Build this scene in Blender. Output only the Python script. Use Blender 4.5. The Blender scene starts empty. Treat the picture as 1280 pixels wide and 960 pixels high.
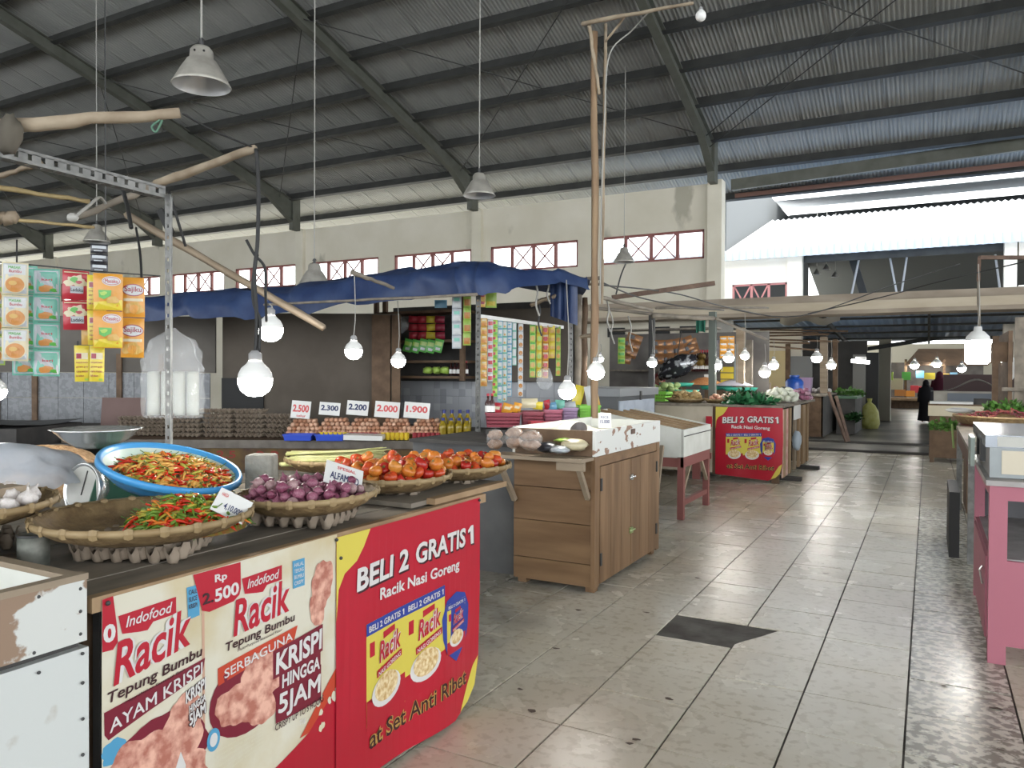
import bpy, math, random
import numpy as np
from mathutils import Vector, Matrix, noise as mnoise

# ------------------------------------------------------------------ camera
SC = bpy.context.scene
COL = SC.collection
YAW, PITCH, ROLL = math.radians(-28.4428), math.radians(-0.76475), math.radians(0.27831)
FPX = 961.0
EYE = Vector((0, 0, 1.3873))
_f = Vector((math.sin(YAW) * math.cos(PITCH), math.cos(YAW) * math.cos(PITCH), math.sin(PITCH)))
_r = Vector((math.cos(YAW), -math.sin(YAW), 0)); _u = _r.cross(_f)
_r, _u = math.cos(ROLL) * _r + math.sin(ROLL) * _u, -math.sin(ROLL) * _r + math.cos(ROLL) * _u
cam = bpy.data.cameras.new('camera'); cam.sensor_width = 36; cam.lens = FPX / 1280 * 36
cam.clip_start = 0.05; cam.clip_end = 300
camo = bpy.data.objects.new('camera', cam); COL.objects.link(camo)
camo.matrix_world = Matrix(((_r.x, _u.x, -_f.x, EYE.x), (_r.y, _u.y, -_f.y, EYE.y), (_r.z, _u.z, -_f.z, EYE.z), (0, 0, 0, 1)))
SC.camera = camo

# ------------------------------------------------------------------ sky and exposure
SC.view_settings.view_transform = 'Standard'; SC.view_settings.look = 'None'
SC.view_settings.gamma = 1; SC.view_settings.use_curve_mapping = False
SC.view_settings.exposure = 1.68
world = bpy.data.worlds.new('sky'); SC.world = world; world.use_nodes = True
wn = world.node_tree.nodes['Background']
wn.inputs[0].default_value = (0.93, 0.97, 1.0, 1); wn.inputs[1].default_value = 1.7
sun = bpy.data.lights.new('sun', 'SUN'); sun.energy = 2.2; sun.angle = math.radians(12); sun.color = (1, .97, .92)
suno = bpy.data.objects.new('sun', sun); COL.objects.link(suno)
suno.rotation_euler = (math.radians(-8), math.radians(24), 0)
SC.cycles.use_denoising = True
SC.cycles.max_bounces = 8; SC.cycles.diffuse_bounces = 5; SC.cycles.transparent_max_bounces = 10
SC.cycles.sample_clamp_indirect = 6; SC.cycles.caustics_reflective = False; SC.cycles.caustics_refractive = False

# ------------------------------------------------------------------ measuring: a pixel of the photograph at a known plane or depth
def ray(x, y): return _f + (x - 640) / FPX * _r - (y - 480) / FPX * _u
def onX(v, x, y): d = ray(x, y); return EYE + d * ((v - EYE.x) / d.x)
def onY(v, x, y): d = ray(x, y); return EYE + d * ((v - EYE.y) / d.y)
def onZ(v, x, y): d = ray(x, y); return EYE + d * ((v - EYE.z) / d.z)
def dep(x, y, t): return EYE + ray(x, y) * t

# ------------------------------------------------------------------ materials
MATS = {}
TONE = [('teak', (.62, .56, .50)), ('wood', (.70, .64, .56)),  ('timber', (.70, .64, .58)), ('bamboo', (.72, .68, .60)), ('cane', (.72, .68, .6)), ('tomato', (.72, .62, .6)), ('chilli_green', (.6, .7, .6)), ('chilli_yellow', (.8, .75, .7)),
        ('egg_carton', (.72, .66, .60)), ('rear_', (1, 1, 1)), ('weave', (.8, .76, .7)), ('fried', (1, 1, 1)), ('foil_', (.74, .74, .74)), ('shallot', (.68, .68, .72)), ('pink_paint', (.62, .60, .60)), ('zinc', (.55, .56, .58)), ('tarpaulin', (.55, .62, .70)), ('leafy', (.5, .6, .5)), ('fresh_green', (.6, .6, .6)), ('plastic_sheet', (.7, .7, .7)), ('banner', (.80, .80, .80)), ('drum', (.6, .6, .7)), ('brown_egg', (.8, .75, .7)), ('partition', (.7, .7, .7)), ('pier', (.5, .5, .5)), ('cover', (.75, .75, .75)), ('sack', (.7, .7, .7))]
def mat(name, col, rough=.6, col2=None, scale=8, metal=0, bump=0, bscale=None, emit=0, alpha=1, trans=0, stretch=None, contrast=(.35, .65), spec=.5, detail=4, ior=1.45):
    if name in MATS: return MATS[name]
    k = next((v for w, v in TONE if w in name), None)
    if k: col = tuple(c * q for c, q in zip(col, k)); col2 = col2 and tuple(c * q for c, q in zip(col2, k))
    m = bpy.data.materials.new(name); m.use_nodes = True; MATS[name] = m
    nt = m.node_tree; b = nt.nodes['Principled BSDF']
    c4 = lambda c: (c[0], c[1], c[2], 1)
    b.inputs['Base Color'].default_value = c4(col); b.inputs['Roughness'].default_value = rough
    b.inputs['Metallic'].default_value = metal; b.inputs['Alpha'].default_value = alpha
    b.inputs['Transmission Weight'].default_value = trans; b.inputs['Specular IOR Level'].default_value = spec
    b.inputs['IOR'].default_value = ior
    if emit:
        b.inputs['Emission Color'].default_value = c4(col); b.inputs['Emission Strength'].default_value = emit
    if col2 or bump:
        tc = nt.nodes.new('ShaderNodeTexCoord'); mp = nt.nodes.new('ShaderNodeMapping')
        nt.links.new(tc.outputs['Object'], mp.inputs[0])
        if stretch: mp.inputs['Scale'].default_value = stretch
        nz = nt.nodes.new('ShaderNodeTexNoise'); nz.inputs['Scale'].default_value = scale; nz.inputs['Detail'].default_value = detail
        nt.links.new(mp.outputs[0], nz.inputs['Vector'])
        if col2:
            rp = nt.nodes.new('ShaderNodeValToRGB')
            rp.color_ramp.elements[0].position, rp.color_ramp.elements[1].position = contrast
            rp.color_ramp.elements[0].color, rp.color_ramp.elements[1].color = c4(col), c4(col2)
            nt.links.new(nz.outputs[0], rp.inputs[0]); nt.links.new(rp.outputs[0], b.inputs['Base Color'])
        if bump:
            if bscale:
                n2 = nt.nodes.new('ShaderNodeTexNoise'); n2.inputs['Scale'].default_value = bscale
                nt.links.new(mp.outputs[0], n2.inputs['Vector'])
            else: n2 = nz
            bp = nt.nodes.new('ShaderNodeBump'); bp.inputs['Strength'].default_value = bump; bp.inputs['Distance'].default_value = .01
            nt.links.new(n2.outputs[0], bp.inputs['Height']); nt.links.new(bp.outputs[0], b.inputs['Normal'])
    return m
def world_noise(m, scale, lo, hi, ca, cb, base=True, rough=None, detail=5, ramp=None, stretch=(1, 1, 1)):
    """colour and gloss that follow the place in the hall, so neighbouring pieces differ"""
    nt = m.node_tree; b = nt.nodes['Principled BSDF']
    g = nt.nodes.new('ShaderNodeNewGeometry'); mp = nt.nodes.new('ShaderNodeMapping'); mp.inputs['Scale'].default_value = stretch
    nt.links.new(g.outputs['Position'], mp.inputs[0])
    nz = nt.nodes.new('ShaderNodeTexNoise'); nz.inputs['Scale'].default_value = scale; nz.inputs['Detail'].default_value = detail
    nt.links.new(mp.outputs[0], nz.inputs['Vector'])
    rp = nt.nodes.new('ShaderNodeValToRGB'); rp.color_ramp.elements[0].position = lo; rp.color_ramp.elements[1].position = hi
    rp.color_ramp.elements[0].color = (*ca, 1); rp.color_ramp.elements[1].color = (*cb, 1)
    nt.links.new(nz.outputs[0], rp.inputs[0])
    sock = b.inputs['Base Color']
    if base or not sock.is_linked:
        nt.links.new(rp.outputs[0], sock)
    else:
        mx = nt.nodes.new('ShaderNodeMix'); mx.data_type = 'RGBA'; mx.blend_type = 'MULTIPLY'; mx.inputs[0].default_value = 1
        nt.links.new(sock.links[0].from_socket, mx.inputs[6]); nt.links.new(rp.outputs[0], mx.inputs[7]); nt.links.new(mx.outputs[2], sock)
    return nz, rp

# ------------------------------------------------------------------ mesh collector
class MB:
    def __init__(s): s.v = []; s.f = []; s.m = []; s.cur = 0
    def add(s, vs, fs, mi=None):
        o = len(s.v); s.v += [tuple(p) for p in vs]; s.f += [tuple(i + o for i in f) for f in fs]; s.m += [s.cur if mi is None else mi] * len(fs); return s
    def box(s, c, d, rz=0, M=None, mi=None):
        x, y, z = d[0] / 2, d[1] / 2, d[2] / 2
        R = M if M is not None else Matrix.Rotation(rz, 3, 'Z'); c = Vector(c)
        vs = [c + R @ Vector((a * x, b * y, e * z)) for a in (-1, 1) for b in (-1, 1) for e in (-1, 1)]
        return s.add(vs, [(0, 1, 3, 2), (4, 6, 7, 5), (0, 4, 5, 1), (2, 3, 7, 6), (0, 2, 6, 4), (1, 5, 7, 3)], mi)
    def bb(s, x0, x1, y0, y1, z0, z1, mi=None): return s.box(((x0 + x1) / 2, (y0 + y1) / 2, (z0 + z1) / 2), (abs(x1 - x0), abs(y1 - y0), abs(z1 - z0)), mi=mi)
    def bar(s, a, b, w, h=None, up=(0, 0, 1), mi=None):
        a, b = Vector(a), Vector(b); h = h or w; d = b - a; L = d.length; d.normalize(); u = Vector(up)
        if abs(d.dot(u)) > .98: u = Vector((1, 0, 0))
        sd = d.cross(u).normalized(); u = sd.cross(d)
        M = Matrix((sd, d, u)).transposed()
        return s.box((a + b) / 2, (w, L, h), M=M, mi=mi)
    def tube(s, pts, r, n=8, cap=True, mi=None):
        pts = [Vector(p) for p in pts]; k = len(pts); rr = r if isinstance(r, (list, tuple)) else [r] * k
        vs = []; fs = []; prev = None
        for i, p in enumerate(pts):
            t = (pts[min(i + 1, k - 1)] - pts[max(i - 1, 0)]).normalized()
            if prev is None: a = t.cross(Vector((0, 0, 1)) if abs(t.z) < .9 else Vector((1, 0, 0))).normalized()
            else: a = (prev - t * prev.dot(t)).normalized()
            prev = a; b = t.cross(a)
            vs += [p + (a * math.cos(2 * math.pi * j / n) + b * math.sin(2 * math.pi * j / n)) * rr[i] for j in range(n)]
        for i in range(k - 1):
            fs += [(i * n + j, i * n + (j + 1) % n, (i + 1) * n + (j + 1) % n, (i + 1) * n + j) for j in range(n)]
        if cap: fs += [tuple(range(n))[::-1], tuple((k - 1) * n + j for j in range(n))]
        return s.add(vs, fs, mi)
    def lathe(s, prof, c=(0, 0, 0), n=24, M=None, mi=None, sx=1, sy=1):
        c = Vector(c); M = M or Matrix.Identity(3); vs = []; fs = []
        for (r, z) in prof:
            vs += [c + M @ Vector((r * math.cos(2 * math.pi * j / n) * sx, r * math.sin(2 * math.pi * j / n) * sy, z)) for j in range(n)]
        for i in range(len(prof) - 1):
            fs += [(i * n + j, i * n + (j + 1) % n, (i + 1) * n + (j + 1) % n, (i + 1) * n + j) for j in range(n)]
        return s.add(vs, fs, mi)
    def ball(s, c, r, n=10, k=6, M=None, mi=None, wob=0, seed=0):
        c = Vector(c); M = M or Matrix.Identity(3); r = Vector(r) if hasattr(r, '__len__') else Vector((r, r, r)); R = random.Random(seed)
        vs = [c + M @ Vector((0, 0, -r.z))]; fs = []
        for i in range(1, k):
            ph = math.pi * i / k - math.pi / 2
            for j in range(n):
                w = 1 + R.uniform(-wob, wob)
                vs.append(c + M @ Vector((r.x * math.cos(ph) * math.cos(2 * math.pi * j / n) * w, r.y * math.cos(ph) * math.sin(2 * math.pi * j / n) * w, r.z * math.sin(ph) * w)))
        vs.append(c + M @ Vector((0, 0, r.z))); L = len(vs) - 1
        fs += [(0, 1 + (j + 1) % n, 1 + j) for j in range(n)]
        for i in range(k - 2):
            a = 1 + i * n; fs += [(a + j, a + (j + 1) % n, a + n + (j + 1) % n, a + n + j) for j in range(n)]
        a = 1 + (k - 2) * n; fs += [(a + j, a + (j + 1) % n, L) for j in range(n)]
        return s.add(vs, fs, mi)
    def grid(s, fn, nu, nv, mi=None, mfn=None):
        vs = [fn(i / nu, j / nv) for j in range(nv + 1) for i in range(nu + 1)]
        fs = [(j * (nu + 1) + i, j * (nu + 1) + i + 1, (j + 1) * (nu + 1) + i + 1, (j + 1) * (nu + 1) + i) for j in range(nv) for i in range(nu)]
        s.add(vs, fs, mi)
        if mfn:
            k = len(s.m) - len(fs)
            for j in range(nv):
                for i in range(nu): s.m[k + j * nu + i] = mfn((i + .5) / nu, (j + .5) / nv)
        return s
    def data(s, name, mats, smooth=False):
        me = bpy.data.meshes.new(name); me.from_pydata(s.v, [], s.f)
        for m in (mats if isinstance(mats, (list, tuple)) else [mats]): me.materials.append(m)
        if any(s.m): me.polygons.foreach_set('material_index', s.m)
        if smooth: me.polygons.foreach_set('use_smooth', [True] * len(me.polygons))
        me.update(); return me
    def build(s, name, mats, parent=None, smooth=False, **kw):
        return obj(name, s.data(name, mats, smooth), parent, **kw)

def obj(name, me, parent=None, loc=None, rot=None, label=None, cat=None, group=None, kind=None, M=None):
    o = bpy.data.objects.new(name, me); COL.objects.link(o)
    if parent is not None: o.parent = parent
    if M is not None: o.matrix_local = M
    if loc is not None: o.location = loc
    if rot is not None: o.rotation_euler = rot
    return tag(o, label, cat, group, kind)
def tag(o, label=None, cat=None, group=None, kind=None):
    if label: o['label'] = label
    if cat: o['category'] = cat
    if group: o['group'] = group
    if kind: o['kind'] = kind
    return o
def thing(name, label, cat, loc=(0, 0, 0), rz=0, group=None, kind=None):
    return obj(name, None, loc=loc, rot=(0, 0, rz), label=label, cat=cat, group=group, kind=kind)
def struct(name, mb, mats, smooth=False, parent=None): return mb.build(name, mats, parent, smooth, kind='structure' if parent is None else None)
def rig(a, b, c): # rotation matrix from euler degrees
    from mathutils import Euler
    return Euler((math.radians(a), math.radians(b), math.radians(c))).to_matrix()

# ------------------------------------------------------------------ lettering (flat outlines, filled)
_TX = {}
def glyphs(body, bold=0, shear=0):
    k = (body, bold, shear)
    if k not in _TX:
        cu = bpy.data.curves.new('t', 'FONT'); cu.body = body; cu.size = 1; cu.offset = bold; cu.shear = shear; cu.resolution_u = 3; cu.fill_mode = 'FRONT'
        ob = bpy.data.objects.new('t', cu); COL.objects.link(ob)
        me = ob.to_mesh(); v = np.array([p.co[:2] for p in me.vertices]) if len(me.vertices) else np.zeros((0, 2))
        f = [tuple(p.vertices) for p in me.polygons]
        ob.to_mesh_clear(); bpy.data.objects.remove(ob); bpy.data.curves.remove(cu)
        v = v - v.min(0); s = v.max(0); _TX[k] = (v / s, f, s[0] / s[1])
    return _TX[k]
def write(mb, body, p00, p10, p01, fn, bold=.02, shear=0, mi=None, lift=0):
    """lay a word on a surface: p00, p10, p01 = lower left, lower right, upper left of its box in surface coordinates"""
    a, b, c = np.array(p00, float), np.array(p10, float), np.array(p01, float)
    if body.endswith(' 1') or body == '1':      # a numeral one with its flag
        v, f, asp = glyphs(body[:-2] or 'I', 0, shear); k = asp / (asp + (1.05 if len(body) > 1 else 0))
        d = (b - a) * (.17 / asp * k); x0 = a + (b - a) * .985; w = abs(c[1] - a[1]); t = .12 * w + bold * w
        e = x0 + (c - a); mb.add([fn(*p, lift) for p in (x0 - (t * 2, 0), x0, e, e - (t * 1.6, 0), e - (t * 3.6, w * .22), e - (t * 3.4, w * .36), e - (t * 2, w * .28))], [tuple(range(7))], mi)
        if body == '1': return
        body = body[:-2]; b = a + (b - a) * (1 - 3.0 * t / max(1e-6, np.linalg.norm(b - a)) - .08)
    if 'M' in body.upper() and bold > 0:        # widen by repeated strokes: the glyph's own offset would fold over itself
        h = abs(c[1] - a[1]); 
        for i in range(8):
            o = np.array([math.cos(i * .785), math.sin(i * .785)]) * h * bold * .9
            v, f, _ = glyphs(body, 0, shear); q = a + o + v[:, :1] * (b - a) + v[:, 1:] * (c - a)
            mb.add([fn(x, y, lift + i * .00003) for x, y in q], f, mi)
        return
    v, f, _ = glyphs(body, bold, shear)
    q = a + v[:, :1] * (b - a) + v[:, 1:] * (c - a)
    mb.add([fn(x, y, lift) for x, y in q], f, mi)
def poly(mb, pts, fn, lift=0, mi=None, du=.04):
    """a flat printed shape, cut into narrow strips so that it follows the surface"""
    import bmesh
    bm = bmesh.new(); vs = [bm.verts.new((x, y, 0)) for x, y in pts]; bm.faces.new(vs)
    bmesh.ops.triangulate(bm, faces=bm.faces[:])
    x0, x1 = min(p[0] for p in pts), max(p[0] for p in pts); k = int(x0 / du) + 1
    while k * du < x1:
        bmesh.ops.bisect_plane(bm, geom=bm.verts[:] + bm.edges[:] + bm.faces[:], plane_co=(k * du, 0, 0), plane_no=(1, 0, 0)); k += 1
    bm.verts.index_update()
    mb.add([fn(v.co.x, v.co.y, lift) for v in bm.verts], [tuple(v.index for v in f.verts) for f in bm.faces], mi); bm.free()
def blob(cx, cy, rx, ry, n=20, wob=.12, seed=1, rot=0):
    R = random.Random(seed); o = []; ph = [R.uniform(0, 6.28) for _ in range(5)]; n = max(n, 9) * (2 if n > 13 else 1)
    for i in range(n):
        a = 2 * math.pi * i / n; k = 1 + wob * (.5 * math.sin(2 * a + ph[0]) + .45 * math.sin(3 * a + ph[1]) + .35 * math.sin(5 * a + ph[2]) + .3 * math.sin(9 * a + ph[3]) + R.uniform(-.12, .12)); x, y = rx * k * math.cos(a), ry * k * math.sin(a)
        o.append((cx + x * math.cos(rot) - y * math.sin(rot), cy + x * math.sin(rot) + y * math.cos(rot)))
    return o

# ------------------------------------------------------------------ palette
cream = mat('cream_plaster', (.62, .58, .47), .85, (.70, .66, .55), 1.2, bump=.1, bscale=20)
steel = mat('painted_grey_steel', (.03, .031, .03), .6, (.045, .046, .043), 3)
steel_green = mat('grey_green_steel', (.075, .078, .062), .6, (.105, .108, .09), 3)  # paler grey-green steel of the rafters and eave beam
redwood = mat('red_brown_paint', (.25, .09, .08), .6)
galv = mat('galvanised_sheet', (.36, .37, .37), .45, (.44, .45, .45), 2, metal=.25)
wood = mat('weathered_wood', (.36, .25, .15), .7, (.50, .37, .24), 6, stretch=(1, 1, .15), bump=.15)
wood_h = mat('weathered_wood_level', (.32, .27, .21), .7, (.44, .38, .31), 6, stretch=(.3, .3, 2), bump=.15)
wood_dk = mat('dark_stained_wood', (.13, .085, .055), .7, (.22, .15, .10), 7, stretch=(1, .3, 1), bump=.15)
wood_gray = mat('grey_worn_boards', (.15, .13, .105), .75, (.26, .225, .18), 7, stretch=(1.5, .3, 1), bump=.15)
wood_pale = mat('pale_raw_stick', (.27, .21, .145), .75, (.38, .31, .225), 9)
white_paint = mat('chipped_white_paint', (.62, .63, .58), .55, (.72, .73, .69), 5)
white_plastic = mat('white_plastic', (.75, .75, .73), .4)
black_rubber = mat('black_cable', (.02, .02, .02), .6)
dark_metal = mat('dark_metal', (.06, .06, .06), .5, metal=.4)
angle_iron = mat('grey_angle_iron', (.16, .16, .155), .5, (.25, .25, .24), 20, metal=.4)
alu = mat('dull_aluminium', (.36, .34, .30), .45, (.48, .46, .41), 10, metal=.4)
alu_in = mat('bright_reflector', (.75, .75, .75), .35, metal=.55)
lampglow = mat('lit_lamp', (1, .98, .94), .5, emit=14)
tarp_blue = mat('blue_tarpaulin', (.022, .045, .13), .5, (.05, .085, .19), 5, bump=.7, bscale=6)
rust = mat('rusty_iron', (.10, .065, .05), .8, (.17, .11, .08), 9)
carton = mat('grey_egg_carton', (.34, .29, .24), .9, (.44, .39, .33), 12, bump=.2)
red_pl = mat('red_plastic', (.45, .03, .05), .4)
blue_pl = mat('blue_plastic', (.03, .08, .55), .4)
green_pl = mat('green_plastic', (.25, .62, .08), .4)
yellow_pl = mat('yellow_plastic', (.75, .55, .04), .45)
dark_fill = mat('dark_board_fill', (.045, .043, .042), .85, (.075, .07, .066), 4)  # near-black fill shared by panels, backs and the gap strip
concrete = mat('dark_concrete', (.16, .15, .14), .6, (.24, .23, .21), 3)

# ================================================================== THE HALL
random.seed(3)
PITCHR = .28
def roofz(y): return 6.6 + PITCHR * (17.5 - y)
RIDGE = 1.0
# ---- floor: individual ceramic tiles on a dark bed
tile_m = mat('beige_ceramic_tile', (.50, .46, .38), .32)
world_noise(tile_m, 3.2, .3, .72, (.65, .61, .51), (.73, .70, .61), detail=8)
world_noise(tile_m, .55, .36, .56, (.90, .86, .80), (1, 1, 1), base=False, detail=3)
world_noise(tile_m, 22, .38, .48, (.84, .82, .79), (1, 1, 1), base=False, detail=6)
tile_r = mat('scuffed_ceramic_tile', (.50, .46, .38), .34)
world_noise(tile_r, 3.2, .3, .72, (.63, .60, .50), (.71, .68, .60), detail=8)
world_noise(tile_r, 24, .46, .55, (.42, .41, .40), (1, 1, 1), base=False, detail=9)
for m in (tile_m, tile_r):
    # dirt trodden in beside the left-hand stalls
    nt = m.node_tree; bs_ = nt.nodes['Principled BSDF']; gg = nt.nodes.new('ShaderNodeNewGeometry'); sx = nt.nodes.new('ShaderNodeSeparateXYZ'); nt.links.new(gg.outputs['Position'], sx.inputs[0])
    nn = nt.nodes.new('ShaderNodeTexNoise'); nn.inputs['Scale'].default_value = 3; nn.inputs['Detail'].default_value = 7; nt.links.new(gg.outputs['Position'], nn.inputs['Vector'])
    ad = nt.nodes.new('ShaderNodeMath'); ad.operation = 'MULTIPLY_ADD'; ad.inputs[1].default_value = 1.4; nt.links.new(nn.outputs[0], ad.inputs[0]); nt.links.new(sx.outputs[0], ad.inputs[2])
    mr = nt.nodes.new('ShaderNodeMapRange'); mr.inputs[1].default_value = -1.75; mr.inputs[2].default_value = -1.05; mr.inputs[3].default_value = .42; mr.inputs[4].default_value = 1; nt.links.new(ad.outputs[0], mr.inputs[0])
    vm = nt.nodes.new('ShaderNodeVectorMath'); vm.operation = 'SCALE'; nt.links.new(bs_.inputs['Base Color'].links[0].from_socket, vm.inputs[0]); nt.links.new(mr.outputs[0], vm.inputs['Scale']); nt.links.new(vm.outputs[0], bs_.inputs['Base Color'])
    nt = m.node_tree; g = nt.nodes.new('ShaderNodeNewGeometry'); nz = nt.nodes.new('ShaderNodeTexNoise'); nz.inputs['Scale'].default_value = 2.2; nz.inputs['Detail'].default_value = 6
    rp = nt.nodes.new('ShaderNodeMapRange'); rp.inputs[3].default_value = .24; rp.inputs[4].default_value = .30
    nt.links.new(g.outputs['Position'], nz.inputs['Vector']); nt.links.new(nz.outputs[0], rp.inputs[0]); nt.links.new(rp.outputs[0], nt.nodes['Principled BSDF'].inputs['Roughness'])
bed_m = mat('dark_mortar_bed', (.07, .062, .055), .75, (.15, .14, .13), 6, bump=.4, bscale=30, detail=9)
T = .4; TX0 = -.06545; TY0 = 3.1538
bed = MB().bb(-38, 22, -16, 15.3, -.2, -.008)
floor = struct('floor', bed, bed_m)
def tile_box(mb, x, y, dz=0):
    j = .0042; mb.bb(x + j, x + T - j, y + j, y + T - j, -.007, dz)
tmesh = MB(); tile_box(tmesh, 0, 0); tme = tmesh.data('tile', tile_m)
tmesh2 = MB(); tile_box(tmesh2, 0, 0); tme_r = tmesh2.data('tile', tile_r)
cells = []
for i in range(-14, 8):
    for j in range(-3, 30):
        cx, cy = TX0 + (i + .5) * T, TY0 + (j + .5) * T
        vis = -2.0 < cx < .45 and 1.9 < cy < 10.2 or (-3.2 < cx < -1.8 and 3.0 < cy < 10) or (-2.4 < cx < .4 and cy >= 10.2)
        cells.append((not vis, cx * cx + cy * cy, i, j, cx, cy))
cells.sort(); rest = MB(); n = 0
for nv, d, i, j, cx, cy in cells:
    if (i, j) == (-3, 2): continue
    x, y = TX0 + i * T, TY0 + j * T
    if (i, j) == (-2, 2):
        mb = MB(); q = .0035; z0 = -.007
        pts = [(x + q, y + q), (x + T - q, y + q), (x + T - q, y + T - q), (x + .17, y + T - q), (x + .10, y + T * .62), (x + .03, y + T * .30), (x + q, y + .06)]
        k = len(pts); mb.add([(a, b, 0) for a, b in pts] + [(a, b, z0) for a, b in pts], [tuple(range(k))] + [(a, (a + 1) % k, k + (a + 1) % k, k + a)[::-1] for a in range(k)])
        mb.build('tile', tile_m, floor, label='chipped tile beside the missing one'); continue
    if not nv and n < 299:
        R = random.Random(i * 77 + j)
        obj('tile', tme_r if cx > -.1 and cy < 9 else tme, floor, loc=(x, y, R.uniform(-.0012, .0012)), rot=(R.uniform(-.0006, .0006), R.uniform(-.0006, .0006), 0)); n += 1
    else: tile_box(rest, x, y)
for i in list(range(-90, -14)) + list(range(8, 50)):
    for j in range(-6, 30): 
        if i > -40: tile_box(rest, TX0 + i * T, TY0 + j * T)
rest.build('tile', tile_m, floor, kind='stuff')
# specks of dirt and chips lying about
grime = mat('dark_floor_grime', (.12, .09, .07), .9)
gm = MB()
for q in [(723, 763), (808, 766), (695, 811), (650, 862), (795, 925), (787, 930), (836, 874), (1022, 773), (1032, 717), (1250, 938), (1208, 896), (665, 889), (830, 706), (872, 723), (1245, 886), (1180, 858)]:
    p = onZ(0, *q); R = random.Random(q[0]); s = .007 + R.random() * .011
    gm.add([(x, y, .0025) for x, y in blob(p.x, p.y, s * 1.6, s, 9, .35, q[1])], [tuple(range(9))])
gm.build('floor_grime', grime, label='dark specks and chips scattered on the tiled floor', cat='litter', kind='stuff')
# ---- beyond the hall: step and the darker passage
passage_m = mat('passage_concrete', (.20, .19, .17), .35)
world_noise(passage_m, .9, .38, .62, (.11, .105, .095), (.30, .285, .25), detail=5)
pf = MB().bb(-38, 22, 15.28, 60, -.2, -.015)
struct('ground', pf, passage_m)
st = MB().bb(-4, .1, 15.25, 15.42, -.05, .03); struct('trim_1', st, mat('dark_threshold', (.06, .055, .05), .7))
st = MB().bb(-4, 1.5, 17.3, 17.55, -.05, .02); struct('trim_2', st, mat('dark_threshold', (.06, .055, .05), .7))

# ---- roof: corrugated sheets, one strip per sheet
roof_m = mat('aged_roof_sheet', (.31, .315, .30), .7, (.40, .40, .38), .8)
SW = .80
def sheet(mb, w, y0, y1, ncor=10, amp=.026, zf=roofz, up=1):
    per = w / ncor; xs = []; 
    for k in range(ncor * 4 + 1):
        xs.append((k * per / 4, amp * (0, 1, 0, -1)[k % 4]))
    vs = [(x, y0, zf(y0) + a) for x, a in xs] + [(x, y1, zf(y1) + a) for x, a in xs]
    L = len(xs); mb.add(vs, [(i, i + 1, L + i + 1, L + i) for i in range(L - 1)])
    mb.bar((0, y0, zf(y0) - .024), (0, y1, zf(y1) - .024), .014, .012)   # the lapped edge
smb = MB(); sheet(smb, SW, 20.1, RIDGE); sheet_me = smb.data('roof_sheet', roof_m, True)
ceiling = struct('ceiling', MB().bar((-36, RIDGE, roofz(RIDGE) + .05), (22, RIDGE, roofz(RIDGE) + .05), .6, .02), roof_m)
x = -36
while x < 22:
    obj('roof_sheet', sheet_me, ceiling, loc=(x, 0, 0)); x += SW
back = MB(); back.add([(-36, RIDGE, roofz(RIDGE)), (22, RIDGE, roofz(RIDGE)), (22, -14, roofz(RIDGE) - 15 * PITCHR), (-36, -14, roofz(RIDGE) - 15 * PITCHR)], [(0, 1, 2, 3)])
struct('roof', back, roof_m)
PUR = [19.7, 18.35, 17.05, 15.75, 14.6, 13.5, 12.4, 11.2, 10.0, 8.8, 7.6, 6.4, 5.2, 4.0, 2.8, 1.4]
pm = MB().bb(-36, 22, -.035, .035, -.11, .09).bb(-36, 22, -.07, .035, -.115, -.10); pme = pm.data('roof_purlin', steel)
for i, y in enumerate(PUR):
    obj('roof_purlin', pme, ceiling, loc=(0, y, roofz(y) - .11), rot=(-math.atan(PITCHR), 0, 0))
# eave beam and the rusty gutter edge
eb = MB().bar((-4.2, 18.75, 5.93), (22, 18.2, 6.6), .10, .26)
struct('trim_3', eb, steel_green)
rm = MB().bar((-4.3, 19.6, 5.86), (22, 19.3, 6.02), .04, .10); struct('trim_4', rm, mat('rusty_eave', (.17, .09, .07), .8))
XR = [-4.27 - 6.24 * k for k in range(6)] + [1.97 + 6.24 * k for k in range(4)]
rmb = MB()
for (ya, yb, ha, hb) in [(RIDGE, 14.3, .26, .26), (14.3, 16.2, .26, .34), (16.2, 17.35, .34, .75)]:
    za, zb = roofz(ya) - .2, roofz(yb) - .2
    for dx, w in ((0, .012),):
        rmb.add([(-.012, ya, za), (.012, ya, za), (.012, yb, zb), (-.012, yb, zb), (-.012, ya, za - ha), (.012, ya, za - ha), (.012, yb, zb - hb), (-.012, yb, zb - hb)],
                [(0, 3, 2, 1), (4, 5, 6, 7), (0, 1, 5, 4), (2, 3, 7, 6), (1, 2, 6, 5), (0, 4, 7, 3)])
    rmb.bar((0, ya, za), (0, yb, zb), .16, .02); rmb.bar((0, ya, za - ha), (0, yb, zb - hb), .16, .02)
rmb.bb(-.08, .08, 17.05, 17.35, 5.65, 6.6)
rme = rmb.data('roof_rafter', steel_green)
for x in XR: obj('roof_rafter', rme, ceiling, loc=(x, 0, 0))
# thin sag rods
rods = MB()
for k in range(len(XR) - 1):
    xa = XR[k] if XR[k] < 0 else XR[k]
    for (ya, yb) in ((16.6, 11), (11, 16.6)):
        rods.tube([(xa, ya, roofz(ya) - .32), (xa - 6.24, yb, roofz(yb) - .32)], .011, 5, False)
rods.tube([(-4.27, 16.9, roofz(16.9) - .4), (1.97, 11.5, roofz(11.5) - .3)], .011, 5, False); rods.tube([(-4.0, 11.6, roofz(11.6) - .3), (1.97, 14.5, roofz(14.5) - .35)], .011, 5, False)
rods.build('bracing_rod', steel, ceiling)

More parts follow.
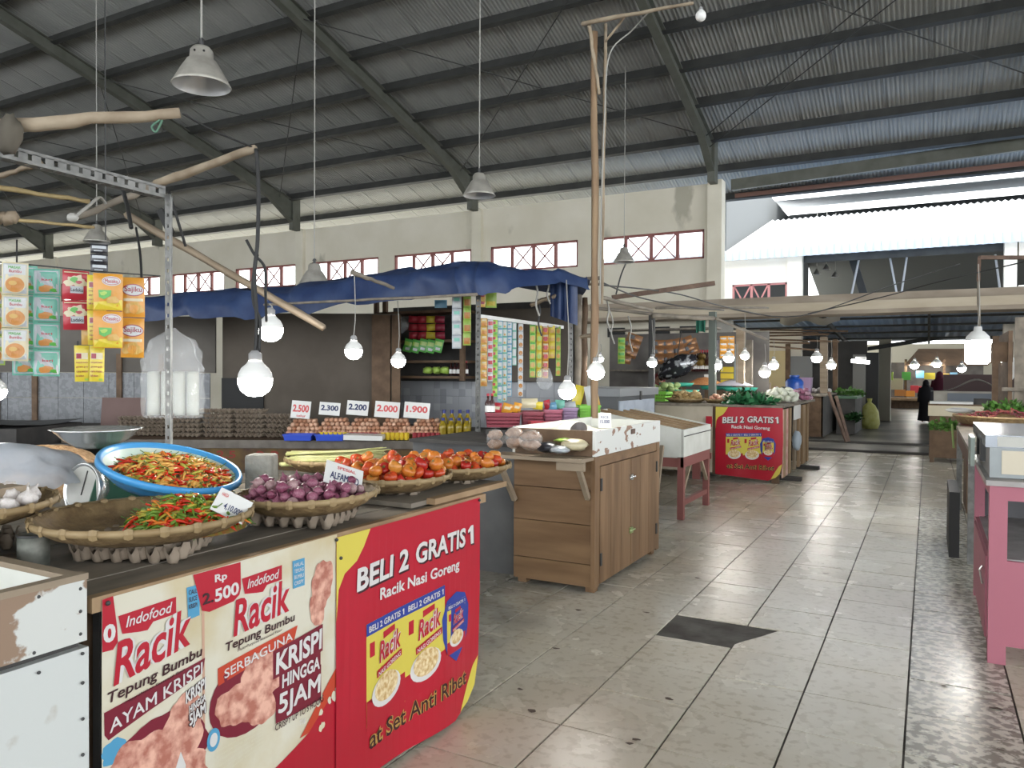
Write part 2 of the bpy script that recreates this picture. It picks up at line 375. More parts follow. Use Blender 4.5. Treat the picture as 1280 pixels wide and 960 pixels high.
# ---- the long wall with its crossed ventilation windows
WIN = [(-7.05, -4.52), (-10.14, -7.65), (-13.27, -10.73), (-16.37, -13.83), (-19.6, -16.99), (-22.7, -20.1), (-25.8, -23.25), (-28.95, -26.35)]
W0, W1, Y0, Y1 = 4.035, 4.705, 17.5, 17.68
wall = MB().bb(-36, -4.2, Y0, Y1, W1, 5.72).bb(-36, -4.2, Y0, Y1, -.1, W0)
edges = sorted([e for w in WIN for e in w] + [-36, -4.2])
for a, b in zip(edges[::2], edges[1::2]): wall.bb(a, b, Y0, Y1, W0, W1)
stain = mat('stained_cream_plaster', (.62, .58, .47), .85)
world_noise(stain, 1.1, .3, .7, (.60, .56, .45), (.68, .64, .54), detail=3)
nz, rp = world_noise(stain, .9, .30, .36, (.62, .62, .60), (1, 1, 1), base=False, detail=6, stretch=(1, 1, .6))
struct('wall_back', wall, stain)
colm = MB()
for x in XR[1:6]: colm = MB().bb(x - .14, x + .14, 17.38, 17.56, 0, 5.72); struct('column', colm, cream)
struct('column', MB().bb(-4.42, -4.10, 17.36, 17.7, 0, 5.76), cream)
struct('column', MB().bb(1.85, 2.15, 17.36, 17.7, 0, 6.2), cream)
for i, (a, b) in enumerate(WIN):
    fr = MB().bb(a, b, Y0 + .02, Y0 + .1, W0, W0 + .05).bb(a, b, Y0 + .02, Y0 + .1, W1 - .05, W1).bb(a, a + .05, Y0 + .02, Y0 + .1, W0, W1).bb(b - .05, b, Y0 + .02, Y0 + .1, W0, W1)
    wo = struct('window_%d' % (i + 1), fr, redwood)
    w = (b - a) / 4
    for k in (1, 2, 3): MB().bb(a + w * k - .035, a + w * k + .035, Y0 + .02, Y0 + .1, W0 + .05, W1 - .05).build('mullion', redwood, wo)
    for k in (1, 2):
        x0, x1 = a + w * k + .03, a + w * (k + 1) - .03
        MB().bar((x0, Y0 + .05, W0 + .04), (x1, Y0 + .05, W1 - .04), .03).build('cross_bar', redwood, wo)
        MB().bar((x1, Y0 + .075, W0 + .04), (x0, Y0 + .075, W1 - .04), .03).build('cross_bar', redwood, wo)
struct('wall_left', MB().bb(-36.2, -36, -14, 17.7, 0, 11), cream)
# ---- concrete ledge over the passage and the brown strip on it
led = MB().bb(-9.5, 14, 16.75, 17.5, 2.62, 2.86).bb(-9.5, 14, 16.95, 17.5, 2.86, 3.04)
struct('trim_5', led, mat('dusty_ledge', (.27, .22, .17), .85, (.40, .34, .27), 3, stretch=(.3, 1, 1)))
ledc = MB().bb(-9.5, 14, 16.74, 16.749, 2.70, 2.87); struct('trim_6', ledc, mat('pale_ledge_edge', (.45, .38, .28), .8, (.55, .48, .37), 3, stretch=(.3, 1, 1)))
# low partition between the stalls and the passage under the ledge, with small dark openings
lw = MB().bb(-4.2, -3.85, 17.3, 17.5, 0, 2.6)
struct('partition', lw, mat('grubby_white_plaster', (.30, .29, .26), .85, (.38, .37, .33), 2))
for i, (xa, xb) in enumerate([(-6.9, -6.45), (-5.7, -5.35), (-4.75, -4.4)]):
    pa = onY(17.45, (760, 815, 850)[i], 410); 
    o = MB().bb(pa.x, pa.x + .42, 17.42, 17.49, 2.28, 2.50); struct('window_%d' % (20 + i), o, mat('dark_opening', (.02, .02, .02), .7))

struct('ground_bounce', MB().bb(-60, -5, 17.75, 60, -.19, .0), mat('pale_bounce_ground', (.62, .60, .54), .8))  # pale ground added behind the wall to bounce daylight under the roof overhang
# ---- neighbouring hall across the alley
NY = 22.3
neigh_roof = mat('bright_weathered_roof', (.74, .76, .80), .55, (.66, .69, .74), .5)
nb = MB()
def nz_(y): return 4.9 + .30 * (y - NY)
per = .19
xs = [(-9 + k * per / 2, .035 if k % 2 else -.035) for k in range(int(29 / per * 2))]
vs = [(x, NY - .15, nz_(NY - .15) + a) for x, a in xs] + [(x, 29.5, nz_(29.5) + a) for x, a in xs]; L = len(xs)
nb.add(vs, [(i, i + 1, L + i + 1, L + i) for i in range(L - 1)])
struct('roof_neighbour', nb, neigh_roof)
fb = MB(); vs = [(x, NY - .2 + a, 4.9) for x, a in xs] + [(x, NY - .2 + a, 4.62) for x, a in xs]; fb.add(vs, [(i, i + 1, L + i + 1, L + i) for i in range(L - 1)])
MB().bar(onY(25.6, 1060, 440), onY(25.6, 1262, 408), .08, .12).build('slanting_beam', steel, label='dark slanting beam across the end of the passage roof', cat='beam')
struct('trim_7', fb, mat('pale_blue_fascia', (.50, .56, .64), .5))
struct('roof_far', MB().add([(-9, 31, 8.1), (24, 31, 8.1), (24, 38, 9.2), (-9, 38, 9.2)], [(0, 1, 2, 3)]), mat('grey_blue_roof', (.36, .40, .45), .6))
nw = MB().bb(-9, -5.2, NY, NY + .2, 0, 4.75).bb(-5.2, -3.07, NY, NY + .2, 3.95, 4.75).bb(-5.2, -4.95, NY, NY + .2, 3.0, 3.95).bb(-5.2, -3.07, NY, NY + .2, 0, 3.0).bb(-3.45, -3.07, NY - .06, NY + .24, 0, 4.75)
nw.bb(1.60, 1.86, NY - .06, NY + .25, 0, 4.9).bb(1.9, 8, NY, NY + .2, 0, 3.6).bb(1.9, 8, NY, NY + .2, 4.3, 4.75)
struct('wall_neighbour', nw, mat('bright_plaster', (.72, .66, .56), .8))
wf = MB().bb(-4.95, -3.45, NY + .02, NY + .1, 3.9, 3.96)
for x in (-4.93, -4.42, -3.95, -3.48): wf.bb(x - .03, x + .03, NY + .02, NY + .1, 3.0, 3.95)
for x0, x1 in ((-4.9, -4.45), (-4.39, -3.98)):
    wf.bar((x0, NY + .05, 3.05), (x1, NY + .05, 3.9), .04); wf.bar((x1, NY + .08, 3.05), (x0, NY + .08, 3.9), .04)
struct('window_30', wf, mat('faded_red_paint', (.50, .20, .18), .6))
# dark inside of the neighbouring hall: underside of its roof and purlins
ins = MB()
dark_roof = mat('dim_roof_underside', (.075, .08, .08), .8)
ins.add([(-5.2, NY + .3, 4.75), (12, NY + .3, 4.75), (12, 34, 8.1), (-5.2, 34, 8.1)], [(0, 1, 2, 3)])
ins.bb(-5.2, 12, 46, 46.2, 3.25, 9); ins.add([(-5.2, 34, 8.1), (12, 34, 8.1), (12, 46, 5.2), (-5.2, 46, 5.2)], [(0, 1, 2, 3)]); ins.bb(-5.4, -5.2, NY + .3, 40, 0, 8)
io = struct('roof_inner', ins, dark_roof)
for k in range(7):
    y = NY + 1.2 + k * 1.6; z = 4.75 + (y - NY - .3) * .286 - .12
    MB().bb(-5.1, 12, y - .05, y + .05, z - .1, z + .05).build('roof_purlin', steel, io)
MB().bar((-5.1, NY + .4, 4.6), (12, NY + .4, 4.6), .1, .2).build('roof_purlin', steel, io)
for q0, q1 in (((1063, 375), (1074, 322)), ((1126, 372), (1134, 318)), ((1122, 372), (1112, 320)), ((1250, 362), (1244, 318))):
    MB().tube([onY(23.5, *q0), onY(23.5, *q1)], .03, 6).build('strut', mat('pale_steel_tube', (.5, .5, .5), .4), io)
MB().bar(onY(24, 1082, 375), onY(24, 1064, 318), .1, .2).build('strut', steel, io)
# low dark lean-to roofs over the passage (blue-grey sheets seen from below)
lean = mat('blue_grey_sheet', (.24, .36, .56), .45, (.34, .44, .58), 1)
lr = MB(); per = .2
a0, a1 = onY(17.9, 960, 404), onY(17.9, 1262, 395)
xs = [(-6 + k * per / 2, .02 if k % 2 else -.02) for k in range(170)]; L = len(xs)
lr.add([(x, 17.8, 2.95 + a) for x, a in xs] + [(x, 25.5, 2.50 + a) for x, a in xs], [(i, i + 1, L + i + 1, L + i) for i in range(L - 1)])
lo = struct('roof_lean_to', lr, lean)
for k in range(5):
    y = 18.6 + k * 1.6; MB().bb(-6, 10, y - .025, y + .025, 2.82 - k * .093, 2.87 - k * .093).build('roof_purlin', steel, lo)
for x in (-4.5, -2.2, 0, 2.2): MB().bar((x, 17.8, 2.84), (x, 25.5, 2.38), .06, .12).build('roof_rafter', steel, lo)
# end of the passage
struct('wall_far', MB().bb(-12, 12, 46.5, 46.7, 0, 3.05), mat('warm_plaster', (.60, .55, .42), .8))

# ================================================================== LEFT FRONT COUNTER
FX = -1.66
ct = thing('market_counter', 'long worn plank counter with two printed banners on its front', 'counter', (-2.35, 1.9, 0))
def cbx(name, m, *a, **k): MB().bb(*[v + (2.35 if i < 2 else -1.9 if i < 4 else 0) for i, v in enumerate(a)]).build(name, m, ct, **k)
for i, (a, b) in enumerate([(-1.806, -1.67), (-2.026, -1.809), (-2.266, -2.029), (-2.526, -2.269), (-2.786, -2.529), (-3.06, -2.789)]):
    cbx('plank', wood_gray if i else wood_gray, a, b, 1.06, 2.97 if i > 1 else 2.80, .852, .874 + .002 * (i % 2))
cbx('edge_board', wood, -1.668, -1.64, 1.06, 2.80, .845, .880)
cbx('edge_board', wood, -1.70, -1.66, 2.45, 3.02, .882, .905, label='raised edge board at the far end')
cbx('plank', wood_gray, -2.05, -1.70, 2.35, 3.05, .880, .898)
cbx('front_panel', dark_fill, -1.70, -1.675, 1.1, 2.74, .05, .845)
cbx('side_panel', dark_fill, -3.0, -1.70, 2.72, 2.75, .02, .85)
for x in (-1.75, -3.0):
    for y in (1.12, 2.70): cbx('leg', wood_dk, x - .03, x + .03, y - .03, y + .03, 0, .852)

# ---- banners
b_red = mat('banner_red', (.55, .012, .035), .38, (.48, .012, .03), 2); b_yel = mat('banner_yellow', (.78, .66, .10), .4); b_cream = mat('banner_cream', (.66, .54, .30), .4, (.80, .76, .62), 5, detail=7, contrast=(.3, .6))
b_white = mat('banner_white', (.80, .78, .76), .4); b_blue = mat('banner_blue', (.03, .06, .36), .4); b_sky = mat('banner_light_blue', (.10, .38, .62), .4)
b_dark = mat('banner_dark_brown', (.05, .01, .015), .4); b_maroon = mat('banner_maroon', (.22, .015, .035), .4); b_food = mat('printed_fried_food', (.40, .14, .10), .5, (.74, .42, .32), 30, detail=8, contrast=(.38, .62))
b_rice = mat('printed_fried_rice', (.50, .30, .10), .5, (.80, .68, .42), 60, detail=6); b_gold = mat('banner_gold', (.62, .40, .10), .4); b_orange = mat('banner_orange_red', (.62, .07, .03), .4)
b_pale = mat('banner_pale_yellow', (.80, .74, .48), .4, (.78, .76, .64), 5); b_pink = mat('banner_faded_edge', (.68, .42, .30), .4)
BM = [b_red, b_yel, b_cream, b_white, b_blue, b_sky, b_dark, b_maroon, b_food, b_rice, b_gold, b_orange, b_pale, b_pink]
RED, YEL, CRE, WHI, BLU, SKY, DRK, MAR, FOOD, RICE, GOLD, ORG, PALE, PINK = range(14)
def prints(parent, name, fn, items, **kw):
    mb = MB()
    for it in items:
        k = it[0]
        if k == 'p': poly(mb, it[1], fn, it[3] * .0008 + .0006, it[2])
        else:
            _, s, p0, p1, p2, mi, bold, sh, lv = it; write(mb, s, p0, p1, p2, fn, bold, sh, mi, lv * .0008 + .0006)
    return mb.build(name, BM, parent, **kw)
def T_(s, p0, p1, p2, mi, bold=.02, sh=0, lv=3): return ('t', s, p0, p1, p2, mi, bold, sh, lv)
def outl(s, p0, p1, p2, mi, mo, bold=.02, sh=0, lv=3, ob=.05):
    return [T_(s, p0, p1, p2, mo, bold + ob, sh, lv), T_(s, p0, p1, p2, mi, bold, sh, lv + 1)]
def shadow(s, p0, p1, p2, mi, mo, off, bold=.02, sh=0, lv=3):
    d = lambda p: (p[0] + off[0], p[1] + off[1])
    return [T_(s, d(p0), d(p1), d(p2), mo, bold + .02, sh, lv), T_(s, p0, p1, p2, mi, bold, sh, lv + 1)]
def P_(pts, mi, lv=1): return ('p', pts, mi, lv)
def ell(cx, cy, rx, ry, n=24): return [(cx + rx * math.cos(2 * math.pi * i / n), cy + ry * math.sin(2 * math.pi * i / n)) for i in range(n)]
def pack_print(x0, x1, yb, yt, skew=0):
    """the printed sachet that both banners repeat: blue ribbon, cream top, red title, plate of rice"""
    w, h = x1 - x0, yt - yb; q = lambda a, b: (x0 + a * w, yb + b * h + skew * a)
    R = lambda pts: [q(*p) for p in pts]
    o = [P_(R([(0, 0), (1, 0), (1, 1), (0, 1)]), YEL, 1), P_(R([(0, 0), (1, 0), (1, .3), (.5, .12), (0, .25)]), RED, 2), P_(R([(0, .88), (1, .88), (1, 1), (0, 1)]), BLU, 2),
         P_(R([(.08, .66), (.2, .66), (.2, .8), (.08, .8)]), RED, 2), P_(R([(.42, .77), (.72, .8), (.72, .86), (.42, .84)]), RED, 2), P_([q(.5 + .38 * math.cos(t / 10 * math.pi), .26 + .16 * math.sin(t / 10 * math.pi)) for t in range(20)], WHI, 3),
         P_([q(.5 + .31 * math.cos(t / 8 * math.pi), .29 + .14 * math.sin(t / 8 * math.pi)) for t in range(16)], RICE, 4), P_(R([(.25, .42), (.9, .50), (.9, .57), (.25, .49)]), RED, 4)]
    o += outl('Racik', q(.30, .55), q(.86, .60), q(.30, .76), RED, WHI, .02, .15, 5, .04)
    o += [T_('BELI 2 GRATIS 1', q(.05, .91), q(.96, .91), q(.05, .97), WHI, .02, 0, 5), T_('NASI GORENG', q(.28, .43), q(.86, .505), q(.28, .475), WHI, .01, 0, 6)]
    return o
def red_banner(parent, fn, bottom=True):
    base = MB()
    pts = [(1.862, .05), (2.56, .01), (2.66, .05), (2.715, .10), (2.745, .20), (2.752, .50), (2.745, .872), (2.3, .868), (1.862, .868)]
    poly(base, pts, fn, 0, 0)
    o = base.build('banner_cloth', [b_red], parent, label='red banner cloth with a yellow corner')
    its = [P_([(1.862, .868), (2.03, .868), (1.995, .815), (1.96, .775), (1.90, .745), (1.872, .70), (1.862, .60)], YEL), P_([(2.742, .215), (2.715, .10), (2.66, .05), (2.60, .03), (2.655, .12), (2.70, .185)], YEL)]
    its += shadow('BELI 2', (1.955, .672), (2.245, .686), (1.95, .748), WHI, DRK, (.008, -.008), .03, .12) + shadow('GRATIS 1', (2.29, .690), (2.70, .692), (2.285, .766), WHI, DRK, (.008, -.008), .03, .12)
    its += [T_('Racik Nasi Goreng', (2.08, .602), (2.585, .598), (2.078, .655), WHI, .025, .05)]
    its += pack_print(2.005, 2.232, .206, .552, .008) + pack_print(2.232, 2.475, .206, .560, .012)
    its += [P_([(2.562, .525), (2.63, .505), (2.66, .45), (2.655, .36), (2.63, .30), (2.562, .248), (2.49, .30), (2.462, .36), (2.455, .44), (2.49, .505)], BLU)]
    its += [(a[0],) + a[1:] for a in pack_print(2.49, 2.635, .290, .488)]
    its = [(i[:3] + (i[3] + 1,)) if i[0] == 'p' and n > 24 else i for n, i in enumerate(its)]
    its += outl('at Set Anti Ribet', (2.02, .128), (2.645, .130), (2.018, .192), DRK, GOLD, .01, .05, 3, .04)
    prints(parent, 'print', fn, its)
def fnA(y, z, l): return (FX + .022 + l + .004 * math.sin(y * 16) * min(1, (.9 - z) * 2) + 2.35, y - 1.9, z)
bn = thing('banner', 'red banner reading BELI 2 GRATIS 1 on the front counter', 'banner', (-2.35 + 0, 1.9, 0), group='printed banners'); red_banner(bn, lambda y, z, l: (FX + .024 + l + .005 * math.sin(y * 13 + 1) * min(1.2, (.9 - z) * 2) + 2.35, y - 1.9, z))
ba = thing('banner', 'cream and red banner with fried chicken pictures on the front counter', 'banner', (-2.35, 1.9, 0), group='printed banners')
base = MB(); poly(base, [(1.082, .0), (1.895, .0), (1.885, .3), (1.868, .878), (1.6, .876), (1.082, .872)], fnA, 0, 0)
base.build('banner_cloth', [b_cream], ba)
its = [P_([(1.082, 0), (1.893, 0), (1.885, .40), (1.83, .42), (1.74, .30), (1.55, .235), (1.40, .20), (1.37, 0)], RED), P_([(1.70, .30), (1.885, .47), (1.885, .40), (1.74, .30)], ORG, 2),
       P_([(1.082, .872), (1.108, .874), (1.118, .80), (1.120, .765), (1.108, .75), (1.082, .752)], RED, 2), T_('0', (1.084, .770), (1.114, .770), (1.084, .812), WHI, .04),
       P_([(1.352, .872), (1.358, 0), (1.366, 0), (1.360, .874)], PINK, 1),
       P_([(1.325, .873), (1.478, .873), (1.480, .80), (1.475, .785), (1.455, .772), (1.375, .765), (1.352, .775), (1.345, .80)], RED, 3),
       T_('Rp', (1.392, .832), (1.432, .832), (1.391, .858), WHI, .03, 0, 5), T_('500', (1.392, .785), (1.472, .788), (1.391, .820), WHI, .03, 0, 5), T_('2.', (1.353, .788), (1.388, .788), (1.352, .818), DRK, .03, 0, 5),
       P_([(1.306, .845), (1.345, .845), (1.345, .765), (1.31, .762)], SKY, 2), P_([(1.672, .834), (1.722, .834), (1.722, .752), (1.674, .752)], SKY, 2)]
for k in range(4): its.append(T_(['HALAL', 'TEPUNG', 'BUMBU', 'CRISPY'][k], (1.678, .815 - k * .018), (1.716, .815 - k * .018), (1.678, .826 - k * .018), WHI, .01, 0, 4))
for k in range(3): its.append(T_(['CALL', 'SLICE', 'KRISPI'][k], (1.311, .825 - k * .018), (1.336, .825 - k * .018), (1.311, .837 - k * .018), DRK, .01, 0, 4))
for dx, a, b in ((0, 1.121, 1.275), (0, 1.484, 1.630)):
    z0 = .784 if a < 1.3 else .786
    its += [P_([(a, z0 + .040), (b, z0 + .046), (b, z0 + .004), (a + .09, z0 + .002), (a + .075, z0 - .014), (a + .055, z0 - .012), (a + .01, z0 - .004)], RED, 2), T_('Indofood', (a + .018, z0 + .008), (b - .012, z0 + .012), (a + .018, z0 + .034), WHI, .01, .25, 4)]
its += outl('Racik', (1.108, .664), (1.318, .700), (1.106, .762), RED, WHI, .02, .18, 4, .05) + outl('Racik', (1.454, .674), (1.660, .692), (1.450, .772), RED, WHI, .02, .18, 4, .05)
its += [T_('Tepung Bumbu', (1.095, .622), (1.352, .652), (1.095, .654), DRK, .02, .12), T_('Tepung Bumbu', (1.430, .636), (1.680, .651), (1.429, .666), DRK, .02, .12),
        T_('crispy chicken Seasoned Flour', (1.135, .612), (1.30, .636), (1.135, .622), DRK, 0, .1), T_('Multi-Purpose Seasoned Flour', (1.47, .628), (1.63, .640), (1.47, .638), DRK, 0, .1),
        P_([(1.087, .612), (1.362, .650), (1.354, .614), (1.20, .575), (1.098, .545), (1.088, .560)], MAR, 2), T_('AYAM KRISPI', (1.10, .560), (1.352, .613), (1.10, .590), WHI, .015, 0, 4),
        P_([(1.404, .607), (1.692, .640), (1.676, .598), (1.404, .560)], ORG, 2), T_('SERBAGUNA', (1.425, .572), (1.670, .604), (1.424, .597), WHI, .01, 0, 4)]
its += [P_(blob(1.235, .455, .13, .10, 26, .10, 3), MAR, 1), P_(blob(1.20, .44, .10, .09, 24, .14, 4), FOOD, 2), P_(blob(1.30, .50, .06, .075, 20, .15, 5), FOOD, 2), P_(blob(1.26, .36, .12, .07, 20, .15, 6), FOOD, 2),
        P_([(1.265, .33), (1.29, .33), (1.30, .40), (1.285, .44), (1.268, .40)], WHI, 3), P_(blob(1.12, .51, .04, .03, 14, .2, 9), SKY, 1)]
its += outl('KRISPI', (1.300, .553), (1.362, .570), (1.300, .585), WHI, DRK, .03, 0, 4, .08) + outl('HINGGA', (1.310, .525), (1.362, .540), (1.310, .545), WHI, DRK, .03, 0, 4, .08) + outl('5JAM', (1.312, .485), (1.362, .500), (1.310, .522), WHI, DRK, .03, 0, 4, .08)
its += [P_(ell(1.50, .50, .125, .105), MAR, 2), P_(blob(1.56, .535, .075, .075, 24, .13, 7), FOOD, 3), P_(blob(1.475, .49, .075, .06, 22, .14, 8), FOOD, 3), P_(blob(1.545, .455, .06, .055, 22, .14, 12), FOOD, 3)]
its += [P_(blob(1.80, .735, .048, .075, 24, .14, 15), FOOD, 2), P_(blob(1.775, .66, .028, .055, 18, .12, 16, .3), FOOD, 2)]
for s, z0, z1, zt, xa, xb in (('KRISPI', .522, .540, .585, 1.602, 1.795), ('HINGGA', .476, .480, .516, 1.625, 1.785), ('5JAM', .392, .392, .462, 1.612, 1.788)):
    its += [P_([(xa - .008, z0 - .01), (xb + .006, z1 - .01), (xb + .006, zt + .028), (xa - .008, zt + .008)], MAR, 4)]
    its += [T_(s, (xa, z0), (xb, z1), (xa, zt), WHI, .03, .05, 7)]
its += [T_('CRISPY UP TO 5 HOURS', (1.60, .362), (1.805, .372), (1.60, .382), DRK, .01, 0, 6), T_('75g', (1.695, .335), (1.722, .338), (1.695, .355), WHI, .01, 0, 6), P_(ell(1.389, .425, .022, .030), SKY, 3), P_(ell(1.389, .425, .013, .018), WHI, 4)]
for k in range(9):
    R = random.Random(k); its.append(P_(blob(1.80 + R.uniform(-.03, .075), .33 + R.uniform(-.05, .06), .009, .012, 7, .3, k), b_pale and PALE, 3))
for k in range(6): its.append(T_('komposisi tepung terigu garam bumbu gula'[k * 3:k * 3 + 24], (1.40, .385 - k * .014), (1.56, .385 - k * .010), (1.40, .392 - k * .014), PALE, 0, 0, 3))
prints(ba, 'print', fnA, its)
for y, z in ((1.093, .862), (1.86, .862), (1.88, .80), (2.735, .862)):
    MB().ball((FX + .028 + 2.35, y - 1.9, z), .006, 8, 4).build('tack', dark_metal, ba if y < 1.87 else bn)

# ---- white chipped box at the near end (open tray on a white panelled body)
wb = thing('display_box', 'chipped white painted open tray on a white panelled stand', 'display stand', (-2.1, .6, 0))
def wbx(name, m, *a, **k): MB().bb(*[v + (2.1 if i < 2 else -.6 if i < 4 else 0) for i, v in enumerate(a)]).build(name, m, wb, **k)
chip = mat('chipped_white_over_wood', (.33, .22, .15), .6)
world_noise(chip, 3.4, .455, .47, (.28, .19, .13), (.60, .61, .58), detail=7, stretch=(1, 1.3, 1.6))
wpan = mat('white_panel_scuffed', (.7, .7, .68), .5); world_noise(wpan, 5, .3, .36, (.40, .36, .30), (.58, .60, .58), detail=7)
wbx('tray_board', chip, -1.655, -1.635, .1, 1.045, .792, .928); wbx('tray_board', white_paint, -2.9, -1.655, 1.020, 1.045, .80, .925); wbx('tray_board', white_paint, -2.9, -2.88, .1, 1.02, .80, .92)
wbx('rim_strip', wood_h, -1.66, -1.632, .1, 1.047, .928, .942); wbx('rim_strip', wood_h, -2.9, -1.66, 1.018, 1.048, .925, .938)
wbx('tray_floor', mat('cream_worn_tray', (.62, .60, .48), .6, (.70, .69, .6), 8), -2.88, -1.655, .1, 1.02, .80, .812)
wbx('front_panel', wpan, -1.70, -1.64, .1, 1.052, .0, .775); wbx('side_panel', wpan, -2.88, -1.70, 1.02, 1.045, .0, .775); wbx('dark_gap_fill', dark_fill, -2.88, -1.66, .1, 1.04, .775, .80)  # the gap under the tray is filled by a dark strip in place of shade
for y, z in ((1.03, .91), (1.03, .86), (1.03, .81), (.93, .80), (.94, .915), (1.035, .765), (1.035, .70), (1.035, .62), (1.035, .54), (.94, .755), (1.035, .46), (.84, .77)): MB().ball((-1.635 + 2.1, y - .6, z), .004, 6, 4).build('nail', dark_metal, wb)

# ---- egg cartons
def carton_mesh(nx=6, ny=5, p=.05, h=.05, sub=8):
    mb = MB(); NX, NY_ = nx * sub, ny * sub
    def fn(u, v):
        x, y = u * nx, v * ny; z = h * min(1, max(0, .5 + .55 * (math.cos(2 * math.pi * x) + math.cos(2 * math.pi * y)))) * (1 + .12 * mnoise.noise(Vector((x, y, 3))))
        return ((x - nx / 2) * p, (y - ny / 2) * p, z)
    mb.grid(fn, NX, NY_)
    return mb
carton_me = carton_mesh().data('egg_carton', carton, True)
carton_lo = carton_mesh(sub=2).data('egg_carton', carton, False)
def carton_at(x, y, z, rz, label, group=None, me=None, flip=False, tilt=(0, 0)):
    return obj('egg_carton', me or carton_me, loc=(x, y, z + (.05 if flip else 0)), rot=(math.pi * flip + tilt[0], tilt[1], rz), label=label, cat='egg tray', group=group)
g1 = 'grey egg cartons propping up the baskets'
carton_at(-1.93, 1.40, .878, .5, 'upper crumpled egg carton under the chilli basket', g1, tilt=(0, .02))
carton_at(-1.92, 1.41, .886, .56, 'topmost egg carton directly beneath the chilli basket', g1)
carton_at(-1.87, 1.97, .878, .3, 'egg carton under the basket of shallots', g1)
carton_at(-1.86, 1.95, .886, .36, 'second egg carton stacked under the shallot basket', g1)
carton_at(-2.42, 1.12, .878, .2, 'egg carton under the garlic basket', g1); carton_at(-2.42, 1.12, .89, .28, 'upper egg carton under the garlic basket', g1)
carton_at(-1.98, 2.58, .875, .35, 'egg carton under the nearer tomato basket', g1)
carton_at(-1.95, 2.98, .875, .2, 'egg carton under the farther tomato basket', g1)

# ---- woven winnowing baskets
weave = mat('woven_bamboo', (.22, .145, .075), .7, (.36, .26, .14), 30, bump=.5, bscale=60)
rimb = mat('bamboo_rim', (.36, .26, .14), .6, (.48, .37, .22), 14)
def basket(name, label, c, r, z, depth=.06, tilt=(0, 0), cat='basket', group='woven winnowing baskets', zb=None):
    t = thing(name, label, cat, (c[0], c[1], z - depth), group=group); t.rotation_euler = (tilt[0], tilt[1], 0)
    pr = [(0, .0), (r * .45, .002), (r * .72, .012), (r * .9, depth * .6), (r * .985, depth)]
    MB().lathe([(.001, -.004), (r * .45, -.003), (r * .68, .004), (r * .84, depth * .34), (r * .94, depth * .66), (r * 1.0, depth), (r * .975, depth), (r * .92, depth * .72), (r * .82, depth * .42), (r * .66, .011), (r * .45, .004), (.001, .002)], n=48).build('bowl', weave, t, True)
    MB().lathe([(r * .975, depth - .012), (r * 1.0, depth - .014), (r * 1.012, depth - .004), (r * 1.0, depth + .006), (r * .975, depth + .004)], n=48).build('rim', rimb, t, True)
    bd = MB(); bd.tube([(r * .972, 0, depth - .012), (r * .972, 0, depth + .0055), (r * 1.002, 0, depth + .0075), (r * 1.016, 0, depth - .004), (r * 1.002, 0, depth - .016), (r * .972, 0, depth - .014)], .0035, 4)
    bme = MB(); bme.v = [(x, y * 3, z) for x, y, z in bd.v]; bme.f = bd.f; bme.m = bd.m; me = bme.data('rim_binding', mat('cane_binding', (.40, .30, .17), .6))
    for k in range(22): obj('rim_binding', me, t, rot=(0, 0, 2 * math.pi * (k + .3) / 22))
    return t
basket('winnowing_basket', 'wide flat woven basket holding the loose heap of chillies', (-1.96, 1.43), .289, .985)
basket('winnowing_basket', 'woven basket heaped with purple shallots', (-1.84, 1.955), .235, .985, tilt=(.02, -.02))
basket('winnowing_basket', 'woven basket of tomatoes nearer the shallots', (-1.955, 2.56), .25, .970)
basket('winnowing_basket', 'woven basket of tomatoes at the far end of the counter', (-1.93, 3.0), .265, .970)
basket('winnowing_basket', 'woven basket of garlic bulbs at the near end of the counter', (-2.43, 1.10), .31, 1.02, depth=.06)
basket('winnowing_basket', 'woven basket of green lemongrass stalks behind the tomatoes', (-2.52, 2.88), .25, .975)

def heap(n, rad, R, fz, seed=1, pack=.9, peak=1.0, cx=0, cy=0):
    """drop n balls one by one on a dish of radius R: each comes to rest on what lies below"""
    rn = random.Random(seed); out = []
    for i in range(n):
        r = rad * rn.uniform(.85, 1.15); best = None
        for _ in range(14):
            a = rn.uniform(0, 2 * math.pi); d = R * math.sqrt(rn.random()) * peak ** (i / n * 3)
            x, y = d * math.cos(a), d * math.sin(a); z = fz(math.hypot(x, y)) + r
            for (px, py, pz, pr) in out:
                q = (px - x) ** 2 + (py - y) ** 2; s = (r + pr) * pack
                if q < s * s: z = max(z, pz + math.sqrt(s * s - q))
            if best is None or z < best[2]: best = (x, y, z, r)
        out.append(best)
    return [(x + cx, y + cy, z, r) for x, y, z, r in out]
def dish(r): return lambda d: .0 if d < r * .68 else (d - r * .68) * .5

# ---- tomatoes
tom_m = [mat('tomato_red', (.62, .055, .02), .25, (.70, .14, .03), 12), mat('tomato_orange', (.72, .20, .03), .25, (.74, .32, .05), 12), mat('tomato_deep_red', (.50, .03, .02), .25), mat('tomato_yellow_orange', (.75, .34, .06), .28)]
stem_m = mat('green_stem', (.10, .18, .04), .6)
toms = []
for k, m in enumerate(tom_m):
    a = MB(); a.lathe([(.001, .26), (.1, .285), (.28, .33), (.42, .26), (.5, .05), (.47, -.17), (.33, -.35), (.15, -.42), (.001, -.43)], n=14); toms.append(a.data('tomato', m, True))
sb = MB()
for k in range(5): a = k * 1.2566; sb.add([(0, 0, .30), (.06 * math.cos(a - .5), .06 * math.sin(a - .5), .31), (.2 * math.cos(a), .2 * math.sin(a), .345), (.06 * math.cos(a + .5), .06 * math.sin(a + .5), .31)], [(0, 1, 2, 3)])
sb.tube([(0, 0, .29), (0, .02, .38)], .02, 5); star = sb.data('stem', stem_m)
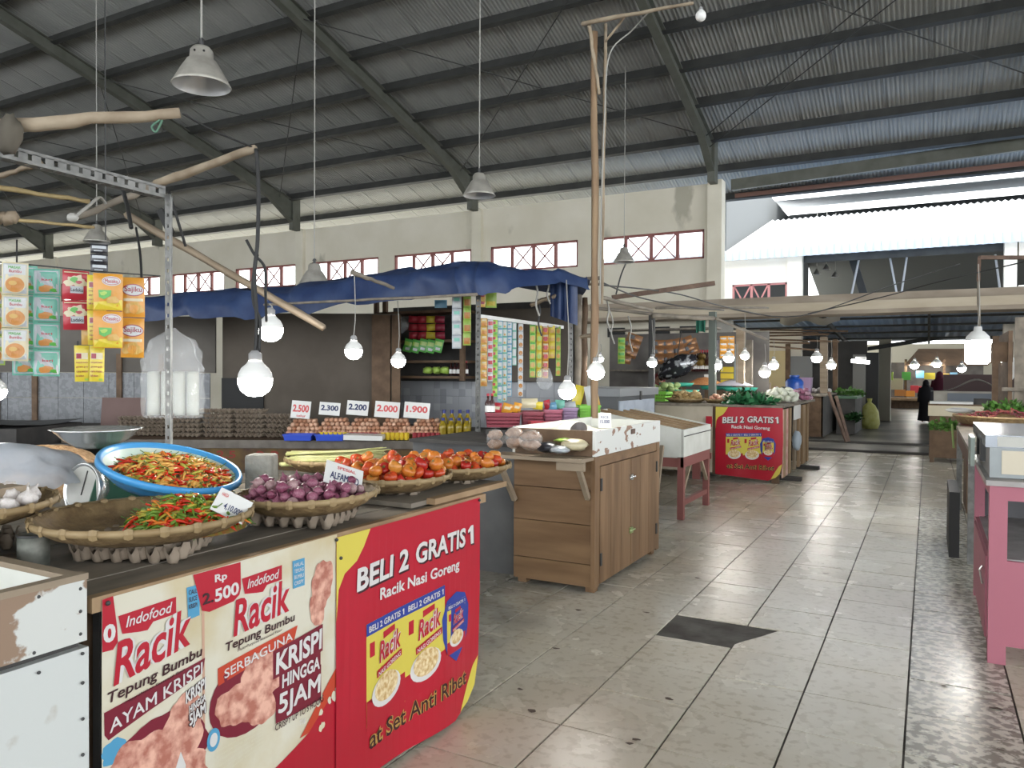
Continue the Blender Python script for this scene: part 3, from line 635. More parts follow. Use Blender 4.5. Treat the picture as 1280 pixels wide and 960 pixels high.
def tomato_heap(c, zb, n, R, lab, grp, seed, pref, r0=.031):
    for i, (x, y, z, r) in enumerate(heap(n, r0 * .82, R, dish(R), seed, .86, 1.0)):
        rn = random.Random(seed * 999 + i); s = r * 2 / .93
        col_ = rn.choice(pref); sx = s * rn.uniform(.95, 1.15)
        o = obj('tomato', toms[col_], loc=(c[0] + x, c[1] + y, zb + z), rot=(rn.uniform(-.9, .9), rn.uniform(-.9, .9), rn.uniform(0, 6)), label=lab, cat='tomato', group=grp); o.scale = (sx, s, s)
        obj('stem', star, o)
tomato_heap((-1.955, 2.56), .918, 118, .205, 'ripe tomato in the heap nearer the shallots', 'tomatoes in the nearer basket', 5, [0, 0, 1, 1, 2, 3])
tomato_heap((-1.93, 3.0), .918, 108, .22, 'orange-red tomato in the basket at the counter end', 'tomatoes in the far basket', 8, [0, 1, 1, 3, 0, 2], .030)
# ---- shallots
sh_m = [mat('shallot_purple', (.30, .07, .13), .35, (.48, .20, .26), 9), mat('shallot_dark', (.22, .04, .09), .35, (.38, .12, .18), 9), mat('shallot_papery', (.45, .24, .26), .45, (.60, .42, .38), 9)]
shm = []
for m in sh_m:
    a = MB(); a.lathe([(.001, -.46), (.10, -.44), (.30, -.33), (.46, -.08), (.47, .1), (.33, .33), (.13, .48), (.06, .66), (.03, .8)], n=11); shm.append(a.data('shallot', m, True))
for i, (x, y, z, r) in enumerate(heap(200, .0175, .198, dish(.21), 3, .9, .95)):
    rn = random.Random(i); o = obj('shallot', shm[rn.choice((0, 0, 1, 2))], loc=(-1.84 + x, 1.955 + y, .933 + z), rot=(rn.uniform(-1.6, 1.6), rn.uniform(-1.6, 1.6), rn.uniform(0, 6)), label='small purple shallot in the heaped woven basket', cat='shallot', group='shallots heaped in the basket')
    o.scale = (r * 2.1,) * 3
# ---- garlic
gar_m = mat('garlic_skin', (.66, .60, .56), .5, (.74, .70, .68), 14)
a = MB(); n = 24
pr = [(.001, -.34), (.28, -.36), (.47, -.2), (.52, .0), (.42, .22), (.2, .36), (.08, .44), (.05, .62), (.001, .64)]
vs = [(r * (1 + .10 * math.cos(8 * 2 * math.pi * j / n)) * math.cos(2 * math.pi * j / n), r * (1 + .10 * math.cos(8 * 2 * math.pi * j / n)) * math.sin(2 * math.pi * j / n), z) for r, z in pr for j in range(n)]
a.add(vs, [(i * n + j, i * n + (j + 1) % n, (i + 1) * n + (j + 1) % n, (i + 1) * n + j) for i in range(len(pr) - 1) for j in range(n)])
garme = a.data('garlic_bulb', gar_m, True)
for i, (x, y, z, r) in enumerate(heap(115, .0235, .25, dish(.26), 11, .88, 1.0)):
    rn = random.Random(i + 50); o = obj('garlic_bulb', garme, loc=(-2.43 + x, 1.10 + y, .968 + z), rot=(rn.uniform(-1, 1), rn.uniform(-1, 1), rn.uniform(0, 6)), label='white garlic bulb in the basket at the counter end', cat='garlic', group='garlic bulbs in the basket'); o.scale = (r * 2.1,) * 3
# ---- chillies
ch_m = [mat('chilli_red', (.60, .03, .01), .25), mat('chilli_orange', (.72, .20, .03), .25), mat('chilli_yellow_green', (.55, .52, .08), .3), mat('chilli_green', (.22, .34, .04), .3), mat('chilli_pale_orange', (.75, .42, .10), .3)]
chme = []
for k, m in enumerate(ch_m):
    mb = MB(); L = .058; b = (.006, .010, .004, .012, .008)[k]
    mb.tube([(-L / 2, 0, 0), (-L / 4, 0, b * .6), (0, 0, b), (L / 4, 0, b * .5), (L / 2, 0, -b * .3)], [.0032, .0046, .0042, .003, .0007], 6)
    mb.tube([(-L / 2 - .014, .003, .003), (-L / 2 + .002, 0, 0)], .0014, 4, mi=1); chme.append(mb.data('chilli', [m, stem_m], True))
def chilli_pile(c, zf, n, n_stuff, R, lab, grp, seed, pref, zmound, stuffname):
    rn = random.Random(seed); st_ = MB()
    for i in range(n + n_stuff):
        a, d = rn.uniform(0, 6.283), R * math.sqrt(rn.random()); x, y = d * math.cos(a), d * math.sin(a)
        z = zmound(x, y) + rn.uniform(-.003, .012); k = rn.choice(pref); rot = (rn.uniform(-.4, .4), rn.uniform(-.45, .45), rn.uniform(0, 6.283)); s = rn.uniform(.8, 1.25)
        P3 = zf(x, y, z)
        if i < n:
            o = obj('chilli', chme[k], loc=P3, rot=rot, label=lab, cat='chilli', group=grp); o.scale = (s, s, s)
        else:
            from mathutils import Euler
            M = Euler(rot).to_matrix(); me = chme[k]; P3 = Vector(P3); P3.z -= .006
            st_.add([P3 + M @ (v.co * s) for v in me.vertices], [tuple(p.vertices) for p in me.polygons]); 
            kk = len(me.polygons); st_.m[-kk:] = [k if p.material_index == 0 else 5 for p in me.polygons]
    st_.build('chillies', ch_m + [stem_m], None, True, label=stuffname, cat='chillies', kind='stuff')
def mound_b(x, y): return max(0, .078 * (1 - (math.hypot(x, y) / .165) ** 1.6))
chilli_pile((0, 0), lambda x, y, z: (-1.90 + x, 1.52 + y, .938 + z), 130, 330, .158, 'slim red, orange or green chilli in the flat basket heap', 'chillies in the flat basket', 21, [0, 0, 1, 2, 2, 3, 3], mound_b, 'inner mass of mixed chillies in the flat basket heap')
MB().lathe([(.001, .068), (.05, .058), (.1, .035), (.15, .008), (.165, 0)], c=(-1.90, 1.52, .932), n=24).build('chillies', mat('chilli_core', (.28, .10, .03), .6, (.22, .22, .05), 60), None, True, label='dark core of the chilli heap in the flat basket', cat='chillies', kind='stuff')

# ---- blue basin, tilted, full of chillies
bc = dep(215, 581, 2.66); TB = Matrix.Rotation(math.radians(-16), 4, 'X') @ Matrix.Rotation(math.radians(4), 4, 'Y')
view = Vector((bc.x, bc.y, 0)).normalized(); ax = Vector((view.y, -view.x, 0))
TB = Matrix.Rotation(math.radians(12), 4, ax) @ Matrix.Rotation(math.radians(11), 4, view)
bs = thing('basin', 'round blue plastic basin tilted forward and full of bright chillies', 'basin', bc); bs.rotation_euler = TB.to_euler()
R_ = .232
MB().lathe([(.001, -.062), (R_ * .78, -.062), (R_ * .93, -.012), (R_ * .95, 0), (R_ * 1.0, .004), (R_ * 1.02, -.004), (R_ * 1.02, -.020), (R_ * .98, -.022), (R_ * .88, -.045), (R_ * .78, -.066), (.001, -.066)], n=64).build('tub', mat('sky_blue_plastic', (.06, .30, .62), .3), bs, True)
MB().lathe([(.001, -.060), (R_ * .77, -.060), (R_ * .92, -.012)], n=64).build('lining', mat('worn_pale_basin_inside', (.45, .58, .52), .4, (.55, .64, .56), 8), bs, True)
def mound_c(x, y): return max(0, .040 * (1 - (math.hypot(x, y) / .185) ** 2))
TBi = TB.to_3x3()
chilli_pile((0, 0), lambda x, y, z: bc + TBi @ Vector((x + .02 * ax.x, y + .02 * ax.y, z - .038)), 170, 420, .185, 'glossy red, orange or yellow chilli in the blue basin', 'chillies in the blue basin', 33, [0, 0, 1, 2, 2, 4, 4, 4], mound_c, 'lower layer of chillies in the blue basin')
# what the basin rests on
MB().bb(-2.45, -2.22, 1.80, 1.98, .875, .955).build('wooden_block', mat('pale_grey_block', (.36, .35, .32), .8, (.45, .44, .40), 12), label='pale block wedged under the blue basin', cat='block')

# ---- grey stone block, price cards
p = onZ(.875, 327, 604); mb = MB(); mb.bb(-.052, .052, -.045, .045, 0, .20); 
me = mb.data('stone_block', mat('rough_grey_concrete_block', (.24, .23, .20), .9, (.33, .32, .28), 25, bump=.5, bscale=50))
o = obj('stone_block', me, loc=dep(327, 607, 2.95), rot=(0, 0, .45), label='rough grey concrete block standing behind the shallots', cat='block')
bv = o.modifiers.new('b', 'BEVEL'); bv.width = .012; bv.segments = 2
o.location.z = .875
card_m = mat('white_card', (.72, .72, .70), .35); ink_red = mat('red_ink', (.55, .03, .03), .5); ink_navy = mat('navy_ink', (.03, .04, .12), .5); ink_pink = mat('faded_red_ink', (.62, .10, .10), .5)
def price_card(c, w, h, M, label, lines, group='price cards', name='price_card'):
    t = thing(name, label, 'price card', c, group=group); t.rotation_euler = M.to_euler()
    mb = MB(); mb.box((0, .002, 0), (w, .003, h)); mb.build('card', card_m, t)
    for s, x0, x1, y0, y1, m, b in lines:
        tb = MB(); write(tb, s, (w * (x0 - .5), h * (y0 - .5)), (w * (x1 - .5), h * (y0 - .5)), (w * (x0 - .5), h * (y1 - .5)), lambda x, y, l: (x, -.0005 - l, y), b); tb.build('lettering', m, t)
    return t
vz = math.radians(28)
t = price_card(dep(430, 595, 2.64), .135, .105, rig(-50, 20, 50), 'white laminated card lying on the shallots and tomatoes', [('SPESIAL', .3, .8, .72, .86, ink_red, .01), ('ALFAMIND', .15, .9, .25, .55, ink_navy, .02)])
t = price_card(dep(290, 632, 2.22), .10, .078, rig(-38, 30, 48), 'white laminated card stuck in the chilli heap', [('HARGA', .1, .3, .70, .85, ink_red, .01), ('4,10.000', .3, .85, .20, .5, ink_navy, .02)])

# ---- kitchen scale with steel pan
sc_c = dep(150, 612, 2.92); sc_c.z = .876
sg = mat('scale_green_paint', (.035, .12, .07), .4); chrome = mat('polished_steel', (.62, .63, .62), .22, metal=.75)
sc = thing('kitchen_scale', 'green kitchen scale with a round dial and a shiny steel pan', 'scale', sc_c, math.radians(62))
mb = MB(); mb.add([(-.12, -.11, 0), (.12, -.11, 0), (.12, .11, 0), (-.12, .11, 0), (-.07, -.06, .19), (.07, -.06, .19), (.07, .06, .19), (-.07, .06, .19)], [(3, 2, 1, 0), (4, 5, 6, 7), (0, 1, 5, 4), (1, 2, 6, 5), (2, 3, 7, 6), (3, 0, 4, 7)]); mb.build('body', sg, sc)
MB().bb(-.12, .12, -.11, .11, .0, .014).build('foot_plate', sg, sc)
def to_local(o, v):
    M = Matrix.Translation(o.location) @ o.rotation_euler.to_matrix().to_4x4(); return M.inverted() @ Vector(v)
dc = to_local(sc, dep(103, 612, 2.83)); dn = (to_local(sc, EYE) - dc).normalized(); dn = (dn + Vector(to_local(sc, dep(-200, 612, 2.8)) - dc).normalized() * .9).normalized()
q = dn.to_track_quat('Z', 'Y').to_matrix()
MB().lathe([(.001, 0), (.088, 0), (.092, .004), (.097, .006), (.100, 0), (.100, -.035), (.001, -.035)], dc, 40, q).build('dial_housing', chrome, sc, True)
MB().lathe([(.001, .0012), (.086, .0012)], dc, 40, q).build('dial_face', mat('dusty_dial_glass', (.42, .42, .38), .35, (.50, .49, .45), 12), sc)
MB().bar(dc + q @ Vector((0, -.02, .003)), dc + q @ Vector((.02, .07, .003)), .003).build('pointer', dark_metal, sc)
lc = to_local(sc, dep(137, 606, 2.86)); 
lb = MB(); rr = (to_local(sc, dep(152, 605, 2.86)) - to_local(sc, dep(122, 607, 2.86))) / 2; up = (to_local(sc, dep(137, 598, 2.86)) - to_local(sc, dep(137, 606, 2.86)))
pb = (to_local(sc, EYE) - lc).normalized() * .012
lb.add([lc + pb - rr - up, lc + pb + rr - up, lc + pb + rr + up, lc + pb - rr + up], [(0, 1, 2, 3)]); lb.build('maker_plate', mat('white_blue_sticker', (.62, .68, .74), .4, (.12, .2, .5), 30, contrast=(.6, .66)), sc)
MB().tube([(0, 0, .19), (0, 0, .23)], [.035, .028], 12).build('pan_support', sg, sc)
pc = to_local(sc, dep(121, 556, 2.95)); 
MB().lathe([(.001, .0), (.07, .0), (.115, .032), (.148, .065), (.162, .07), (.15, .074), (.112, .04), (.068, .008), (.001, .008)], (pc.x, pc.y, .222), 40).build('weighing_pan', chrome, sc, True)

# ---- plastic bag and rice at the far left, small pots
bagm = mat('crumpled_white_plastic_bag', (.62, .66, .72), .3, trans=.25, alpha=.85, bump=.6, bscale=14)
sv = MB(); c0 = dep(22, 590, 2.9)
def bagf(u, v):
    a, b = u * 2 - 1, v * 2 - 1; h = .15 * max(0, 1 - a * a * .9) * max(0, 1 - b * b * .9) + .025 * mnoise.noise(Vector((a * 3, b * 3, 1))) + .008 * mnoise.noise(Vector((a * 9, b * 9, 4)))
    return (c0.x + a * .27, c0.y + a * .12 + b * .15 + .02 * math.sin(a * 5), .955 + max(h, -.02) + .01)
sv.grid(bagf, 26, 20); sv.build('plastic_bag', bagm, None, True, label='crumpled white plastic bag lying behind the garlic', cat='plastic bag')
c0 = dep(-2, 636, 2.2); MB().bb(c0.x - .06, c0.x + .05, c0.y - .05, c0.y + .05, 1.02, 1.058).build('wooden_block', wood_pale, label='small wooden block lying on the garlic bulbs', cat='block')
c0 = dep(62, 582, 3.75)
sk = MB(); sk.ball((c0.x, c0.y, .88), (.27, .24, .15), 24, 12, wob=.02); sk.build('onions', mat('heap_of_tiny_onions', (.50, .28, .14), .7, (.68, .46, .26), 60, bump=.8, bscale=70), None, True, label='mound of small golden onions behind the white plastic bag', cat='onions', kind='stuff')
c0 = dep(42, 690, 2.02); pot = MB(); pot.lathe([(.001, 0), (.038, 0), (.038, .085), (.035, .085), (.034, .006), (.001, .006)], n=20)
tn = thing('tin_can', 'battered dark metal can beside the chilli basket trays', 'can', (c0.x, c0.y, .876)); pot.build('body', mat('battered_tin', (.13, .14, .12), .6, (.3, .3, .27), 18, metal=.4), tn, True)
MB().lathe([(.038, .08), (.041, .083), (.038, .086)], n=20).build('rim', dark_metal, tn, True)
# ---- lemongrass bundle
lg = mat('lemongrass', (.42, .42, .16), .5, (.55, .54, .28), 10)
for i in range(40):
    rn = random.Random(i + 9); a = rn.uniform(-.14, .14); zz = .955 + .06 * (1 - (a / .15) ** 2) * rn.random()
    mb = MB(); d = Vector((math.cos(.45 + rn.uniform(-.12, .12)), math.sin(.45 + rn.uniform(-.12, .12)), rn.uniform(0, .06))); s = Vector((-d.y, d.x, 0)) * a
    c = Vector((-2.52, 2.88, zz)) + s; L = rn.uniform(.17, .25)
    mb.tube([c - d * L, c - d * L * .3, c + d * L * .4, c + d * L + Vector((0, 0, .01))], [.008, .006, .005, .002], 5); mb.build('lemongrass_stalk', lg, None, True, label='long pale green lemongrass stalk in the basket', cat='lemongrass', group='lemongrass stalks')

# ================================================================== THINGS HANGING OVER THE COUNTER
def stick(name, label, a, b, r0, r1, m=wood_pale, cat='pole', n=8, seed=0, group=None, knobs=True):
    a, b = Vector(a), Vector(b); R = random.Random(seed); pts = []; K = 9
    for i in range(K + 1):
        t = i / K; pts.append(a.lerp(b, t) + Vector((R.uniform(-1, 1), R.uniform(-1, 1), R.uniform(-1, 1))) * (r0 * .25 if 0 < i < K else 0))
    rr = [(r0 + (r1 - r0) * i / K) * R.uniform(.9, 1.12) for i in range(K + 1)]
    mb = MB().tube(pts, rr, n); return mb.build(name, m, None, True, label=label, cat=cat, group=group)
def angle_post(name, label, a, b, w=.036, cat='post', hole_up=None, step=.05, m=angle_iron):
    """slotted angle iron: two flanges with round holes shown as dark recessed discs cut through by slots"""
    a, b = Vector(a), Vector(b); d = (b - a); L = d.length; d.normalize(); t = thing(name, label, cat, a)
    s1 = Vector((1, 0, 0)) if abs(d.z) > .9 else Vector((0, 0, 1)); s1 = (s1 - d * s1.dot(d)).normalized(); s2 = d.cross(s1)
    k = int(L / step); mb = MB(); hw = w * .28
    def flange(u, off):
        # web of bars around each slot
        mb.bar(off + u * (w * .12), off + u * (w * .12) + d * L, .003, w * .26, up=u) ; mb.bar(off + u * (w * .86), off + u * (w * .86) + d * L, .003, w * .28, up=u)
        for i in range(k + 1):
            p = off + u * (w * .5) + d * (i * step); mb.bar(p, p + d * step * .66, .003, w * .55, up=u)
    flange(s1, Vector((0, 0, 0))); flange(s2, Vector((0, 0, 0)))
    mb.build('flange', m, t); return t
PA = Vector((-3.02, 2.30, .40)); 
angle_post('angle_post', 'slotted grey angle-iron post rising behind the counter', (-3.02, 2.30, 0), (-3.02, 2.30, 2.18), .036)
angle_post('angle_beam', 'slotted grey angle-iron rail running from the post top', (-3.02, 2.30, 2.17), (-3.02, .9, 2.19), .05, 'rail')
stick('wooden_pole', 'thick rough wooden pole with a sawn end high over the scale', dep(225, 141, 2.9), dep(20, 156, 2.75), .021, .026, seed=1)
stick('wooden_pole', 'thick grey pole stub tied with sacking at the frame corner', dep(18, 162, 2.75), dep(-40, 150, 2.7), .03, .035, wood_gray, seed=2)
MB().ball(dep(12, 168, 2.72), (.055, .03, .07), 10, 7, wob=.25).build('sacking_knot', mat('grey_sacking', (.16, .14, .11), .9), None, True, label='grey sacking knotted round the pole joint', cat='cloth')
stick('wooden_pole', 'crooked wooden pole slanting up from the post to the bulb cables', dep(196, 230, 3.72), dep(318, 186, 3.2), .022, .016, wood_pale, seed=4)
stick('wooden_pole', 'dark crooked branch lashed across the angle-iron rail', dep(200, 229, 3.8), dep(96, 272, 3.6), .018, .013, wood_gray, seed=5)
stick('wooden_lath', 'long thin wooden lath sloping down across the blue tarpaulin', dep(158, 268, 3.95), dep(405, 410, 3.7), .020, .017, wood_h, seed=6, cat='lath', n=4)
stick('wooden_lath', 'short pale lath ending at the grey rail', dep(-6, 221, 3.3), dep(52, 204, 3.2), .014, .012, wood_h, seed=7, cat='lath', n=4)
stick('bamboo_pole', 'thin yellowish bamboo pole under the slotted rail', dep(-10, 233, 3.3), dep(112, 252, 3.6), .012, .010, mat('yellow_bamboo', (.50, .40, .22), .5), seed=8, cat='pole')
stick('bamboo_pole', 'thin bamboo pole above the first packets', dep(-10, 272, 3.2), dep(118, 284, 3.5), .008, .007, mat('yellow_bamboo', (.5, .4, .22), .5), seed=18, cat='pole')
stick('wooden_block', 'sawn timber stub poking in above the first packets', dep(-8, 273, 3.1), dep(20, 272, 3.1), .026, .026, wood_h, seed=9, cat='block', n=4)
MB().bar(dep(200, 262, 3.80), dep(214, 292, 3.8), .03).build('tape_binding', black_rubber, label='dark tape wound around the upright post', cat='tape')
def cable(name, label, pts, r=.004, m=black_rubber, cat='cable', group=None):
    P = [Vector(p) for p in pts]; out = []
    for i in range(len(P) - 1):
        p0, p1, p2, p3 = P[max(i - 1, 0)], P[i], P[i + 1], P[min(i + 2, len(P) - 1)]
        for k in range(6):
            t = k / 6; out.append(.5 * ((2 * p1) + (-p0 + p2) * t + (2 * p0 - 5 * p1 + 4 * p2 - p3) * t * t + (-p0 + 3 * p1 - 3 * p2 + p3) * t ** 3))
    out.append(P[-1]); return MB().tube(out, r, 6).build(name, m, None, True, label=label, cat=cat, group=group)
grey_cable = mat('dusty_grey_cable', (.35, .34, .31), .6)
cable('cable', 'sagging cord between the two pole ends', [dep(228, 142, 2.9), dep(270, 165, 3.0), dep(316, 184, 3.2)], .004)
cable('cable', 'black cable bundle dropping from the pole end to the two bulbs', [dep(320, 186, 3.2), dep(323, 230, 3.2), dep(322, 300, 3.2), dep(318, 345, 3.2), dep(321, 400, 3.2), dep(319, 448, 3.2)], .0085)
cable('cable', 'looped black cable beside the bulb bundle', [dep(308, 300, 3.2), dep(318, 318, 3.2), dep(331, 335, 3.22), dep(332, 370, 3.25), dep(333, 402, 3.3)], .006)
cable('cable', 'second loop of black cable beside the bulbs', [dep(322, 318, 3.2), dep(316, 350, 3.2), dep(317, 380, 3.2), dep(325, 400, 3.2), dep(324, 440, 3.2)], .006)
cable('cable', 'pale flex arching over to a small white socket', [dep(132, 254, 3.5), dep(124, 247, 3.45), dep(110, 258, 3.4), dep(95, 270, 3.35)], .007, grey_cable)
MB().ball(dep(91, 272, 3.35), (.028, .02, .02), 8, 6, wob=.1).build('lamp_socket', mat('dusty_white_socket', (.42, .41, .38), .6), None, True, label='empty dusty white lamp socket on the pale flex', cat='socket')
cable('cable', 'black strap from the post top to the slanting lath', [dep(211, 240, 3.7), dep(222, 275, 3.7), dep(232, 308, 3.75)], .007)
cable('cable', 'thin black cord holding the golden brown packets', [dep(170, 285, 3.3), dep(175, 315, 3.2), dep(177, 346, 3.0)], .005)
cable('cable', 'thin dark cord holding up the first packets', [dep(21, 300, 3.05), dep(21, 329, 3.0)], .003)
cable('cable', 'cable joining the two post cords near the roof', [dep(154, 238, 3.6), dep(160, 262, 3.55), dep(164, 285, 3.5)], .010)
cable('cable', 'frayed twine hanging by the pole stub', [dep(200, 150, 2.85), dep(190, 158, 2.85), dep(195, 165, 2.85), dep(203, 150, 2.85)], .004, mat('green_twine', (.10, .20, .14), .8))

# ---- packets: printed foil pillows hung in strips
foil = lambda n, c, r=.28: mat('foil_' + n, c, r, spec=.6, bump=.35, bscale=22)
PM = dict(white=foil('white', (.66, .68, .68)), teal=foil('teal', (.20, .56, .44)), silver=foil('silver', (.52, .56, .60)), red=foil('red', (.55, .04, .06)), orange=foil('orange', (.80, .36, .04)), yellow=foil('yellow', (.82, .66, .06)),
          green=foil('green', (.12, .50, .08)), soup=foil('soup', (.66, .28, .06)), deep=foil('maroon', (.36, .03, .06)), gold=foil('gold', (.72, .44, .10)), black=foil('black', (.04, .04, .05)), lime=foil('lime', (.45, .68, .12)), brown=foil('brown', (.30, .14, .06)), blue=foil('blue', (.18, .42, .62)), cream=foil('cream', (.74, .66, .44)))
def pack_data(w, h, base, layers, puff=.010, coarse=False):
    mats_ = []; 
    def mi(k):
        if PM[k] not in mats_: mats_.append(PM[k])
        return mats_.index(PM[k])
    mi(base)
    def fn(x, y, l):
        a, b = min(1, max(0, x)), min(1, max(0, y)); q = puff * (1 - (2 * a - 1) ** 4) * (1 - (2 * b - 1) ** 6)
        return ((x - .5) * w, -(q + l), (y - 1) * h)
    mb = MB(); n = (3, 4) if coarse else (6, 8)
    mb.grid(lambda u, v: fn(u, v, 0), *n, mi=0); mb.grid(lambda u, v: ((.5 - u) * w, -fn(1 - u, v, 0)[1], (v - 1) * h), *n, mi=0)
    for i, L_ in enumerate(layers):
        lift = .0012 + i * .0006
        if L_[0] == 'p': poly(mb, L_[2], fn, lift, mi(L_[1]), .17 if not coarse else .34)
        elif L_[0] == 'r': x0, x1, y0, y1 = L_[2]; poly(mb, [(x0, y0), (x1, y0), (x1, y1), (x0, y1)], fn, lift, mi(L_[1]), .17 if not coarse else .34)
        else: _, c, s, x0, x1, y0, y1 = L_; write(mb, s, (x0, y0), (x1, y0), (x0, y1), fn, .02, 0, mi(c), lift)
    me = mb.data('packet', mats_, False)
    for p in me.polygons[:2 * n[0] * n[1]]: p.use_smooth = True
    return me
D_ = {}
D_['soup'] = [('r', 'silver', (.06, .94, .05, .95)), ('r', 'white', (.10, .9, .62, .92)), ('t', 'green', 'MASAK', .25, .72, .80, .88), ('t', 'red', 'Bumbu', .28, .74, .68, .77), ('p', 'cream', ell(.5, .32, .40, .27)), ('p', 'soup', ell(.5, .31, .36, .23)), ('p', 'gold', ell(.42, .36, .16, .07))]
D_['teal'] = [('r', 'silver', (.05, .95, .07, .93)), ('t', 'teal', 'BUMBU', .3, .8, .68, .80), ('t', 'red', 'kari', .32, .72, .55, .64), ('p', 'soup', blob(.45, .26, .27, .13, 12, .3, 2)), ('p', 'green', blob(.75, .20, .15, .07, 8, .3, 5))]
D_['red'] = [('p', 'cream', blob(.5, .62, .36, .22, 14, .35, 3)), ('p', 'green', blob(.42, .68, .15, .08, 8, .3, 6)), ('p', 'red', blob(.6, .6, .12, .07, 8, .3, 8)), ('r', 'silver', (.28, .78, .22, .46)), ('t', 'black', 'Ladaku', .30, .76, .28, .40), ('r', 'cream', (.05, .95, .90, .94))]
D_['masako'] = [('p', 'yellow', [(.02, .02), (.98, .02), (.98, .3), (.5, .12), (.02, .22)]), ('p', 'white', ell(.62, .80, .32, .13)), ('p', 'red', ell(.62, .80, .29, .105)), ('p', 'white', ell(.62, .80, .27, .09)), ('t', 'red', 'Masako', .40, .84, .75, .85), ('p', 'green', [(.18, .55), (.62, .55), (.60, .40), (.36, .30), (.20, .36)]), ('p', 'lime', blob(.35, .46, .12, .05, 9, .3, 2)), ('p', 'gold', blob(.68, .28, .2, .11, 10, .25, 3))]
D_['sajiku'] = [('p', 'deep', ell(.5, .68, .47, .155)), ('p', 'white', ell(.5, .68, .44, .13)), ('t', 'deep', 'Sajiku', .12, .88, .60, .77), ('r', 'cream', (.08, .92, .40, .47)), ('p', 'gold', blob(.5, .22, .38, .17, 14, .25, 3)), ('p', 'orange', blob(.5, .20, .2, .10, 9, .25, 6))]
D_['label'] = [('r', 'lime', (.65, .9, .03, .09)), ('r', 'cream', (.10, .88, .62, .80)), ('r', 'deep', (.12, .45, .64, .78)), ('t', 'deep', 'komposisi bumbu', .1, .88, .50, .56), ('t', 'deep', 'garam gula', .1, .88, .38, .44), ('t', 'deep', 'cara masak', .1, .88, .26, .32), ('t', 'deep', 'baik sebelum', .1, .6, .14, .20)]
BASES = dict(soup='cream', teal='teal', red='red', masako='orange', sajiku='orange', label='yellow')
def strip(label, x, y0, y1, n, wpx, t, base, layers, face=None, group='packet strips over the counter', coarse=False, cat='packet strip', seed=0, sway=.06, cols=1, name='packet_strip'):
    """n packets in a chain; x = middle column in the photograph, y0..y1 = top and bottom, t = distance"""
    top = dep(x, y0, t); w = wpx / FPX * t; H = (y1 - y0) / FPX * t; h = H / n
    rz = math.atan2(top.y, top.x) - math.pi / 2 if face is None else face
    o = thing(name, label, cat, top, rz, group); R = random.Random(seed)
    me = pack_data(w * .97, h * .98, base, layers, coarse=coarse, puff=min(.010, w * .13))
    for k in range(n):
        for c in range(cols):
            obj('packet', me, o, loc=((c - (cols - 1) / 2) * w, R.uniform(-.004, .004), -k * h), rot=(R.uniform(-.02, sway), R.uniform(-.02, .02), R.uniform(-.12, .12)))
    return o
S = strip
S('chain of three cream sachets with orange soup pictures', 19, 328, 452, 3, 29, 2.95, 'cream', D_['soup'], seed=1)
S('long chain of teal edged sachets, nearer the red packets', 58, 336, 471, 4, 30, 3.05, 'teal', D_['teal'], seed=2)
S('chain of teal edged sachets half hidden behind the soup sachets', 31, 332, 470, 4, 28, 3.10, 'teal', D_['teal'], seed=3)
S('green and orange sachet chain cut by the photo edge', -8, 345, 457, 3, 24, 3.0, 'lime', D_['soup'], seed=4)
S('pair of red pepper sachets hanging between teal and yellow ones', 95, 338, 413, 2, 30, 3.0, 'red', D_['red'], seed=5)
S('two orange and green seasoning packets, topmost in the yellow bunch', 135, 342, 436, 2, 34, 2.95, 'orange', D_['masako'], seed=6)
S('narrow yellow packet chain behind the orange and green packets', 121, 344, 432, 2, 22, 3.0, 'yellow', D_['label'], seed=7)
S('lowest yellow packets showing their printed backs', 112, 432, 478, 1, 17, 3.0, 'yellow', D_['label'], seed=8, cols=2)
S('yellow packet chain behind, left half of the bunch', 110, 380, 432, 1, 16, 3.05, 'gold', [], seed=18)
S('two golden brown flour packets beside the post', 166, 347, 448, 2, 27, 3.05, 'orange', D_['sajiku'], seed=9)
S('silver black packets bunched high above the red sachets', 124, 305, 341, 3, 20, 3.3, 'black', [('r', 'silver', (.1, .9, .5, .8)), ('r', 'silver', (.2, .7, .2, .3))], seed=10)
cable('cord', 'thin line strung above the counter for the hanging packets', [dep(-20, 326, 3.0), dep(60, 333, 3.05), dep(120, 339, 3.0), dep(200, 345, 3.7)], .003, dark_metal)
# ---- clear plastic bag of rolled bags
clear = mat('clear_plastic_film', (.9, .93, .95), .1, alpha=.17, spec=.9, bump=.8, bscale=16)
rolls = mat('milky_plastic_rolls', (.50, .52, .47), .35, alpha=.75, bump=.5, bscale=12)
t = 3.9; pb = thing('clear_plastic_bag', 'clear plastic bag of milky rolls tied to the post', 'plastic bag', dep(216, 522, t))
k = t / FPX; prof = [(.030, .0), (.036, .01), (.036, .20), (.0385, .245), (.036, .30), (.027, .38), (.008, .42), (.010, .45)]
def bagring(z):
    y = z / k; ws = [(0, 37), (3, 39), (60, 40), (66, 37), (85, 34), (98, 26), (104, 12), (112, 3)]
    for (a, wa), (b, wb) in zip(ws, ws[1:]):
        if a <= y <= b: return (wa + (wb - wa) * (y - a) / (b - a)) * k
    return 3 * k
mb = MB(); NZ, NA = 22, 28; vs = []
for i in range(NZ + 1):
    z = i / NZ * 112 * k; r = bagring(z)
    for j in range(NA):
        a = 2 * math.pi * j / NA; q = 1 + (.10 + .22 * (z > .24)) * mnoise.noise(Vector((math.cos(a) * 4, math.sin(a) * 4, z * 14))); vs.append((r * q * math.cos(a), r * .42 * q * math.sin(a), z))
mb.add(vs, [(i * NA + j, i * NA + (j + 1) % NA, (i + 1) * NA + (j + 1) % NA, (i + 1) * NA + j) for i in range(NZ) for j in range(NA)]); mb.build('film', clear, pb, True)
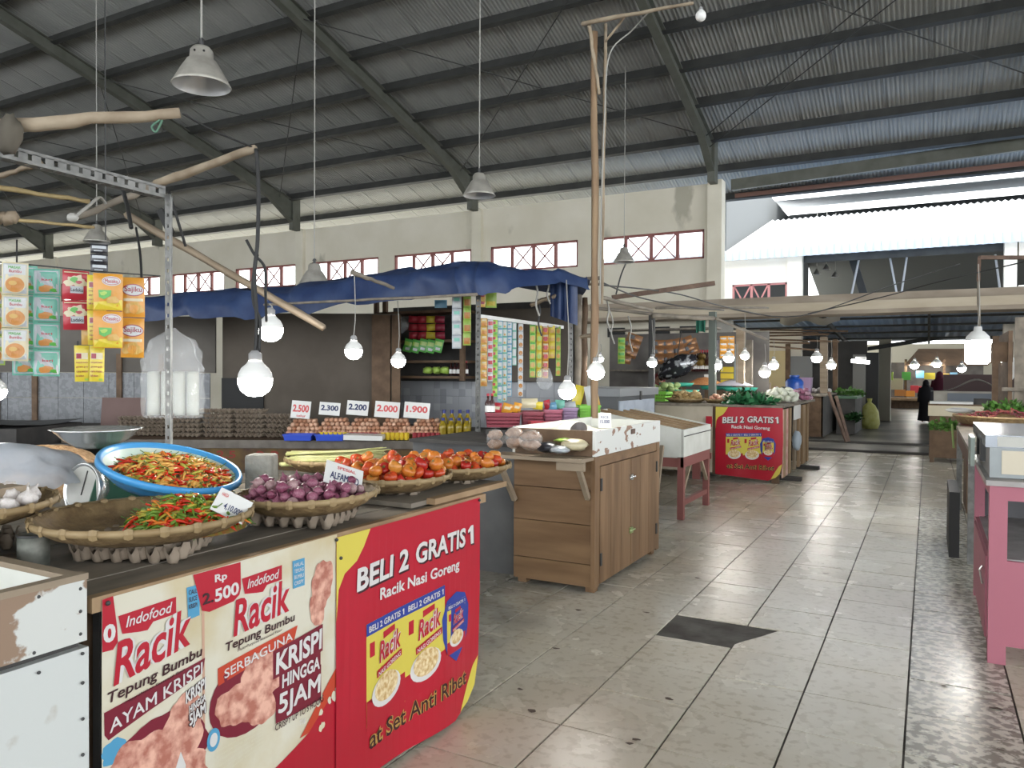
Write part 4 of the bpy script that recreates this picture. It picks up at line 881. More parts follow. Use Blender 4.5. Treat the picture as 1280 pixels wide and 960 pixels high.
for i, xo in enumerate((-24, -8, 8, 24)):
    MB().lathe([(.001, .012), (7 * k, .012), (7.4 * k, .03), (7.4 * k, .22), (6 * k, .235), (.001, .235)], c=(xo * k, .01 * (i % 2), 0), n=14).build('bag_roll', rolls, pb, True)
pb.rotation_euler = (0, 0, math.radians(28))

# ---- lit bulbs
glow_hot = mat('glowing_diffuser', (1, .97, .90), .5, emit=22); bulb_white = mat('white_bulb_shell', (.78, .78, .76), .35)
def bulb(label, x, y, d, t, kind='bulb', cord=None, off=False, group='hanging light bulbs', tilt=0, cordm=None):
    """x, y = middle of the lit dome in the photograph, d = its width in pixels"""
    c = dep(x, y, t); r = d / FPX * t / 2; o = thing('light_bulb', label, 'light bulb', c, group=group); o.rotation_euler = (0, tilt, 0)
    if kind == 'drum':
        MB().lathe([(.001, -r * 1.15), (r * .8, -r * 1.12), (r * .98, -r * .9), (r, r * .9), (r * .98, r * .95)], n=24).build('diffuser', glow_hot, o, True)
        MB().lathe([(r * 1.0, r * .93), (r * .9, r * 1.3), (r * .5, r * 1.75), (r * .35, r * 1.8), (r * .3, r * 2.2), (.001, r * 2.2)], n=24).build('housing', bulb_white, o, True); top = r * 2.2
    else:
        MB().lathe([(.001, -r * .85), (r * .45, -r * .78), (r * .82, -r * .5), (r * .98, -r * .1), (r, r * .25)], n=20).build('diffuser', bulb_white if off else glow_hot, o, True)
        MB().lathe([(r, r * .25), (r * .97, r * .5), (r * .80, r * .85), (r * .50, r * 1.12), (r * .42, r * 1.25)], n=20).build('housing', bulb_white, o, True)
        MB().lathe([(r * .38, r * 1.2), (r * .38, r * 1.7), (r * .2, r * 1.9), (.001, r * 1.9)], n=14).build('socket', mat('grey_lamp_socket', (.30, .30, .30), .5), o, True); top = r * 1.8
    if cord:
        a = Vector((0, 0, top)); b = dep(*cord) - c; m = (a + b) / 2 + Vector((.012, 0, 0)); q = MB().tube([a, (a + m) / 2 + Vector((.006, 0, 0)), m, (b + m) / 2, b], .0035, 5); q.build('cord', cordm or grey_cable, o)
    return o
bulb('large white lamp, lowest of the two on the black cable bundle', 319, 478, 42, 3.2, cord=(320, 432, 3.2), cordm=black_rubber)
bulb('bright lamp behind the looped cable, above the large white lamp', 338, 414, 31, 3.45, cord=(337, 380, 3.45))
bulb('small lamp over the eggs on a straight white flex', 442, 440, 22, 5.3, cord=(443, 345, 5.5))
bulb('small lamp in front of the shelf of green packets', 498, 452, 18, 6.8, cord=(497, 376, 7.0))
bulb('lamp hanging beside the tall wooden pole', 745, 466, 21, 5.4, cord=(748, 418, 5.5))
bulb('lamp over the pink and red baskets', 709, 490, 22, 5.0, cord=(708, 350, 5.6))
bulb('tiny lamp just above the lamp beside the wooden pole', 750, 449, 9, 7.2, cord=(751, 430, 7.2))
bulb('unlit white bulb at the tip of the high wooden arm', 876, 21, 13, 5.4, cord=(876, 3, 5.4), off=True, cordm=black_rubber)
bulb('large drum-shaped lamp over the right-hand stalls', 1222, 439, 28, 7.2, kind='drum', cord=(1223, 330, 7.2))
bulb('lit lamp cut off by the photo edge below the soup sachets', -6, 490, 26, 3.4, cord=(-6, 440, 3.4))
for lab, x, y, d, t, cy in [('lamp in front of the dark hanging packets', 815, 454, 12, 9.5, 400), ('lamp left of the yellow boxes in the second stall', 896, 457, 12, 10.6, 425), ('lamp above the yellow boxes in the second stall', 911, 448, 13, 10.9, 420), ('lamp on the post right of the yellow boxes', 931, 445, 11, 11.4, 392),
                             ('round lamp left of the blue drum', 956, 466, 14, 12.2, 430), ('lamp right above the round one by the blue drum', 967, 457, 12, 12.8, 425), ('lamp on the pale post of the third stall', 1039, 457, 11, 16.5, 425), ('flat lamp left of the pale post in the third stall', 1021, 448, 13, 15.8, 420),
                             ('far lamp at the snack stall, left one', 1143, 457, 10, 33, 440), ('far lamp at the snack stall, middle one', 1171, 455, 10, 33, 440), ('far lamp at the snack stall beside the drum lamp', 1202, 461, 10, 30, 445), ('lamp with a white bag tied beside it at the board wall', 1254, 449, 10, 9.5, 425)]:
    bulb(lab, x, y, d, t, cord=(x, cy, t))
# fluorescent lamp in the passage
tl = thing('strip_light', 'short lit strip light by the dark doorway', 'strip light', dep(1076, 452, 19)); MB().bar(dep(1065, 451, 19) - tl.location, dep(1086, 453, 19) - tl.location, .09, .08).build('tube', mat('strip_glow', (1, .98, .94), .5, emit=7), tl)
MB().bb(-.12, .12, -.06, .06, .05, .12).build('housing', bulb_white, tl)

# ---- factory pendants
pend = MB().lathe([(.205, 0), (.21, .004), (.195, .03), (.14, .13), (.105, .185), (.085, .20), (.08, .26), (.06, .285), (.02, .29), (.001, .29)], n=36).data('shade', alu, True)
pin = MB().lathe([(.203, .0), (.19, .03), (.135, .128), (.10, .18), (.001, .19)], n=36).data('reflector', alu_in, True)
pk_ = MB().tube([(0, 0, .28), (0, 0, .35)], .018, 8).tube([(-.03, 0, .33), (0, 0, .36), (.03, 0, .33)], .006, 6).data('hook', dark_metal)
hole = MB()
for a in (-2.2, -1.2, -.2): hole.ball((.082 * math.cos(a), .082 * math.sin(a), .235), .009, 6, 4)
def pendant(label, x, y, wpx, t=None, group='bell-shaped aluminium pendants', s=1):
    t = .42 * s * FPX / wpx if t is None else t; c = dep(x, y, t); s = wpx * t / FPX / .42
    o = thing('pendant_lamp', label, 'pendant lamp', c, group=group); o.scale = (s, s, s)
    obj('shade', pend, o); obj('reflector', pin, o); obj('hook', pk_, o)
    L = (roofz(c.y) - .15 - c.z) / s if c.y < 19 else 3; MB().tube([(0, 0, .34), (0, 0, L)], .008 / s, 5).build('rod', grey_cable, o); return o
p1 = pendant('nearest aluminium bell pendant, above the wooden poles', 252, 108, 71)
for a in (-2.3, -1.3, -.5): MB().ball((.083 * math.cos(a), .083 * math.sin(a), .235), .009, 6, 4).build('vent_hole', black_rubber, p1)
pendant('aluminium pendant in front of the second wall column', 599, 245, 41); pendant('aluminium pendant before the window right of the tall wooden pole', 780, 328, 27)
pendant('pendant half sunk behind the tarpaulin edge', 393, 357, 40); pendant('pendant behind the packets near the slotted post', 121, 303, 32)
for lab, x, y in (('left one of three small lamps in the neighbouring hall', 1021, 343), ('highest of three small lamps in the neighbouring hall', 1033, 337), ('lowest of three small lamps in the neighbouring hall', 1044, 346)):
    c = dep(x, y, 27); o = thing('pendant_lamp', lab, 'pendant lamp', c, group='small pendants next door'); o.scale = (.62,) * 3; obj('shade', pend, o); obj('reflector', pin, o); MB().tube([(0, 0, .28), (0, 0, 3.6)], .012, 4).build('rod', grey_cable, o)
# lone wires from the roof
for lab, x, y, t in (('thin wire hanging from the roof left of the nearest pendant', 132, 300, 9.6),): 
    c = dep(x, y, t); MB().tube([c, (c.x, c.y, roofz(c.y) - .1)], .008, 5).build('wire', dark_metal, label=lab, cat='wire')

# ================================================================== EGG STALL AND HUT
ex, ey = Vector((.879, .477, 0)), Vector((-.477, .879, 0)); E0 = Vector((-7.17, 5.2, 0)); RZE = math.atan2(.477, .879)
def EP(s, d, z): return E0 + ex * s + ey * d + Vector((0, 0, z))
et = thing('egg_table', 'long dark table carrying the eggs and the stacked cartons', 'table', E0, RZE)
MB().bb(-.85, 3.55, 0, .8, .62, .68).build('tabletop', wood_dk, et); MB().bb(-.85, 3.55, -.012, .0, .60, .685).build('front_board', mat('greasy_table_edge', (.10, .085, .07), .6, (.16, .14, .12), 8), et)
MB().bb(-.3, 3.5, .02, .04, .0, .60).build('front_cloth', mat('dark_printed_cloth', (.06, .03, .02), .7, (.13, .08, .02), 5), et)
tb = MB(); write(tb, 'Rp 2.5', (.52, .47), (.95, .47), (.52, .57), lambda x, y, l: (x, .018 - l, y), .02); write(tb, '0.3', (1.15, .48), (1.4, .48), (1.15, .57), lambda x, y, l: (x, .018 - l, y), .02); tb.build('lettering', mat('dull_red_lettering', (.22, .03, .02), .7), et)
for s in (-.75, 3.4):
    for d in (.06, .74): MB().bb(s - .03, s + .03, d - .03, d + .03, 0, .62).build('leg', wood_dk, et)
# cartons stacked
cols_ = [(.30, 6, 'leftmost'), (.64, 6, 'second'), (.98, 6, 'third'), (1.31, 5, 'fourth')]
for i, (s, nl, w) in enumerate(cols_):
    for l in range(nl):
        p = EP(s + random.uniform(-.012, .012), .42, .682 + l * .052); carton_at(p.x, p.y, p.z, RZE + random.uniform(-.04, .04), 'empty grey egg carton in the ' + w + ' stack beside the eggs', 'empty cartons, ' + w + ' stack', carton_lo)
for i, s in enumerate((-.35, -.05)):
    for l in range(5):
        p = EP(s, .55, .682 + l * .043); carton_at(p.x, p.y, p.z, RZE + .05, 'dusty carton in the %s stack behind the clear plastic bag' % ('outer', 'inner')[i], 'dusty cartons, stack %s' % ('outer', 'inner')[i], carton_lo)
# egg trays with heaped eggs
egg_m = [mat('brown_egg', (.50, .26, .16), .45), mat('pale_egg', (.62, .38, .26), .45), mat('tan_egg', (.56, .31, .20), .45)]
eggs = [MB().lathe([(.001, -.027), (.013, -.024), (.022, -.014), (.0245, -.001), (.022, .012), (.0145, .022), (.006, .0265), (.001, .027)], n=10).data('egg', m, True) for m in egg_m]
def tray_data(m):
    mb = MB()
    for i in range(7): mb.bb(-.145 + i * .0483 - .002, -.145 + i * .0483 + .002, -.13, .13, .0, .05)
    for j in range(6): mb.bb(-.147, .147, -.13 + j * .052 - .002, -.13 + j * .052 + .002, .02, .05)
    for i in range(6): mb.lathe([(.006, 0), (.018, .004), (.023, .05), (.020, .05), (.015, .008)], c=(-.121 + i * .0483, -.135, 0), n=8)
    return mb.data('egg_tray', m)
tr_y, tr_r = tray_data(yellow_pl), tray_data(mat('dark_red_plastic', (.30, .03, .04), .45))
for i, (s, me, w, nm) in enumerate([(1.62, None, 'grey carton', 'grey'), (1.95, tr_y, 'yellow tray', 'first yellow'), (2.27, tr_r, 'red tray', 'first red'), (2.60, tr_y, 'yellow tray', 'second yellow'), (2.93, tr_r, 'red tray', 'second red')]):
    for l in range(1 if me is None else 2):
        p = EP(s, .22, .683 + l * .03)
        if me: obj('egg_tray', me, loc=p, rot=(0, 0, RZE), label='%s plastic egg tray %s, %s one of its pair' % (nm, 'under heaped eggs', ('lower', 'upper')[l]), cat='egg tray', group='plastic egg trays')
        else: carton_at(p.x, p.y, p.z, RZE, 'grey carton under the first heap of eggs', None, carton_lo)
    zb = .683 + (.06 if me else .05)
    for l in range(4):
        nxx = (7, 7, 6, 5)[l]
        for jj in range(2):
            for ii in range(nxx):
                p = EP(s + (ii - (nxx - 1) / 2) * .0483 + random.uniform(-.003, .003), .12 + jj * .055 + l * .03, zb + .022 + l * .040)
                obj('egg', random.choice(eggs), loc=p, rot=(random.uniform(.9, 1.6), random.uniform(-.5, .5), random.uniform(0, 6)), label='brown hen egg heaped on the %s' % ('grey carton' if not me else nm + ' tray'), cat='egg', group='eggs on the %s' % ('grey carton' if not me else nm + ' tray'))
for s_, x, y, w, h, m, lab in (('2.500', 376, 512, 24, 22, ink_pink, 'price card reading 2.500 above the eggs'), ('2.300', 412, 511, 26, 16, ink_navy, 'price card reading 2.300 above the eggs'), ('2.200', 447, 510, 27, 18, ink_navy, 'price card reading 2.200 above the eggs'), ('2.000', 484, 512, 31, 20, ink_pink, 'price card reading 2.000 above the eggs'), ('1.900', 521, 513, 32, 20, ink_pink, 'price card reading 1.900 above the eggs')):
    t = 8.15; k = t / FPX; price_card(dep(x, y, t), w * k, h * k, rig(-10, 4, math.degrees(RZE)), lab, [(s_, .08, .92, .35, .78, m, .04)] + ([('telur', .3, .8, .08, .22, m, .02)] if w < 26 else []), 'egg price cards')
def crate(name, label, c, w, d, h, m, rz, cat='basket', rows=4, cols_=9, group=None, flare=.04, solid=False):
    t = thing(name, label, cat, c, rz, group); mb = MB()
    for (x0, y0, x1, y1) in ((-w / 2, -d / 2, w / 2, -d / 2), (w / 2, -d / 2, w / 2, d / 2), (w / 2, d / 2, -w / 2, d / 2), (-w / 2, d / 2, -w / 2, -d / 2)):
        f = 1 + flare * 2
        if solid: mb.add([(x0, y0, 0), (x1, y1, 0), (x1 * f, y1 * f, h), (x0 * f, y0 * f, h), (x0 * .95, y0 * .95, .004), (x1 * .95, y1 * .95, .004), (x1 * f * .96, y1 * f * .96, h), (x0 * f * .96, y0 * f * .96, h)], [(0, 1, 2, 3), (5, 4, 7, 6)])
        else:
            for k in range(rows):
                z = h * (k + .5) / rows; g = 1 + flare * 2 * z / h; mb.bar((x0 * g, y0 * g, z), (x1 * g, y1 * g, z), .004, h / rows * .55)
            n = max(3, int(math.hypot(x1 - x0, y1 - y0) / w * cols_))
            for k in range(n + 1): a = k / n; xx, yy = x0 + (x1 - x0) * a, y0 + (y1 - y0) * a; mb.bar((xx, yy, 0), (xx * f, yy * f, h), .006, .006)
    mb.bb(-w / 2, w / 2, -d / 2, d / 2, 0, .006); mb.build('body', m, t); f = 1 + flare * 2; r = MB()
    P4 = [(-w / 2 * f, -d / 2 * f, h), (w / 2 * f, -d / 2 * f, h), (w / 2 * f, d / 2 * f, h), (-w / 2 * f, d / 2 * f, h)]
    for i in range(4): r.bar(P4[i], P4[(i + 1) % 4], .018, .014)
    r.build('rim', m, t); return t
p = EP(1.83, -.02, .686); crate('plastic_tub', 'blue plastic tray left of its twin on the egg table edge', (EP(1.62, .0, .686)), .27, .16, .06, blue_pl, RZE, 'tray', solid=True, group='blue trays')
crate('plastic_tub', 'blue plastic tray nearer the white foam sheets', (EP(1.95, .0, .686)), .27, .16, .06, blue_pl, RZE, 'tray', solid=True, group='blue trays')
o = MB().bb(-.2, .2, -.09, .09, 0, .05).build('foam_sheets', white_plastic, label='stack of white foam sheets beside the blue trays', cat='foam sheets'); o.location = EP(2.30, -.02, .70); o.rotation_euler = (.05, .02, RZE)
# oil bottles
oil = mat('golden_cooking_oil', (.42, .30, .02), .15, trans=.3, spec=.8); capb = mat('dark_blue_cap', (.03, .04, .20), .4)
ob = MB().lathe([(.001, 0), (.036, .002), (.038, .02), (.035, .08), (.038, .14), (.036, .18), (.016, .215), (.014, .235)], n=14).data('bottle', oil, True); oc = MB().lathe([(.017, .232), (.017, .262), (.001, .262)], n=12).data('cap', capb)
for i in range(8):
    o = thing('oil_bottle', 'bottle of golden cooking oil at the right end of the egg table', 'bottle', EP(3.10 + (i % 4) * .085, .25 - (i // 4) * .13, .683), group='cooking oil bottles'); o.scale = (1.12, 1.12, 1.2 - .3 * (i // 4)); obj('body', ob, o); obj('cap', oc, o)
# dark hut body
hutw = mat('soot_brown_boards', (.085, .07, .055), .85, (.125, .105, .085), 1.4, bump=.3, bscale=9)
hw_ = thing('hut_wall', 'large brown sheet wall behind the eggs', 'wall panel', EP(.35, 1.25, 0), RZE)
MB().bb(0, 2.12, 0, .04, 0, 2.10).build('sheet', hutw, hw_); MB().bb(1.80, 2.02, -.04, 0, 0, 2.08).build('plank', wood_dk, hw_); MB().bb(2.04, 2.14, -.05, 0, 0, 2.08).build('plank', wood_dk, hw_)
MB().bb(.0, .5, -.03, 0, .95, 1.32).build('dark_opening', mat('dark_opening', (.02, .02, .02), .7), hw_)
hl = thing('hut_wall', 'grey-brown cloth and board wall behind the left table', 'wall panel', EP(-3.2, 1.15, 0), RZE); MB().bb(-1, 3.5, 0, .04, 1.38, 2.05).build('sheet', mat('grey_brown_sheet', (.10, .09, .078), .85, (.15, .135, .12), 1.5), hl)
tilem = mat('grey_patterned_tiles', (.14, .148, .16), .35, (.19, .198, .21), 24, contrast=(.48, .52))
for i in range(14):
    for j in range(2): MB().bb(-.75 + i * .3, -.755 + (i + 1) * .3, -.02, 0, .78 + j * .3, 1.075 + j * .3).build('wall_tile', tilem, hl)
MB().bb(-1, 3.5, -.01, .04, 0, .78).build('base', dark_fill, hl)
for x in (.9, 1.35, 2.35, 2.85): MB().bb(x, x + .06, -.05, -.02, .7, 1.6 if x > 2 else 1.38).build('post', wood_dk, hl)
for k in range(3): MB().tube([(1.2 + k * .35, -.05, 1.75), (1.3 + k * .3, -.06, 1.6), (1.25 + k * .35, -.05, 1.42)], .012, 5).build('cord', dark_metal, hl)
# leaning brown board and dark table at far left
mb = MB().bb(0, .48, 0, .03, 0, .42); o = mb.build('board', mat('maroon_brown_board', (.12, .07, .06), .6, (.15, .09, .08), 2), label='maroon-brown board standing at the end of the carton stacks', cat='board'); o.location = EP(-.75, .55, .683); o.rotation_euler = (-.12, 0, RZE)
lt = thing('side_table', 'dark grey covered table left of the egg table', 'table', EP(-3.95, -.6, 0), RZE); MB().grid(lambda u, v: (u * 3.0, v * 1.2, .86 + .02 * math.sin(u * 9 + v * 4)), 14, 8).build('cover', mat('dark_grey_cover', (.13, .135, .14), .6, (.18, .185, .19), 3), lt, True); MB().bb(0, 3.0, .02, 1.15, .0, .83).build('body', dark_fill, lt)
for lab, x, y, r_, h_ in (('dented grey pot, wider one on the left', 66, 572, .085, .14), ('dull grey tin behind the white bag', 12, 575, .10, .12)):
    c = dep(x, y, 3.9); o = thing('metal_pot', lab, 'pot', (c.x, c.y, c.z - .08)); MB().lathe([(.001, 0), (r_, 0), (r_, h_), (r_ * .94, h_), (r_ * .94, .01), (.001, .01)], n=24).build('body', mat('dull_pot_metal', (.20, .21, .23), .45, (.28, .29, .31), 9, metal=.4), o, True); MB().lathe([(r_ * .98, h_ - .008), (r_ * 1.06, h_), (r_ * .98, h_ + .006)], n=24).build('rim', dark_metal, o, True)
bx = MB().bb(-.9, .45, -.25, .25, 0, .88).build('side_cabinet', dark_fill, label='dark low cabinet carrying the grey pots', cat='cabinet'); c = dep(40, 575, 4.0); bx.location = (c.x, c.y, 0); bx.rotation_euler = (0, 0, RZE)
# tarpaulin
top = [dep(120, 378, 8.6), dep(180, 372, 8.4), dep(240, 366, 8.2), dep(300, 361, 8.1), dep(370, 357, 7.8), (dep(440, 345, 7.4)), dep(520, 336, 6.9), dep(575, 327, 6.5), dep(600, 327, 6.4), dep(640, 334, 6.5), dep(700, 346, 6.7), dep(738, 352, 6.9)]
bot = [dep(120, 408, 8.3), dep(180, 402, 8.1), dep(240, 396, 7.9), dep(300, 398, 7.7), dep(370, 392, 7.4), (dep(440, 380, 7.0)), dep(520, 374, 6.6), dep(575, 370, 6.25), dep(600, 369, 6.15), dep(640, 362, 6.2), dep(700, 352, 6.45), dep(738, 362, 6.7)]
tm = thing('tarpaulin', 'dark blue tarpaulin sagging over the egg and packet stalls', 'tarpaulin', (-5, 6.5, 2.2)); TL = Vector((-5, 6.5, 2.2))
def tarpf(u, v):
    x = u * (len(top) - 1); i = min(int(x), len(top) - 2); f = x - i; f = f * f * (3 - 2 * f); a = top[i].lerp(top[i + 1], f); b = bot[i].lerp(bot[i + 1], f)
    p = a.lerp(b, v); p.z += .05 * math.sin(v * math.pi) + .05 * mnoise.noise(Vector((u * 22, v * 3, 2))); p.y -= .08 * math.sin(v * math.pi) + .06 * mnoise.noise(Vector((u * 30, v * 2, 9))); return p - TL
MB().grid(tarpf, 66, 8).build('front_flap', tarp_blue, tm, True)
def tarpb(u, v):
    x = u * (len(top) - 1); i = min(int(x), len(top) - 2); f = x - i; a = top[i].lerp(top[i + 1], f); b = a + Vector((-.477 * 1.9, .879 * 1.9, .12)); p = a.lerp(b, v); p.z += -.10 * math.sin(v * math.pi) + .02 * mnoise.noise(Vector((u * 10, v * 3, 7))); return p - TL
MB().grid(tarpb, 44, 8).build('roof_sheet', tarp_blue, tm, True)
MB().grid(lambda u, v: (dep(688 + u * 34, 352 + v * (46 + 12 * u) - 3, 6.7 - u * .1 + .05 * math.sin(u * 14))) - TL, 12, 6).build('corner_flap', tarp_blue, tm, True)
stick('bamboo_pole', 'long thin pole carrying the front edge of the tarpaulin', dep(330, 381, 7.3), dep(596, 368, 6.1), .012, .012, wood_gray, seed=12, cat='pole')
stick('wooden_pole', 'crooked branch on top of the tarpaulin above the small lamp', dep(440, 340, 5.6), dep(492, 360, 6.0), .02, .012, wood_gray, seed=13)
# packet stall
angle_post('angle_post', 'slotted dark post at the corner of the packet stall', (-3.3, 5.46, 0), (-3.3, 5.46, 2.22), .045, m=mat('dark_angle_iron', (.09, .09, .085), .5, (.15, .15, .14), 15, metal=.4))
ra, rb_ = dep(597, 395, 6.40), dep(703, 409, 7.7); MB().bar(ra, rb_, .03, .03).build('hanging_rail', white_plastic, label='white rail that the rows of packets hang from', cat='rail')
def alt(*a): return list(a)
SP = [(605, 398, 483, 8, 8.5, 'gold', [('r', 'soup', (.1, .9, .1, .5)), ('r', 'cream', (.2, .8, .7, .9))], 'golden orange packets nearest the slotted post'), (613, 399, 477, 8, 7, 'white', [('r', 'red', (.1, .9, .2, .7))], 'red and white packets beside the golden ones'),
      (619, 400, 496, 10, 6.5, 'lime', [('r', 'red', (.05, .6, .45, .8)), ('r', 'green', (.4, .95, .1, .4))], 'green packets with red print'), (625, 401, 503, 10, 6.6, 'blue', [('r', 'white', (.12, .9, .1, .9)), ('r', 'teal', (.2, .8, .15, .4))], 'pale blue packets, longest of the row'),
      (631, 401, 502, 10, 6.2, 'teal', [('r', 'white', (.12, .9, .1, .9)), ('r', 'gold', (.3, .7, .15, .4))], 'white and teal packets next to the longest strip'), (637, 402, 496, 10, 6.2, 'blue', [('r', 'white', (.1, .9, .1, .9)), ('r', 'blue', (.2, .7, .5, .7))], 'white and blue packets in the middle of the row'),
      (643, 403, 457, 5, 5.5, 'teal', [('r', 'white', (.1, .9, .1, .9))], 'short pale strip ending half way down'), (651, 404, 496, 9, 6.5, 'white', [('p', 'soup', ell(.5, .35, .4, .28, 8))], 'white packets with orange pictures'),
      (666, 405, 472, 6, 7.5, 'lime', [('p', 'gold', ell(.5, .4, .4, .3, 8)), ('r', 'green', (.1, .9, .75, .95))], 'lime green packets right of the gap'), (674, 406, 472, 6, 7, 'yellow', [('p', 'lime', ell(.5, .4, .4, .3, 8))], 'yellow and green packets by the gap'),
      (682, 407, 473, 6, 7.5, 'orange', [('p', 'red', ell(.5, .5, .4, .3, 8)), ('r', 'cream', (.1, .9, .75, .95))], 'orange-red packets near the rail end'), (690, 407, 448, 4, 8, 'yellow', [('r', 'gold', (.1, .9, .1, .5))], 'short yellow packet strip near the rail end'), (698, 408, 470, 6, 6, 'lime', [('p', 'orange', ell(.5, .4, .4, .3, 8))], 'green and orange packets at the rail end')]
for i, (x, y0, y1, n, w, b, L_, lab) in enumerate(SP):
    k = (x - 597) / 106; tt = 6.40 + k * 1.3 - .04; strip('strip of ' + lab, x, y0, y1, n, w, tt, b, L_, group='packet strips on the white rail', coarse=True, seed=i + 40)
for i, (x, y0, y1, n, w, t, b, L_, lab) in enumerate([(571, 369, 436, 4, 12, 6.6, 'silver', [('r', 'white', (.1, .9, .1, .45)), ('r', 'teal', (.2, .8, .55, .8))], 'silver packet strip hanging left of the slotted post'), (584, 368, 432, 4, 10, 6.9, 'lime', [('r', 'soup', (.1, .9, .1, .6))], 'brown and green packets left of the slotted post'), (601, 366, 384, 2, 12, 6.7, 'gold', [('r', 'deep', (.1, .9, .4, .8))], 'two brown packets just above the rail'), (614, 362, 385, 1, 14, 6.8, 'lime', [('r', 'yellow', (.1, .9, .1, .35))], 'single big green pack above the rail'),
                               (551, 375, 385, 1, 16, 7.8, 'blue', [], 'blue pack under the tarpaulin edge')]):
    strip(lab, x, y0, y1, n, w, t, b, L_, group='packets under the tarpaulin', coarse=True, seed=i + 70)
# tiled back wall, shelves and their goods
gt = thing('tiled_partition', 'tiled back wall of the packet stall with grey chequer pattern', 'wall panel', (-6.15, 8.2, 0))
tA = [mat('grey_tile_%d' % i, c, .3) for i, c in enumerate([(.30, .31, .33), (.37, .38, .40), (.23, .24, .26)])]
big = []
for i in range(13):
    for j in range(3): 
        R = random.Random(i * 9 + j); mb = MB(); q = .095
        mb.bb(.19 * i, .19 * i + .187, 0, .02, .72 + .19 * j, .907 + .19 * j, mi=0)
        for a in range(2):
            for b in range(2):
                if R.random() < .36: mb.bb(.19 * i + a * q, .19 * i + (a + .96) * q, -.002, 0, .72 + .19 * j + b * q, .72 + .19 * j + (b + .96) * q, mi=R.choice((1, 2)))
        mb.build('wall_tile', tA, gt)
MB().bb(-.1, 2.55, .021, .06, 0, 2.25).build('backing', dark_fill, gt)
shf = thing('shelf_unit', 'dark wooden shelf unit inside the packet stall', 'shelf', (-6.15, 7.75, 0))
for z in (1.34, 1.53, 1.78, 2.14): MB().bb(0, 1.25, 0, .4, z - .015, z + .015).build('shelf_board', wood_dk, shf)
for x in (-.02, .12, 1.27): MB().bb(x - .03, x + .03, 0, .04, 1.0 if x == .12 else 1.3, 2.3).build('upright', wood_dk, shf)
gp = pack_data(.11, .16, 'green', [('r', 'lime', (.1, .9, .5, .8)), ('r', 'white', (.3, .8, .15, .35))], coarse=True)
for i in range(5):
    p = onY(7.72, 512 + i * 9.5, 424 + i % 2); obj('packet', gp, loc=p, rot=(0, .25, .3), label='green packet hung in the row of five under the upper shelf', cat='packet', group='green packets under the shelf')
for i in range(12):
    c_, r_ = i % 4, i // 4; p = onY(7.9, 517 + c_ * 11, 415 - r_ * 10); k = ['red', 'red', 'yellow', 'deep'][c_]; o = obj('packet', pack_data(.12, .085, k, [], .03, True), loc=p, rot=(0, random.uniform(-.1, .1), .4), label='%s snack packet, %s row on the upper shelf' % ({'deep': 'maroon'}.get(k, k) + (' outer' if c_ == 0 else ''), ('bottom', 'middle', 'top')[r_]), cat='packet', group='snack packets on the upper shelf')
MB().ball(onY(7.85, 496, 406), (.17, .1, .12), 14, 9, wob=.08).build('clear_plastic_bag', clear, None, True, label='clear bag of glass noodles left of the red packets', cat='plastic bag')
for i in range(3): p = onY(7.85, 535 + i * 11, 467); MB().ball(p + Vector((0, 0, .04)), (.07, .05, .045), 10, 6, wob=.2, seed=i).build('snack_bundle', PM['lime'], None, True, label='lime green snack bundle on the lower shelf, %s' % ('beside the empty end', 'middle of three', 'next to the sauce bottles')[i], cat='packet', group='lime snack bundles')
sbm = MB().lathe([(.001, 0), (.024, 0), (.025, .09), (.010, .12), (.010, .15), (.001, .15)], n=10).data('body', mat('dark_sauce', (.05, .02, .02), .2), True); sl = MB().lathe([(.0255, .02), (.0255, .07)], n=10).data('paper_label', white_plastic, True); scp = MB().lathe([(.012, .148), (.012, .168), (.001, .168)], n=8).data('cap', red_pl)
for i in range(5): o = thing('sauce_bottle', 'small dark sauce bottle with white label on the lower shelf', 'bottle', onY(7.82, 564 + i * 4.7, 469), group='sauce bottles'); obj('body', sbm, o); obj('paper_label', sl, o); obj('cap', scp, o)
stick('wooden_lath', 'short pale lath under the tarpaulin near the packets', dep(664, 381, 6.9), dep(696, 369, 6.7), .02, .02, wood_pale, seed=14, cat='lath', n=4)
MB().bb(-4.75, -3.6, 8.0, 8.05, 1.3, 2.15).build('dark_board', hutw, label='dark board closing the upper back of the packet stall', cat='board')
bgz = MB().ball(dep(681, 473, 6.6), (.075, .05, .10), 14, 9, wob=.12); bgz.build('clear_plastic_bag', clear, None, True, label='small clear bag hanging below the orange packets', cat='plastic bag')

# ================================================================== WOODEN CABINET BESIDE THE AISLE
cab_w = mat('worn_teak_boards', (.24, .145, .075), .6, (.38, .25, .14), 5, stretch=(.25, 1, 2.2), bump=.15)
cab_v = mat('worn_teak_upright', (.26, .16, .085), .6, (.42, .28, .165), 5, stretch=(1, 2.2, .25), bump=.15)
cb = thing('wooden_cabinet', 'brown plank cabinet with two doors and a white tray on top', 'cabinet', (-2.14, 5.15, 0))
def cx(name, m, x0, x1, y0, y1, z0, z1, label=None, parent=None): return MB().bb(x0 + 2.14, x1 + 2.14, y0 - 5.15, y1 - 5.15, z0, z1).build(name, m, parent or cb, label=label)
for z0, z1 in ((.035, .175), (.18, .425), (.43, .645), (.65, .862)): cx('side_board', cab_w, -2.42, -1.865, 4.505, 4.525, z0, z1)
cx('back_panel', wood_dk, -2.43, -2.41, 4.52, 5.80, .08, .86); cx('far_panel', wood_dk, -2.42, -1.865, 5.78, 5.80, .08, .86); cx('floor_board', wood_dk, -2.42, -1.86, 4.52, 5.79, .07, .085)
